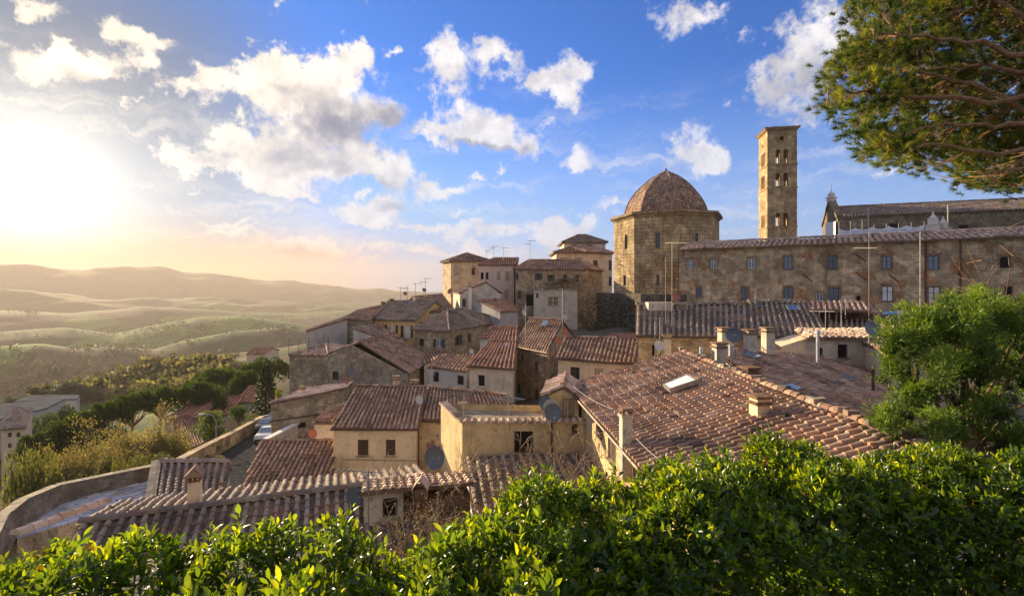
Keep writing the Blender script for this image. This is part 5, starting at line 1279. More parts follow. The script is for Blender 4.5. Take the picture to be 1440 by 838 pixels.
mb = MB(); p, q = P(24, 757, 16.0), P(120, 728, 17.6); mb.face([Vector((p.x, p.y, -14)), Vector((q.x, q.y, -14)), q, p], [(0, 0), (4, 0), (4, 4), (0, 4)]); mb.build('wall', M['grey_stone'], T)
# H stone slated hip piece
e0, e1 = P(218, 706, 21.6), P(314, 691, 22.6); e0.z = e1.z = -9.25; r0, r1 = P(226, 648.5, 24.4), P(322, 659, 24.4); r0.z = r1.z = -8.55
oH, rfH = gable('small house with stone slate roof and pale verge between terrace and road', e0, e1, r0, r1, -14, 'pale', [], 'slab', sp=.34, ln=.22, ov=.1, back=.6)
mb = MB(); mb.cur = PAL['pale'][1]
g2 = (r0 - e0).normalized(); mb.box(e0, g2, (e1 - e0).normalized(), UP, (-.1, (r0 - e0).length), (-.38, .03), (-.3, .16)); mb.build('verge', M['cap_stone'], oH)
# parapet wall along the road
mb = MB(); pts = [Vector(p) for p in ROAD]
pw = thing('road_parapet', (pts[2].x, pts[2].y, pts[2].z), 'long stone parapet wall along the outer side of the road', 'wall')
for p, q in zip(pts[:-1], pts[1:]):
    g2 = q - p; L = g2.to_2d().length; g3 = Vector((g2.x, g2.y, 0)).normalized(); n2 = Vector((-g3.y, g3.x, 0))
    o1, o2 = p + n2 * 2.55, q + n2 * 2.55
    a0, a1, b0, b1 = o1 + n2 * .45, o2 + n2 * .45, o1, o2
    for (s0, s1, h) in ((b0, b1, 1.15), (a1, a0, 1.15)):
        mb.face([s0 - UP * 6, s1 - UP * 6, s1 + UP * h, s0 + UP * h], [(0, -6), (L, -6), (L, h), (0, h)])
    c0, c1, d0, d1 = a0 + n2 * .08, a1 + n2 * .08, b0 - n2 * .08, b1 - n2 * .08
    mb.face([d0 + UP * 1.3, d1 + UP * 1.3, c1 + UP * 1.3, c0 + UP * 1.3], [(0, 0), (L, 0), (L, .5), (0, .5)]); mb.face([d0 + UP * 1.14, d1 + UP * 1.14, d1 + UP * 1.3, d0 + UP * 1.3]); mb.face([c1 + UP * 1.14, c0 + UP * 1.14, c0 + UP * 1.3, c1 + UP * 1.3])
mb.build('masonry', M['warm_stone'], pw)
# houses on the slope beyond the road
def slope_house(label, a, b, d0, zr_drop, w_, wm='pale', pal='red', wins=()):
    e0, e1 = P(*a, d0), P(*b, d0); e1.z = e0.z
    g2 = (e1 - e0).normalized(); n2 = Vector((-g2.y, g2.x, 0))
    r0, r1 = e0 + n2 * w_ + UP * zr_drop, e1 + n2 * w_ + UP * zr_drop
    return gable(label, e0, e1, r0, r1, e0.z - 6, wm, wins, pal, sp=.55, ln=.6, ov=.3, gut=False, group='houses on the slope below the road')
e0, e1 = P(251, 637, 58), P(287, 624, 62); e1.z = e0.z
gable('large reddish roof on the slope, nearest of the roofs below the pines', e0, e1, P(237, 590, 66), P(266, 583, 72), e0.z - 7, 'pale', [], 'red', sp=.5, ln=.55, gut=False, back=.6, group='houses on the slope below the road')
slope_house('pale pink roof directly under the umbrella pines', (237, 588), (281, 578), 74, 1.4, 5)
slope_house('dark red roof between the light green bush and pines', (276, 584), (318, 583), 76, 1.6, 5)
slope_house('reddish roof beside the dark cedar', (328, 566), (362, 564), 80, 1.6, 4.5)
slope_house('pinkish house end glimpsed above the pines near the town edge', (345, 498), (372, 497), 150, 1.2, 5, 'pink')
A5 = thing('apartment_block', (-72, 77, -40), 'pink apartment block with rows of small windows at the left edge', 'building', None)
ft = [P(2, 602, 74), P(35, 600, 75), P(45, 598, 86), P(12, 600, 86)]; zt = -20.9
Wa = Wall([(q.x, q.y, zt) for q in ft], -44)
for r_ in range(4):
    for c_ in range(2): Wa.add_win(11 + c_ * 12, 608 + r_ * 15, 16.5 + c_ * 12, 614.5 + r_ * 15, 'shut')
Wa.build(A5, M['pink'])
q = [Vector((p.x, p.y, zt)) for p in ft]; cc = sum(q, Vector()) / 4; q2 = [p + (p - cc) * .08 for p in q]; apx = cc + UP * 1.6
roof(A5, [[q2[i], q2[(i + 1) % 4], apx] for i in range(4)], pal='slab', sp=.5, ln=.5)
for (lab, pts, zt, d_) in (('long flat grey industrial roof in the hazy valley', [(-30, 598), (66, 575), (92, 562), (-30, 572)], -27, 0), ('second grey shed roof further back in the valley', [(20, 566), (108, 562), (112, 556), (40, 557)], -30, 0)):
    q = [PZ(px, py, zt) for px, py in pts]; cc = sum(q, Vector()) / 4
    o = house(lab, [(p.x, p.y, zt) for p in q], zt - 8, 'bluegrey', [(72, 582, 78, 589, 'glass'), (82, 577, 88, 584, 'glass'), (50, 588, 56, 595, 'glass'), (60, 585, 66, 592, 'glass')] if zt == -27 else [], cat='shed', name='industrial_shed', group='sheds in the valley')
    mb = MB(); up_ = [p + UP * .3 for p in q]; mb.face(up_)
    for i in range(4): mb.face([q[i] - UP * .1, q[(i + 1) % 4] - UP * .1, up_[(i + 1) % 4], up_[i]])
    mb.build('roof', M['shedroof'], o)
def ground_hit(px, py, d0=60, d1=4000):
    """distance along the view row at which the terrain comes up to this height"""
    ds = np.geomspace(d0, d1, 500); X = (px - CX) / F * ds; Z = (HY - py) / F * ds
    t_ = terrain(X, ds); k = np.nonzero(t_ >= Z)[0]
    return float(ds[k[0]]) if len(k) else None
for k, (px, py) in enumerate([(88, 526), (120, 523), (137, 524), (175, 545), (262, 541), (18, 540), (60, 525), (152, 530), (140, 552), (100, 540)]):
    d_ = ground_hit(px, py) or 300
    c_ = P(px, py, d_); w_ = rng.uniform(5, 8)
    c_.z += 2.2
    e0, e1 = Vector((c_.x - w_ / 2, c_.y, c_.z)), Vector((c_.x + w_ / 2, c_.y + 2, c_.z)); n2 = Vector((-.3, 3, 1.2))
    gable('pale small village house among trees in the hazy valley', e0, e1, e0 + n2, e1 + n2, c_.z - 5, 'pale', [], 'red', sp=1.0, ln=1.0, gut=False, group='village houses in the valley', name='village_house')

# ------------------------------------------------------------------ vegetation helpers
def unit(a): return a / np.maximum(np.linalg.norm(a, axis=-1, keepdims=True), 1e-9)
def rand_dirs(n): return unit(nrg.normal(size=(n, 3)))
def tints(n, cols, var=.25):
    cols = np.array(cols); c = cols[nrg.integers(0, len(cols), n)]
    return np.clip(c * (1 + nrg.uniform(-var, var, (n, 1))), 0, 1)
def leaves6(name, pos, d, up, ln, wd, tint, mat, parent, droop=.15):
    """oblong folded leaves with six faces each"""
    n = len(pos); d = unit(d); s = unit(np.cross(d, up)); nn = np.cross(s, d)
    ln = np.broadcast_to(np.asarray(ln, float), (n,))[:, None]; wd = np.broadcast_to(np.asarray(wd, float), (n,))[:, None]
    m1 = pos + d * ln * .35 - nn * ln * .01; m2 = pos + d * ln * .72 - nn * ln * droop * .35; tp = pos + d * ln - nn * ln * droop
    fo = nn * wd * .22
    V = np.stack([pos, m1, m2, tp, m1 - s * wd * .48 + fo, m2 - s * wd * .42 + fo, m1 + s * wd * .48 + fo, m2 + s * wd * .42 + fo], 1)
    b = (np.arange(n) * 8)[:, None]
    T = np.concatenate([b + np.array([0, 6, 1]), b + np.array([0, 1, 4]), b + np.array([2, 7, 3]), b + np.array([5, 2, 3])])
    Q = np.concatenate([b + np.array([1, 6, 7, 2]), b + np.array([4, 1, 2, 5])])
    return np_mesh(name, V.reshape(-1, 3), [T, Q], mat, parent, np.repeat(tint, 8, 0))
def leaves2(name, pos, d, up, ln, wd, tint, mat, parent):
    """small rhombic leaf faces"""
    n = len(pos); d = unit(d); s = unit(np.cross(d, up)); ln = np.broadcast_to(np.asarray(ln, float), (n,))[:, None]; wd = np.broadcast_to(np.asarray(wd, float), (n,))[:, None]
    V = np.stack([pos, pos + d * ln * .5 + s * wd * .5, pos + d * ln, pos + d * ln * .5 - s * wd * .5], 1); b = (np.arange(n) * 4)[:, None]
    return np_mesh(name, V.reshape(-1, 3), [b + np.array([0, 1, 2, 3])], mat, parent, np.repeat(tint, 4, 0))
def needles(name, cen, axis, per, ln, wd, tint, mat, parent, spread=.8):
    """tufts of thin needles"""
    n = len(cen); c = np.repeat(cen, per, 0); ax = np.repeat(unit(axis), per, 0); tt = np.repeat(tint, per, 0)
    d = unit(ax * nrg.uniform(.35, 1.1, (n * per, 1)) + rand_dirs(n * per) * spread); s = unit(np.cross(d, rand_dirs(n * per)))
    L = ln * nrg.uniform(.7, 1.15, (n * per, 1)); c = c + ax * nrg.uniform(-.5, .3, (n * per, 1)) * ln
    V = np.stack([c - s * wd * .5, c + s * wd * .5, c + d * L], 1); b = (np.arange(n * per) * 3)[:, None]
    return np_mesh(name, V.reshape(-1, 3), [b + np.array([0, 1, 2])], mat, parent, np.repeat(tt, 3, 0))
def crown_points(clumps, per, flat=1.0):
    """points in a set of (centre, radius) clumps, denser towards their skins"""
    P_, N_ = [], []
    for (c, r) in clumps:
        d = rand_dirs(per); rr = r * nrg.uniform(.45, 1.0, (per, 1)) ** .6
        p = d * rr; p[:, 2] *= flat; P_.append(np.array(c) + p); N_.append(d)
    return np.concatenate(P_), np.concatenate(N_)
def jitter_path(a, b, k, amp, r=None):
    a, b = Vector(a), Vector(b); L = (b - a).length
    return [a.lerp(b, i / k) + Vector((rng.uniform(-1, 1), rng.uniform(-1, 1), rng.uniform(-1, 1))) * amp * L * (0 if i in (0,) else 1) for i in range(k + 1)]

# ------------------------------------------------------------------ valley and slope trees
GREEN = [(.045, .085, .022), (.06, .10, .03), (.035, .065, .02)]
DARKG = [(.022, .045, .016), (.03, .055, .02), (.018, .036, .014)]
OLIVE = [(.10, .115, .05), (.13, .14, .06), (.08, .095, .04)]
LIME = [(.24, .25, .05), (.30, .28, .06), (.17, .20, .045)]
def tree_root(name): return thing(name, (0, 0, 0), 'x', 'tree')
def mk_broad(name, cols, h, w_, n=16, per=170, leaf=.22, trunk_h=.3, flat=.8, open_=0):
    o = tree_root(name); cl = []
    for k in range(n):
        a_, rr = rng.uniform(0, 6.28), w_ * .5 * math.sqrt(rng.random()) * .78; z = h * (trunk_h + (1 - trunk_h) * rng.uniform(.22, .86)); lim = 1 - max(0, (z / h - .6)) * 1.1
        cl.append(((math.cos(a_) * rr * lim, math.sin(a_) * rr * lim, z), w_ * rng.uniform(.13, .21)))
    p, d = crown_points(cl, per, flat)
    leaves2('crown', p, unit(d + rand_dirs(len(p)) * .9), rand_dirs(len(p)), leaf * nrg.uniform(.6, 1.3, len(p)), leaf * .65, tints(len(p), cols), M['foliage'], o)
    mb = MB(); mb.tube(jitter_path((0, 0, -1), (0, 0, h * .6), 5, .03), [w_ * .04, w_ * .035, w_ * .03, w_ * .024, w_ * .018, w_ * .01], 6)
    for (c, r) in cl[:9]: mb.tube([(0, 0, h * trunk_h * .8), (c[0] * .5, c[1] * .5, (h * trunk_h + c[2]) * .52), c], [w_ * .02, w_ * .014, w_ * .005], 4)
    mb.build('trunk', M['bark'], o); return o
def mk_cypress(h, w_):
    o = tree_root('cypress_tree'); n = 2600; t_ = nrg.uniform(0, 1, n); prof = np.sin(np.clip(t_, 0, 1) ** .75 * math.pi) ** .6 * (1 - .35 * t_)
    a_ = nrg.uniform(0, 6.28, n); r = w_ * .5 * prof * nrg.uniform(.6, 1.05, n) * (1 + .15 * np.sin(a_ * 3 + t_ * 9))
    p = np.stack([np.cos(a_) * r, np.sin(a_) * r, h * (.04 + .96 * t_)], 1)
    leaves2('crown', p, unit(np.stack([np.cos(a_) * .4, np.sin(a_) * .4, np.ones(n)], 1) + rand_dirs(n) * .4), rand_dirs(n), .75, .34, tints(n, DARKG), M['foliage'], o)
    mb = MB(); mb.tube([(0, 0, -1), (0, 0, h * .8)], [w_ * .09, .02], 6); mb.build('trunk', M['bark'], o); return o
def mk_umbrella(h, w_):
    o = tree_root('umbrella_pine'); cl = []
    for k in range(46):
        a_, q = rng.uniform(0, 6.28), math.sqrt(rng.random()); rr = w_ * .5 * q * .9
        cl.append(((math.cos(a_) * rr, math.sin(a_) * rr, h * .80 + h * .13 * (1 - q * q) + rng.uniform(-.3, .3)), w_ * rng.uniform(.075, .12)))
    p, d = crown_points(cl, 150, .62)
    leaves2('crown', p, unit(d + np.array([0, 0, .8]) + rand_dirs(len(p)) * .6), rand_dirs(len(p)), .34, .2, tints(len(p), [(.045, .075, .02), (.06, .09, .025), (.032, .055, .018)]), M['foliage'], o)
    mb = MB(); mb.tube(jitter_path((0, 0, -2), (0, 0, h * .68), 4, .02), [.34, .31, .28, .24, .2], 7)
    for (c, r) in cl[:16]: mb.tube([(0, 0, h * .62), (c[0] * .45, c[1] * .45, h * .7), (c[0] * .9, c[1] * .9, c[2] - .2)], [.15, .1, .04], 5)
    mb.build('trunk', M['bark_pine'], o); return o
def mk_conifer(h, w_):
    o = tree_root('cedar_tree'); P_, D_ = [], []
    for k in range(120):
        t_ = (k / 120) ** .85; a_ = k * 2.4; L = w_ * .5 * (1 - t_) ** .75 * rng.uniform(.75, 1.1) + .2; z = h * (.08 + .92 * t_); n = 46
        s_ = nrg.uniform(.15, 1, n); sd = nrg.normal(0, .16, n) * L * .8
        p = np.stack([math.cos(a_) * s_ * L - math.sin(a_) * sd, math.sin(a_) * s_ * L + math.cos(a_) * sd, z - s_ * L * .22 + nrg.normal(0, .12, n)], 1); P_.append(p)
        D_.append(np.tile([math.cos(a_), math.sin(a_), -.25], (n, 1)))
    p = np.concatenate(P_); d = unit(np.concatenate(D_) + rand_dirs(len(p)) * .6)
    leaves2('crown', p, d, rand_dirs(len(p)), .5, .24, tints(len(p), DARKG), M['foliage'], o)
    mb = MB(); mb.tube([(0, 0, -1.5), (0, 0, h * .95)], [.4, .03], 7); mb.build('trunk', M['bark'], o); return o
RMIN = [0.0]
def grow(mb, p, d, L, r, lev, tips, bend=.35, up=.12, kids=(3, 4), shrink=.68, n=4):
    k = 4; pts = [Vector(p)]; dd = Vector(d).normalized()
    for i in range(k):
        dd = (dd + Vector((rng.uniform(-1, 1), rng.uniform(-1, 1), rng.uniform(-1, 1))) * bend * .5 + UP * up * .4).normalized(); pts.append(pts[-1] + dd * L / k)
    r1 = r * .6 if lev else r * .25
    mb.tube(pts, [max(r + (r1 - r) * i / k, RMIN[0]) for i in range(k + 1)], max(3, n), cap=False)
    tips.append((pts[-1], dd, lev))
    if lev == 0: return
    for j in range(rng.randint(*kids)):
        t_ = rng.uniform(.35, 1.0); i = min(int(t_ * k), k - 1); q = pts[i].lerp(pts[i + 1], t_ * k - i)
        sd = Vector((rng.uniform(-1, 1), rng.uniform(-1, 1), rng.uniform(-.5, .8))).normalized()
        grow(mb, q, (dd * .75 + sd * .75), L * shrink * rng.uniform(.7, 1.15), r1 * .85, lev - 1, tips, bend, up, kids, shrink, n - 1)
def mk_bare(name, h, w_, cols, buds=5, lev=4, r=.14, stems=3, bud=.16):
    o = tree_root(name); mb = MB(); tips = []
    for k in range(stems):
        a_ = rng.uniform(0, 6.28); grow(mb, (math.cos(a_) * .3, math.sin(a_) * .3, -.5), (math.cos(a_) * w_ / h * .55, math.sin(a_) * w_ / h * .55, 1), h * .42, r, lev, tips, .3, .1)
    mb.build('trunk', M['twig'], o)
    tp = [t_ for t_ in tips if t_[2] <= 1]; p = np.repeat(np.array([t_[0] for t_ in tp]), buds, 0); p = p + nrg.normal(0, .28, p.shape)
    leaves2('crown', p, rand_dirs(len(p)), rand_dirs(len(p)), bud, bud * .6, tints(len(p), cols), M['foliage'], o); return o

protos = {
 'cyp': mk_cypress(10, 2.4), 'umb': mk_umbrella(11, 10), 'ced': mk_conifer(14, 7),
 'dark': mk_broad('dense_tree', DARKG, 9, 8, 18, 190, .38), 'green': mk_broad('leafy_tree', GREEN, 8, 7, 18, 190, .34),
 'lime': mk_broad('spring_tree', LIME, 7, 6, 14, 150, .32), 'olive': mk_broad('olive_tree', OLIVE, 5, 5.5, 14, 170, .22, .2),
 'bush': mk_broad('leafy_bush', [(.10, .15, .035), (.15, .19, .05), (.06, .10, .025)], 6, 5, 22, 220, .24, .12),
 'bare': mk_bare('bare_tree', 9, 7, [(.22, .20, .06), (.26, .20, .10), (.19, .13, .10), (.16, .17, .05)], 11, 4, .13, 5, .19),
 'scrub': mk_broad('scrub_bush', [(.13, .14, .05), (.17, .16, .07), (.09, .10, .04)], 2.6, 3.4, 12, 130, .17, .08)}
PH = {'cyp': (10, 2.4), 'umb': (11, 10), 'ced': (14, 7), 'dark': (9, 8), 'green': (8, 7), 'lime': (7, 6), 'olive': (5, 5.5), 'bush': (6, 5), 'bare': (9, 7), 'scrub': (2.6, 3.4)}
used = set(); KIDS = {}
for o_ in bpy.data.objects:
    if o_.parent: KIDS.setdefault(o_.parent.name, []).append(o_)
def plant(kind, px, py_top, d_, wpx, label, group, base_py=None, cat='tree', base=None):
    """a tree of that kind with its top at a photo point, standing on the terrain"""
    top = P(px, py_top, d_); zb = tz(top.x, d_) if base is None else base
    h, w_ = PH[kind]; sz = max((top.z - zb) / h, .3); sx = wpx / F * d_ / w_
    pr = protos[kind]
    if kind not in used: o = pr; used.add(kind)
    else: o = copy_tree(pr, kids=KIDS)
    o.location = (top.x, d_, zb); o.rotation_euler = (0, 0, rng.uniform(0, 6.28)); o.scale = (sx, sx, sz)
    tag(o, label, cat, group); return o
GV = 'trees scattered in the valley'
LC = 'dark slender cypress among the hazy valley trees'
for px, py, base, wpx in ((210, 515, 531, 6), (243.6, 510, 530, 9), (266, 507, 528, 8), (275.6, 503, 527, 8), (283, 505, 526, 7), (295, 503, 525, 8), (169, 529, 546, 7), (46, 527, 545, 6), (38, 531, 546, 6), (20, 532, 546, 6), (70, 518, 535, 6), (78, 517, 535, 6), (86, 519, 535, 6), (127, 530, 547, 7), (150, 531, 548, 8), (12, 534, 546, 6), (57, 527, 543, 6), (108, 521, 535, 5), (222, 514, 529, 7), (303, 500, 522, 8)):
    d_ = ground_hit(px, base) or 250; plant('cyp', px, py, d_, wpx, LC, 'cypresses in the valley')
for kind, px, py, base, wpx, lab in (('dark', 227, 512, 532, 24, 'broad dark tree between two cypresses in the valley'), ('dark', 97, 535, 565, 42, 'wide dark purple tree before the valley village'),
    ('dark', 54, 541, 566, 34, 'dark round tree behind the grey shed roofs'), ('green', 119, 547, 566, 34, 'mid green round tree beside the wide dark tree'), ('dark', 139, 530, 556, 20, 'dark pointed tree clump in the valley centre'),
    ('lime', 190, 519, 533, 22, 'bright yellow green tree in spring leaf in the valley'), ('lime', 168, 522, 535, 18, 'smaller lime tree left of the bright spring tree'), ('lime', 17, 543, 558, 20, 'yellow bush tree at the left edge of the valley'),
    ('lime', 41, 540, 556, 14, 'little yellow tree near the valley cypresses'), ('olive', 223, 526, 545, 34, 'olive round bush below the cypress row'), ('dark', 310, 499, 524, 20, 'round dark tree at the end of the cypress row'),
    ('olive', 335, 506, 528, 34, 'pale green round tree before the umbrella pines'), ('olive', 328, 495, 512, 22, 'small olive tree at the top of the field'), ('bare', 85, 541, 566, 40, 'hazy bare tree left of the dark trees'),
    ('bare', 205, 527, 552, 40, 'pale bare tree under the yellow tree'), ('bare', 160, 536, 560, 34, 'pale bare tree between the dark clumps'), ('dark', 20, 556, 578, 30, 'dark tree mass at the left edge behind the sheds'),
    ('green', 252, 524, 544, 26, 'green tree in front of the cypress row'), ('olive', 66, 534, 552, 24, 'pale olive tree by the village road'), ('dark', 183, 536, 556, 20, 'dark tree just left of the pale bare tree'),
    ('olive', 290, 512, 532, 26, 'olive tree tucked under the tall cypresses'), ('bare', 128, 522, 542, 30, 'hazy bare tree among the village roofs'), ('bare', 30, 522, 540, 34, 'hazy bare tree at the far left'), ('lime', 108, 527, 540, 14, 'little yellow green tree among the village roofs')):
    d_ = ground_hit(px, base) or 220; plant(kind, px, py, d_, wpx, lab, GV)
# far tree belts on the valley floor, one can only see a mass of them
GP = 'umbrella pines below the town'
for px, py, d_, wpx, lab in ((373, 502, 98, 66, 'umbrella pine with a flat crown nearest the stone house'), (312, 517, 92, 74, 'wide umbrella pine in the middle of the pine group'), (345, 520, 86, 44, 'smaller umbrella pine right of the wide one'),
    (276, 535, 80, 66, 'round headed umbrella pine above the red roofs'), (226, 542, 76, 60, 'umbrella pine at the left end above the bare trees'), (186, 551, 72, 54, 'first umbrella pine of the long descending row'),
    (152, 562, 68, 54, 'second pine down the long descending row'), (118, 575, 64, 52, 'third pine down the long descending row'), (86, 590, 61, 54, 'fourth pine down the descending row'), (56, 605, 58, 56, 'lowest pine of the row, by the apartments'), (288, 524, 96, 50, 'pine crown behind the round headed pine')):
    plant('umb', px, py, d_, wpx, lab, GP)
plant('dark', 92, 566, 98, 40, 'dense dark tree before the grey shed roofs', 'trees under the pine row'); plant('green', 108, 572, 95, 34, 'green tree at the corner of the grey shed', 'trees under the pine row'); plant('green', 62, 574, 92, 40, 'green tree before the blank shed wall', 'trees under the pine row'); plant('dark', 52, 622, 56, 56, 'dense dark foliage under the lowest pine', 'trees under the pine row'); plant('dark', 88, 612, 60, 54, 'dense dark foliage under the fourth pine', 'trees under the pine row'); plant('dark', 122, 598, 63, 50, 'dense dark foliage under the third pine', 'trees under the pine row'); plant('green', 155, 592, 66, 50, 'green foliage below the second pine', 'trees under the pine row')
plant('ced', 374, 513, 76, 44, 'broad dark cedar beside the stone house wall', 'trees below the road')
plant('green', 311, 531, 78, 26, 'light green pointed tree right of the round headed pine', 'trees below the road')
plant('bush', 297, 574, 52, 46, 'light leaved bushy tree beside the large red roof', 'trees below the road')
plant('green', 335, 566, 62, 28, 'dark green bush between the roofs and the road', 'trees below the road')
plant('lime', 393, 546, 70, 14, 'small bright yellow bush at the foot of the stone house', 'trees below the road')
for px, py, d_, wpx, lab in ((205, 560, 48, 90, 'large bare tree with yellow green buds left of the red roof'), (150, 572, 46, 90, 'bare tree with reddish twigs above the terrace parapet'), (110, 588, 45, 80, 'bare tree with pinkish haze of buds at lower left'), (232, 578, 50, 60, 'bare tree with bright yellow leaves by the red roof'), (75, 612, 44, 70, 'low bare tree over the grassy bank'), (178, 590, 43, 70, 'thin bare tree close behind the parapet')):
    plant('bare', px, py, d_, wpx, lab, 'bare trees behind the terrace')
plant('lime', 222, 618, 47, 40, 'yellow leaved young tree by the red roof', 'bare trees behind the terrace')
for k, (px, py, d_) in enumerate([(300, 627, 43), (312, 618, 46), (322, 612, 49), (332, 604, 52), (345, 594, 58), (286, 636, 40), (352, 588, 62), (306, 640, 38), (272, 645, 39), (360, 582, 66)]):
    plant('scrub', px, py, d_, 24, 'scrubby olive bush against the outer side of the road wall', 'bushes along the road wall', cat='bush')
for k in range(16):
    px, py = rng.uniform(20, 260), rng.uniform(640, 660); d_ = rng.uniform(36, 44)
    plant('scrub', px, py, d_, 40, 'low brown scrub on the bank behind the parapet terrace', 'scrub behind the terrace', cat='bush')
mb = MB(); pos = []
for k in range(900):
    px = rng.uniform(-80, 330); py = rng.uniform(516, 566); d_ = ground_hit(px, py) if k % 1 == 0 else None
    if d_ and 120 < d_ < 900: pos.append((P(px, py, d_), d_))
pp_ = []; nn_ = []; sz_ = []
for p, d_ in pos:
    h = rng.uniform(3, 8); z = tz(p.x, p.y); n = 34
    d3 = rand_dirs(n); q = d3 * np.array([h * .42, h * .42, h * .5]) * nrg.uniform(.6, 1, (n, 1)); pp_.append(q + np.array([p.x, p.y, z + h * .5])); nn_.append(d3); sz_.append(np.full(n, h * .2))
hedge_pos = []
for k in range(70):
    a_ = rng.uniform(-.85, -.02); r_ = rng.uniform(620, 1900); th = rng.uniform(0, 3.14); x_, y_ = r_ * math.sin(a_), r_ * math.cos(a_)
    for j in range(rng.randint(4, 22)):
        th += rng.uniform(-.25, .25); x_ += math.cos(th) * rng.uniform(8, 16); y_ += math.sin(th) * rng.uniform(8, 16); hedge_pos.append((x_, y_, rng.uniform(3, 7)))
for k in range(26):
    a_ = rng.uniform(-.85, -.02); r_ = rng.uniform(700, 2400); x_, y_ = r_ * math.sin(a_), r_ * math.cos(a_); s_ = rng.uniform(15, 45)
    for j in range(20): hedge_pos.append((x_ + rng.gauss(0, s_), y_ + rng.gauss(0, s_), rng.uniform(4, 9)))
hx = np.array(hedge_pos); hzz = terrain(hx[:, 0], hx[:, 1])
for (x_, y_, h), z in zip(hedge_pos, hzz):
    n = 14; d3 = rand_dirs(n); pp_.append(d3 * np.array([h * .6, h * .6, h * .5]) * nrg.uniform(.5, 1, (n, 1)) + np.array([x_, y_, z + h * .4])); nn_.append(d3); sz_.append(np.full(n, h * .34))
NH = len(hedge_pos)
pp_ = np.concatenate(pp_); nn_ = np.concatenate(nn_); sz_ = np.concatenate(sz_)
bt = leaves2('valley_woodland', pp_, unit(nn_ + rand_dirs(len(pp_))), rand_dirs(len(pp_)), sz_ * 1.5, sz_, np.concatenate([np.repeat(tints(len(pos), [(.11, .115, .06), (.15, .12, .08), (.07, .08, .04), (.20, .19, .07)]), 34, 0), np.repeat(tints(NH, [(.03, .04, .018), (.04, .05, .02)]), 14, 0)]), M['foliage'], None)
tag(bt, kind='stuff')

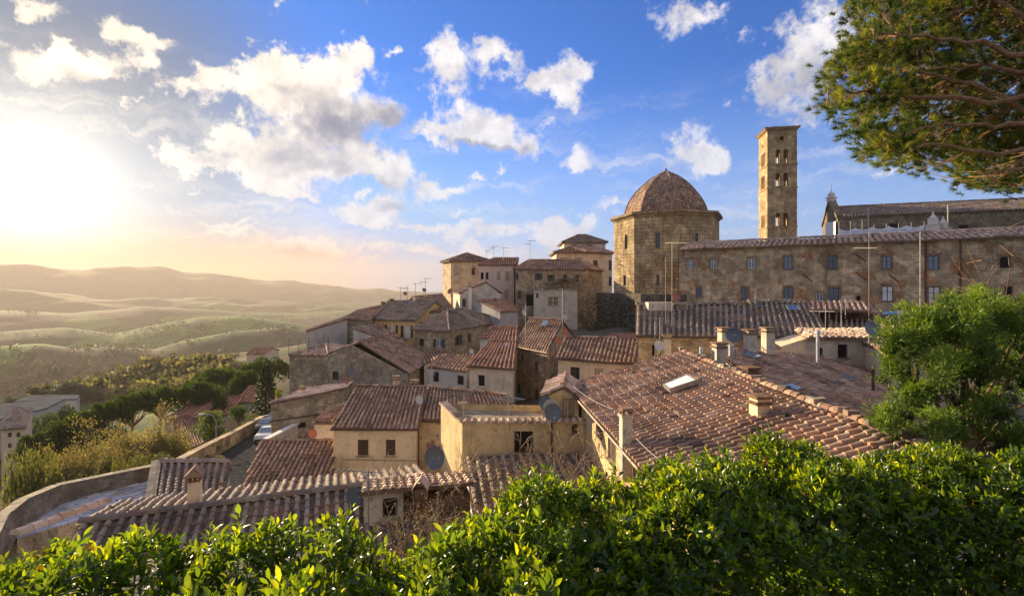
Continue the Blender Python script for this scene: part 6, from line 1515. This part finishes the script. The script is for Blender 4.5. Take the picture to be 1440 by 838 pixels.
# ------------------------------------------------------------------ laurel hedge in front of the viewer
HB = [(-4.6, 2.75), (-2.98, 2.9), (-1.6, 3.0), (-.55, 3.15), (0, 3.6), (1.08, 4.2), (2.66, 4.95), (4.6, 4.7), (6.6, 4.6)]  # far top edge in plan
HT = [(-4.6, -1.52), (-2.98, -1.55), (-1.9, -1.50), (-1.3, -1.47), (-.85, -1.58), (-.3, -1.5), (0, -1.53), (.5, -1.54), (1.08, -1.55), (2.66, -1.58), (3.6, -1.61), (4.6, -1.61), (6.6, -1.55)]
def hb(x): return np.interp(x, [p[0] for p in HB], [p[1] for p in HB])
def ht(x): return np.interp(x, [p[0] for p in HT], [p[1] for p in HT])
def hedge(label, xa, xb, n, seed):
    o = thing('laurel_hedge', ((xa + xb) / 2, 3, -2.5), label, 'hedge', 'laurel hedges in front of the viewer')
    x = nrg.uniform(xa, xb, n); wd = np.where(x > .2, 1.15, 1.6)
    t_ = nrg.uniform(0, 1, n); top = nrg.uniform(0, 1, n) < .62
    yb = hb(x); bump = .07 * np.sin(x * 5.1 + 1) + .05 * np.sin(x * 11.3) + .05 * np.sin(x * 3.1 + t_ * 7)
    y = np.where(top, yb - wd * t_, yb - wd + nrg.normal(0, .07, n))
    zt = ht(x) + bump
    z = np.where(top, zt - .10 * nrg.random(n) ** 2 - .12 * (t_ > .85) * (t_ - .85) / .15, zt - 1.5 * nrg.random(n) ** .85)
    hi_ = nrg.random(n) < .07; z = z + hi_ * top * nrg.uniform(.03, .13, n)
    # one shoot: an upward stem with a whorl of leaves
    ax = unit(np.stack([nrg.normal(-.1, .4, n), np.where(top, nrg.normal(-.05, .35, n), nrg.normal(-.75, .3, n)), np.where(top, 1.0, .7) * np.ones(n)], 1))
    base = np.stack([x, y, z], 1); per = 9
    mb_ = MB()
    B = np.repeat(base, per, 0); A = np.repeat(ax, per, 0); k = np.tile(np.arange(per), n)
    ph = k * 2.4 + np.repeat(nrg.uniform(0, 6.28, n), per)
    e1 = unit(np.cross(A, np.array([.3, .2, 1.0]))); e2 = np.cross(A, e1)
    rad = e1 * np.cos(ph)[:, None] + e2 * np.sin(ph)[:, None]
    h = (k / per)[:, None]
    pos = B + A * (h - .6) * .125 + rad * .006
    d = unit(rad * (1.05 - .65 * h) + A * (.45 + .8 * h) + nrg.normal(0, .22, (n * per, 3)))
    L = nrg.uniform(.04, .088, n * per) * (1.05 - .25 * h[:, 0])
    sh = np.repeat(tints(n, [(.034, .078, .014), (.045, .10, .017), (.026, .06, .012), (.065, .125, .018)], .2), per, 0)
    young = (h > .62); sh = np.where(young & (np.repeat(nrg.random(n), per)[:, None] < .6), sh * np.array([2.1, 1.6, 1.0]), sh)
    sh = np.where(np.repeat(nrg.random(n) < .012, per)[:, None] & (nrg.random((n * per, 1)) < .6), np.array([[.04, .035, .02]]), sh)
    leaves6('foliage', pos, d, A + nrg.normal(0, .25, (n * per, 3)), L, L * nrg.uniform(.34, .44, n * per), sh, M['laurel'], o)
    # inner leaves and stems
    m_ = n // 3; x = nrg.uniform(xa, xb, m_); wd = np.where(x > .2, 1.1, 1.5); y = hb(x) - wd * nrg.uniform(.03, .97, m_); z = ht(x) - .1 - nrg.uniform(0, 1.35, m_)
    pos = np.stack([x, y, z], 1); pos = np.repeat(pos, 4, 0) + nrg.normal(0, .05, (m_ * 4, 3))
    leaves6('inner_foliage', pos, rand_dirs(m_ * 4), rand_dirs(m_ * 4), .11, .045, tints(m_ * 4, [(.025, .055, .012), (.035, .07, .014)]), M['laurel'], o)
    mb = MB()
    for k in range(int((xb - xa) * 34)):
        x_ = rng.uniform(xa, xb); y_ = float(hb(x_)) - rng.uniform(.1, .95); zt_ = float(ht(x_)) - .1
        mb.tube(jitter_path((x_, y_, zt_ - 1.5), (x_ + rng.uniform(-.15, .15), y_ + rng.uniform(-.1, .1), zt_), 4, .03), [.012, .011, .009, .007, .004], 4, cap=False)
    mb.build('stem', M['bark'], o)
    return o
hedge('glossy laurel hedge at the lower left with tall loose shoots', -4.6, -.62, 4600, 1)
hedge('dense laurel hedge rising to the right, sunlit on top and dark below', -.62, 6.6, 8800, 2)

# ------------------------------------------------------------------ feathery cypress bush on the right
cb = thing('cypress_bush', (10.6, 11.6, -4), 'bright feathery green cypress bush in front of the palace at right', 'bush')
cl = []
OUT = [(1262, 470, 26), (1275, 520, 40), (1300, 480, 40), (1330, 455, 30), (1350, 480, 42), (1375, 440, 26), (1395, 465, 42), (1430, 470, 50), (1460, 460, 50), (1290, 560, 40), (1260, 590, 28), (1330, 540, 50), (1380, 520, 55), (1430, 540, 60), (1330, 600, 45), (1390, 600, 55), (1440, 610, 60), (1480, 520, 60), (1480, 590, 60), (1275, 610, 30), (1352, 428, 16), (1310, 455, 26), (1405, 440, 22)]
PP, AX, TT = [], [], []
for (px, py, r_) in OUT:
    dc = rng.uniform(10.6, 12.8)
    for k in range(max(3, int(r_ / 6.5))):
        c = np.array(P(px + rng.gauss(0, r_ * .42), py + rng.gauss(0, r_ * .36), dc + rng.gauss(0, .35))); ang_ = rng.uniform(-1.0, .9)
        ax = unit(np.array([[math.sin(ang_) - .35, rng.uniform(-.7, .3), math.cos(ang_) * .75]]))[0]; Lp = rng.uniform(.5, .95); n = 210
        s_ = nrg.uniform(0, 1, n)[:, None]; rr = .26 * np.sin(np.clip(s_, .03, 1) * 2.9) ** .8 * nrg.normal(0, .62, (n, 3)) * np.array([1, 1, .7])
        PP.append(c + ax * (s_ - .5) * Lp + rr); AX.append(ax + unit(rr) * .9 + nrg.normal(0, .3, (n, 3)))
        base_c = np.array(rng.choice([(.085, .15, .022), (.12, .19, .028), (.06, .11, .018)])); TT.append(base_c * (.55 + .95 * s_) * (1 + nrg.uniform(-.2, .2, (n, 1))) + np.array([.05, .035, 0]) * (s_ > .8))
p = np.concatenate(PP); a2 = np.concatenate(AX); tt_ = np.concatenate(TT)
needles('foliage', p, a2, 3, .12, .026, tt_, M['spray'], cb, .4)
mb = MB()
for (px, py, r_) in OUT:
    q = P(px, py, 11.7); mb.tube(jitter_path((10.6, 11.8, -4.2), q, 4, .04), [.09, .06, .04, .025, .01], 5, cap=False)
mb.build('branch', M['bark_pine'], cb)
# bare tree with pale whips behind the bush
RMIN[0] = .004
bt = thing('bare_tree', (11.5, 12.8, -4), 'leafless tree with pale orange whips in front of the palace wall', 'tree')
mb = MB(); D_ = 12.6
for pts in ([(1408, 440), (1385, 400), (1360, 350), (1352, 338)], [(1400, 445), (1370, 395), (1340, 350)], [(1405, 440), (1388, 400), (1398, 370), (1412, 358), (1440, 365), (1470, 372)], [(1412, 430), (1420, 380), (1418, 362)], [(1440, 372), (1425, 360), (1405, 344)],
            [(1330, 450), (1310, 410), (1298, 385)], [(1298, 440), (1284, 420), (1274, 413)], [(1303, 430), (1290, 412), (1282, 398)], [(1425, 400), (1445, 410), (1470, 425)], [(1388, 400), (1400, 384), (1425, 398), (1450, 402)], [(1420, 440), (1432, 425), (1445, 410)], [(1430, 330), (1415, 322), (1440, 310)], [(1385, 400), (1372, 408), (1360, 404)], [(1440, 450), (1425, 425), (1428, 405)],
            [(1352, 440), (1366, 420), (1372, 400)], [(1330, 425), (1318, 432), (1300, 428)], [(1398, 372), (1380, 366), (1358, 370)]):
    v_ = [P(x, y, D_ + rng.uniform(-.3, .3)) for x, y in pts]; mb.tube(v_, [.013 - .008 * i / (len(v_) - 1) for i in range(len(v_))], 4, cap=False)
for k in range(9): grow(mb, P(rng.uniform(1310, 1440), 455, D_), (rng.uniform(-.5, .5), rng.uniform(-.2, .2), 1), rng.uniform(.5, 1.0), .009, 2, [], .4, .05, (2, 3), .7, 4)
for k in range(5): mb.tube([Vector((11.5, 12.8, -5)), P(1400 + k * 9, 445, D_)], [.06, .03], 5, cap=False)
mb.build('branch', M['bark_pine'], bt)

# ------------------------------------------------------------------ overhanging pine, upper right
pn = thing('pine_tree', (16.2, 12.5, -4.5), 'big sunlit pine crown hanging over the picture from the right', 'tree')
LIMBS = [[(1560, 190), (1470, 172), (1400, 178), (1330, 172), (1265, 190)], [(1560, 150), (1480, 132), (1390, 142), (1300, 135), (1215, 128), (1165, 128)], [(1560, 225), (1480, 205), (1400, 215), (1320, 205), (1250, 208)],
         [(1560, 100), (1460, 85), (1380, 62), (1300, 52), (1230, 45)], [(1560, 60), (1450, 30), (1370, -10), (1290, -30)], [(1560, 245), (1480, 232), (1420, 240), (1370, 246)], [(1560, 165), (1450, 160), (1370, 120), (1300, 100), (1225, 88)], [(1500, 190), (1440, 225), (1390, 262)], [(1560, 120), (1470, 110), (1390, 92), (1310, 98)]]
mb = MB(); nodes = []
for li, L in enumerate(LIMBS):
    d0, d1 = 11.2, rng.uniform(9.9, 12.4); k = len(L) - 1
    v_ = [P(x, y, d0 + (d1 - d0) * i / k) for i, (x, y) in enumerate(L)]
    fine_ = []
    for a, b in zip(v_[:-1], v_[1:]):
        for q in range(4): fine_.append(a.lerp(b, q / 4) + Vector((0, rng.uniform(-.06, .06), rng.uniform(-.05, .05))))
    fine_.append(v_[-1]); n_ = len(fine_)
    mb.tube(fine_, [.085 - .074 * i / (n_ - 1) for i in range(n_)], 6, cap=False); nodes += [(p, i / n_) for i, p in enumerate(fine_)][2:]
    mb.tube([Vector((16.2, 12.5, 1 + li * .45)), v_[0]], [.2, .11], 6, cap=False)
mb.tube([(16.2, 12.5, -5), (16.25, 12.5, 0), (16.1, 12.5, 4), (16.3, 12.5, 8)], [.42, .38, .3, .15], 9)
mb.build('trunk', M['bark_pine'], pn)
EDGE = [(-60, 1215), (0, 1200), (40, 1196), (75, 1168), (110, 1150), (145, 1146), (175, 1165), (200, 1195), (222, 1232), (240, 1290), (258, 1345), (275, 1395), (285, 1440)]
LOWL = [(1146, 165), (1165, 180), (1195, 203), (1240, 226), (1290, 243), (1345, 262), (1400, 278), (1440, 280), (1540, 280)]
ex = lambda y: np.interp(y, [e[0] for e in EDGE], [e[1] for e in EDGE]); ly = lambda x: np.interp(x, [e[0] for e in LOWL], [e[1] for e in LOWL])
tw_mb = MB(); tufts = []; tax = []
cl = []
for k in range(900):
    py = rng.uniform(-70, 278); px = rng.uniform(float(ex(py)) + 6, 1530)
    if py > float(ly(px)) - 4: continue
    thin = max(0, min(1, (py - float(ly(px)) + 60) / 60)) * .75 if px > 1250 else 0
    if px > 1270 and rng.random() < thin: continue
    if 1235 < px < 1262 and 52 < py < 62: continue
    if px > 1300 and rng.random() < .1: continue
    q = P(px, py, rng.uniform(10.6, 14.8) if px < 1270 else rng.uniform(11.6, 15.2)); cl.append(q)
for q in cl:
    base = min(nodes, key=lambda s_: (s_[0] - q).length + (0 if s_[0].x > q.x - .2 else 1.5))[0]
    if (q - base).length > 3.0: base = q + Vector((1.2, 0, rng.uniform(-.5, .1)))
    mid = base.lerp(q, .55) + Vector((rng.uniform(-.1, .1), rng.uniform(-.15, .15), rng.uniform(-.22, .02)))
    tw_mb.tube([base, mid, q], [.018, .011, .005], 4, cap=False)
    out = (q - base).normalized()
    for j in range(11):
        off = Vector((rng.gauss(0, .19), rng.gauss(0, .25), rng.gauss(.02, .13))); t_ = q + off
        if j % 2: tw_mb.tube([mid.lerp(q, rng.uniform(.3, 1)), t_], [.007, .004], 3, cap=False)
        tufts.append(tuple(t_)); tax.append(tuple((out * .5 + off.normalized() * .5 + Vector((-.25, 0, .45))).normalized()))
tw_mb.build('branch', M['bark_pine'], pn)
tufts = np.array(tufts); tax = np.array(tax)
needles('needles', tufts, tax, 50, .165, .0125, tints(len(tufts), [(.06, .105, .018), (.09, .14, .02), (.035, .065, .013), (.19, .21, .03)]), M['needle'], pn, .75)

# ------------------------------------------------------------------ bare shrub over the outhouse roof
RMIN[0] = .0085
sh = thing('bare_shrub', (1.0, 17.0, -9.4), 'tangled leafless shrub with tiny yellow green buds over the worn roof', 'shrub')
mb = MB(); tips = []
for k in range(11):
    x0 = rng.uniform(-1.2, 2.6); grow(mb, (x0, 17.0 + rng.uniform(-.7, 1.2), -9.4), (rng.uniform(-.7, .7), rng.uniform(-.3, .3), 1), rng.uniform(1.5, 2.3), .03, 4, tips, .5, .06, (3, 4), .72, 4)
mb.build('branch', M['twig'], sh)
p = np.repeat(np.array([t_[0] for t_ in tips if t_[2] == 0]), 2, 0); p = p + nrg.normal(0, .05, p.shape)
leaves2('bud', p, rand_dirs(len(p)), rand_dirs(len(p)), .045, .03, tints(len(p), [(.30, .27, .09), (.24, .18, .10), (.20, .12, .08)]), M['foliage'], sh)
sh2 = thing('thorny_shrub', (-1.9, 13.5, -8.8), 'brown twiggy shrub growing up beside the brick shed', 'shrub')
mb = MB(); tips = []
for k in range(9): grow(mb, (rng.uniform(-2.6, -1.2), rng.uniform(13.0, 14.2), -8.9), (rng.uniform(-.5, .5), rng.uniform(-.3, .3), 1), rng.uniform(1.3, 1.9), .024, 3, tips, .5, .06, (3, 4), .72, 4)
mb.build('branch', M['twig'], sh2)
p = np.repeat(np.array([t_[0] for t_ in tips if t_[2] <= 1]), 3, 0); p = p + nrg.normal(0, .06, p.shape)
leaves2('leaves', p, rand_dirs(len(p)), rand_dirs(len(p)), .06, .035, tints(len(p), [(.22, .13, .07), (.16, .10, .06), (.13, .13, .05)]), M['foliage'], sh2)
iv = thing('ivy', (14, 83, -8), 'dark ivy hanging over the old town wall', 'ivy')
n = 1100; xs = nrg.uniform(0, 1, n); pos = np.stack([12.5 + xs * 6.0, 85 - xs * 14 + nrg.normal(0, .5, n) - 1.2, -8 + 6.5 * nrg.random(n) ** 1.4], 1)
leaves2('leaves', pos, rand_dirs(n), rand_dirs(n), .35, .28, tints(n, DARKG), M['foliage'], iv)

# ------------------------------------------------------------------ satellite dishes
def mk_dish(mat):
    o = thing('satellite_dish', (0, 0, 0), 'x', 'satellite dish')
    ax = Vector((0, -1, .38)).normalized(); c = Vector((0, -.12, .9))
    mb = MB(); prof = [(.001, 0), (.12, .012), (.24, .045), (.36, .10), (.44, .15), (.455, .16), (.44, .145), (.36, .09), (.24, .035), (.12, .0), (.001, -.01)]
    mb.lathe(c, ax, prof, 22); mb.build('reflector', M[mat], o, smooth=True)
    mb = MB(); f = c + ax * .48 - UP * .05; mb.tube([c - UP * .43 + ax * .14, f - UP * .02], .014, 5); mb.tube([f - ax * .06, f + ax * .04], .035, 7); mb.build('feed_arm', M['metal'], o)
    mb = MB(); mb.tube([(0, 0, 0), (0, 0, .95)], .026, 6); mb.tube([(0, 0, .9), c], .04, 6); mb.build('pole', M['metal'], o); return o
dp = {m_: mk_dish(m_) for m_ in ('dish_grey', 'dish_red', 'dish_white')}; du = set()
def dish(px, py, dpx, d_, rz, mat, label):
    global KIDS
    sc_ = dpx / F * d_ / .91; c = P(px, py, d_)
    if mat in du: o = copy_tree(dp[mat], kids=DK)
    else: o = dp[mat]; du.add(mat)
    o.scale = (sc_,) * 3; o.rotation_euler = (0, 0, R(rz)); o.location = c - UP * .9 * sc_; tag(o, label, 'satellite dish', 'satellite dishes on the roofs')
DK = {}
for o_ in bpy.data.objects:
    if o_.parent and o_.parent.name.startswith('satellite_dish'): DK.setdefault(o_.parent.name, []).append(o_)
for q in [(606, 643, 32, 21, 40, 'dish_grey', 'big grey dish on a pole beside the lit end wall of the yellow house'), (492, 699, 28, 16, 62, 'dish_grey', 'dish seen nearly edge on left of the dormer'),
          (764, 567, 22, 23.6, 30, 'dish_grey', 'rearmost of the three clustered grey dishes'), (771.5, 573, 24, 23.2, 25, 'dish_white', 'middle dish of the cluster of three, paler than the others'), (774, 579.5, 26, 22.8, 22, 'dish_grey', 'front dish of the cluster of three on the yellow parapet'),
          (1222, 463, 25, 29, 5, 'dish_grey', 'large dark dish standing on the low penthouse'), (1030, 472, 21, 27, -12, 'dish_grey', 'dark dish between two chimneys on the shaded roof'), (925, 486, 15, 33, 12, 'dish_white', 'pale dish before the warm stone wall'),
          (1066, 431, 12, 39, 0, 'dish_grey', 'small blue grey dish at the top of the ribbed roof'), (951, 419, 12, 38, -25, 'dish_red', 'red dish near the tall mast below the palace'), (662, 494, 8, 47, 35, 'dish_white', 'small white dish on the corner of the low blue grey house'),
          (587, 562, 13, 31, 50, 'dish_white', 'pale dish standing on the long tiled roof of the cream house'), (783, 480, 11, 46, 30, 'dish_red', 'lower of two red dishes beside the rubble house'), (793, 467, 10, 47, 30, 'dish_red', 'upper of two red dishes beside the rubble house'),
          (437, 610, 14, 33, 60, 'dish_red', 'red dish seen edge on against the small cream annex'), (794, 446, 8, 56, 20, 'dish_white', 'little white dish above the ridge of the rubble house'), (494, 523, 9, 49, 40, 'dish_grey', 'blue grey dish on the big stone gable house'),
          (490, 536, 9, 44, -30, 'dish_red', 'reddish dish at the ridge behind the cream house'), (634, 410, 8, 80, -30, 'dish_red', 'distant red dish by the gabled grey house'), (569, 413, 6, 79, 40, 'dish_red', 'tiny red dish at the ridge end of the ochre house'),
          (596, 408, 6, 82, 30, 'dish_grey', 'tiny grey dish on the skyline right of the antennas'), (736, 440, 8, 52, 35, 'dish_white', 'white dish on a mast left of the rubble house')]: dish(*q)

# ------------------------------------------------------------------ aerials
def aerial(px, py0, py1, d_, kind, label, rz=20, r=.022, name='antenna'):
    b_, t_ = P(px, py1, d_), P(px, py0, d_); H = t_.z - b_.z
    o = thing(name, b_, label, 'antenna', 'television aerials on the roofs')
    mb = MB(); mb.tube([b_ - UP * .4, t_], r, 5); mb.build('mast', M['metal'] if kind != 'pole' else M['wire'], o)
    a = R(rz); ax = Vector((math.cos(a), math.sin(a), 0)); ay = Vector((-ax.y, ax.x, 0))
    def yagi(z, L, n, el, flip=1):
        mb = MB(); c = Vector((b_.x, b_.y, z)); mb.tube([c - ax * L * .25 * flip, c + ax * L * .75 * flip], r * .75, 4)
        for k in range(n):
            q = c + ax * flip * (L * (-.25 + k / (n - 1))); e = el * (1 - .45 * k / n); mb.tube([q - ay * e, q + ay * e], r * .5, 3)
        mb.build('yagi', M['metal'], o)
    def panel(z, s_):
        mb = MB(); c = Vector((b_.x, b_.y, z))
        for k in range(5):
            q = c + UP * (k - 2) * s_ * .2; mb.tube([q - ax * s_ * .5, q + ax * s_ * .5], r * .6, 3)
        mb.tube([c - UP * s_ * .5 + ax * .05, c + UP * s_ * .5 + ax * .05], r, 4); mb.tube([c, c - ay * s_ * .6], r * .7, 3); mb.build('panel_aerial', M['dish_white'], o)
    if 'y' in kind and kind != 'pole': yagi(t_.z - .08, min(1.5, H * .6 + .4), 9, .32)
    if 'Y' in kind: yagi(t_.z - H * .2, 1.2, 7, .4, -1)
    if 'p' in kind and kind != 'pole': panel(t_.z - H * .12 - .2, .6)
    return o
for q in [(945, 340, 497, 35, 'yp', 'tall thin mast with two aerials in front of the baptistery', 10, .015), (936, 362, 497, 35.5, 'pole', 'bare thin pole leaning beside the tall mast', 0, .014), (1222, 322, 456, 33, 'Y', 'tall thin mast with a crossbar rising before the palace wall', 0, .015),
          (1294, 326, 462, 26, 'pole', 'thick pale pole in front of the palace by its downpipe', 0, .026), (1333, 288, 338, 60, 'pole', 'short pale mast on the palace roof before the cathedral', 0, .07), (1221, 292, 338, 63, 'pole', 'thin mast on the palace roof near the white sheeting', 0, .06),
          (563, 404, 430, 80, 'y', 'leftmost skyline aerial above the ochre house', 5, .04), (573, 401, 426, 80, 'Y', 'second skyline aerial above the ochre house', 30, .04), (584, 398, 421, 80, 'y', 'third skyline aerial above the ochre house', 0, .04), (598, 391, 418, 82, 'Yy', 'tall skyline aerial just left of the brown house', 10, .04),
          (694, 346, 362, 96, 'yY', 'aerial on the roof between brown and pink houses', 0, .05), (708, 348, 363, 95, 'y', 'aerial on the pink house', 15, .05), (745, 338, 364, 92, 'yY', 'tallest aerial on the long stone skyline house', 0, .05), (684, 352, 362, 99, 'y', 'short aerial behind the brown house', 40, .05),
          (791, 406, 452, 55, 'y', 'aerial with a long boom above the rubble house ridge', 0, .035), (739, 425, 484, 51, 'p', 'mast with a white panel left of the rubble house', 0, .03), (607, 515, 562, 42, 'p', 'pale mast in front of the low blue grey house', 20, .03),
          (716, 556, 592, 24, 'yY', 'large aerial above the yellow parapet', -35), (518, 660, 736, 15.8, 'yp', 'aerial on a thin mast beside the dormer', 170), (652, 552, 596, 24.5, 'y', 'aerial at the left corner of the yellow house', 60), (928, 446, 488, 33, 'y', 'aerial in front of the ribbed roof', 175),
          (1189, 418, 440, 36, 'p', 'white panel aerial over the porch roof', 10), (1264, 436, 452, 34, 'p', 'panel aerial at the top of the purple brown roof', 30), (1062, 412, 434, 39, 'p', 'panel aerial cluster above the small blue grey dish', 0), (1161, 428, 476, 31.5, 'Y', 'yellowish aerial in front of the timber porch', 0),
          (921, 452, 500, 33.6, 'pole', 'short white pole by the warm stone wall', 0), (1183, 430, 476, 31, 'pole', 'curved cable pole on the penthouse', 0), (628, 668, 690, 20, 'y', 'aerial fixed to the foot of the lit end wall', 120)]:
    aerial(*q)
# ------------------------------------------------------------------ overhead cables
def cable(pts, label, sag=.25, r=.01):
    o = thing('cable', pts[0], label, 'cable', 'overhead cables'); mb = MB()
    for a, b in zip(pts[:-1], pts[1:]): mb.tube([a.lerp(b, k / 12) - UP * sag * 4 * (k / 12) * (1 - k / 12) for k in range(13)], r, 4, cap=False)
    mb.build('wire', M['wire'], o)
cable([P(806, 543, 24), P(862, 575, 20), P(1010, 578, 20), P(1090, 560, 22)], 'pale cable sagging across the large sunlit roof', .12, .012)
cable([P(868, 582, 19), P(935, 652, 13)], 'cable running down the large roof to the hedge', .15, .01)
cable([P(500, 437, 60), P(690, 470, 50), P(790, 470, 46)], 'thin wire strung over the alley between the tiled houses', .3, .012)
cable([P(866, 357, 70), P(955, 357, 66)], 'horizontal wire across the baptistery wall', .1, .025)

# ------------------------------------------------------------------ cars on the road
def mk_car(body):
    o = thing('parked_car', (0, 0, 0), 'x', 'car'); L, W_, = 4.1, 1.74
    low = [(-2.05, .38), (-2.05, .75), (-1.9, .92), (-1.0, 1.0), (.95, 1.0), (1.75, .96), (2.03, .72), (2.05, .38)]
    cab = [(-1.02, .99), (-.32, 1.46), (.2, 1.52), (1.1, 1.48), (1.86, .96)]
    mb = MB(); n = len(low)
    ring_ = lambda pr, hw: [[Vector((x, s * hw(z), z)) for x, z in pr] for s in (-1, 1)]
    A, B_ = ring_(low, lambda z: W_ / 2 - .07 * (z > .85) - .03 * (z < .45))
    for i in range(n): j = (i + 1) % n; mb.face([A[i], A[j], B_[j], B_[i]])
    mb.face(A); mb.face(list(reversed(B_)))
    C_, D2 = ring_(cab, lambda z: W_ / 2 - .10 - .2 * max(0, z - 1.0) / .5)
    for i in range(1, len(cab) - 2): mb.face([C_[i], C_[i + 1], D2[i + 1], D2[i]])
    for S in (C_, D2): mb.face(S)
    mb.face([C_[0], C_[1], D2[1], D2[0]]); mb.face([C_[3], C_[4], D2[4], D2[3]])
    mb.build('body', M[body], o)
    k = lambda p, q, t_: p.lerp(q, t_)
    def pane(nm, a, b, c, d2, off):
        g = MB(); g.face([q + off for q in (a, b, c, d2)]); g.build(nm, M['skylight'], o)
    pane('windscreen', k(C_[0], C_[1], .1) + Vector((0, .08, 0)), k(D2[0], D2[1], .1) - Vector((0, .08, 0)), k(D2[0], D2[1], .93) - Vector((0, .08, 0)), k(C_[0], C_[1], .93) + Vector((0, .08, 0)), Vector((-.012, 0, .014)))
    for S, sg in ((C_, -1), (D2, 1)):
        for (xa, xb) in ((-.72, .18), (.26, 1.25)):
            zz = lambda x, t_: 1.04 + t_ * .36; yy = lambda z: sg * (W_ / 2 - .10 - .2 * (z - 1.0) / .5 + .008)
            g = MB(); g.face([Vector((xa, yy(1.05), 1.05)), Vector((xb, yy(1.05), 1.05)), Vector((xb - .12 * (xb > 1), yy(1.4), 1.4)), Vector((xa + .42 * (xa < -.5), yy(1.4), 1.4))]); g.build('side_window', M['glass'], o)
        for x in (-1.28, 1.25):
            g = MB(); g.lathe((x, sg * (W_ / 2 - .1), .32), (0, sg, 0), [(.2, 0), (.32, 0), (.32, .14), (.2, .15)], 14); wl = g.build('wheel', M['rubber'], o)
            g = MB(); g.lathe((x, sg * (W_ / 2 + .035), .32), (0, sg, 0), [(.2, 0), (.06, .01), (.001, .015)], 10); g.build('rim', M['metal'], wl)
        g = MB(); g.box(Vector((-2.0, sg * .6, .74)), Vector((1, 0, 0)), Vector((0, 1, 0)), UP, (-.045, .1), (-.16, .16), (-.08, .08)); g.build('headlight', M['dish_white'], o)
    g = MB(); g.box(Vector((-2.06, 0, .45)), Vector((1, 0, 0)), Vector((0, 1, 0)), UP, (-.03, .06), (-.8, .8), (-.08, .1)); g.build('bumper', M['rubber'], o); return o
c1 = mk_car('car_white'); c2 = mk_car('car_grey')
def park(o, x, y, label, flip=0, dz=0):
    best = min(((p, q) for p, q in zip(ROAD[:-1], ROAD[1:])), key=lambda s_: abs((s_[0][1] + s_[1][1]) / 2 - y)); p, q = best
    t_ = (y - p[1]) / (q[1] - p[1]); z = p[2] + t_ * (q[2] - p[2]); g = Vector((q[0] - p[0], q[1] - p[1], q[2] - p[2])); an = math.atan2(g.y, g.x)
    o.location = (x, y, z + .03); o.rotation_euler = (0, -math.atan2(g.z, g.to_2d().length), an); tag(o, label, 'car', 'cars parked along the road')
xr = lambda y: float(np.interp(y, ROAD[:, 1], ROAD[:, 0]))
park(c1, xr(50) + .35, 50, 'white car parked on the road beside the rough stone building')
park(c2, xr(58) - 1.3, 58, 'nearer dark grey car parked along the road wall behind the white car')
c3 = copy_tree(c2); park(c3, xr(64.5) - 1.4, 64.5, 'farther dark grey car at the end of the road wall')
# street lamp at the road wall
b_ = Vector((xr(45) - 3.3, 45, float(np.interp(45, ROAD[:, 1], ROAD[:, 2])) - .5)); lp = thing('street_lamp', b_, 'slim street lamp with a curved arm by the road wall', 'street lamp')
mb = MB(); mb.tube([b_, b_ + UP * 3.2, b_ + UP * 3.7 + Vector((-.3, 0, 0)), b_ + UP * 3.8 + Vector((-1.1, 0, 0))], [.06, .05, .045, .04], 6); mb.build('post', M['metal'], lp)
mb = MB(); mb.box(b_ + UP * 3.78 + Vector((-1.3, 0, 0)), Vector((1, 0, 0)), Vector((0, 1, 0)), UP, (-.3, .2), (-.1, .1), (-.06, .05)); mb.build('lamp_head', M['dish_white'], lp)
# flower pots on roofs and sills
for px, py, d_, lab in ((1048, 432, 39.5, 'terracotta pot on the ridge beside the panel aerials'), (386, 607, 40.5, 'terracotta pot on the pale courtyard coping')):
    p = P(px, py, d_); o = thing('flower_pot', p, lab, 'pot', 'terracotta pots'); mb = MB(); mb.lathe(p, UP, [(.001, 0), (.16, 0), (.22, .32), (.25, .33), (.25, .4), (.2, .4), (.17, .3)], 12); mb.cur = (.4, .2, .12); mb.build('pot', M['brick'], o)
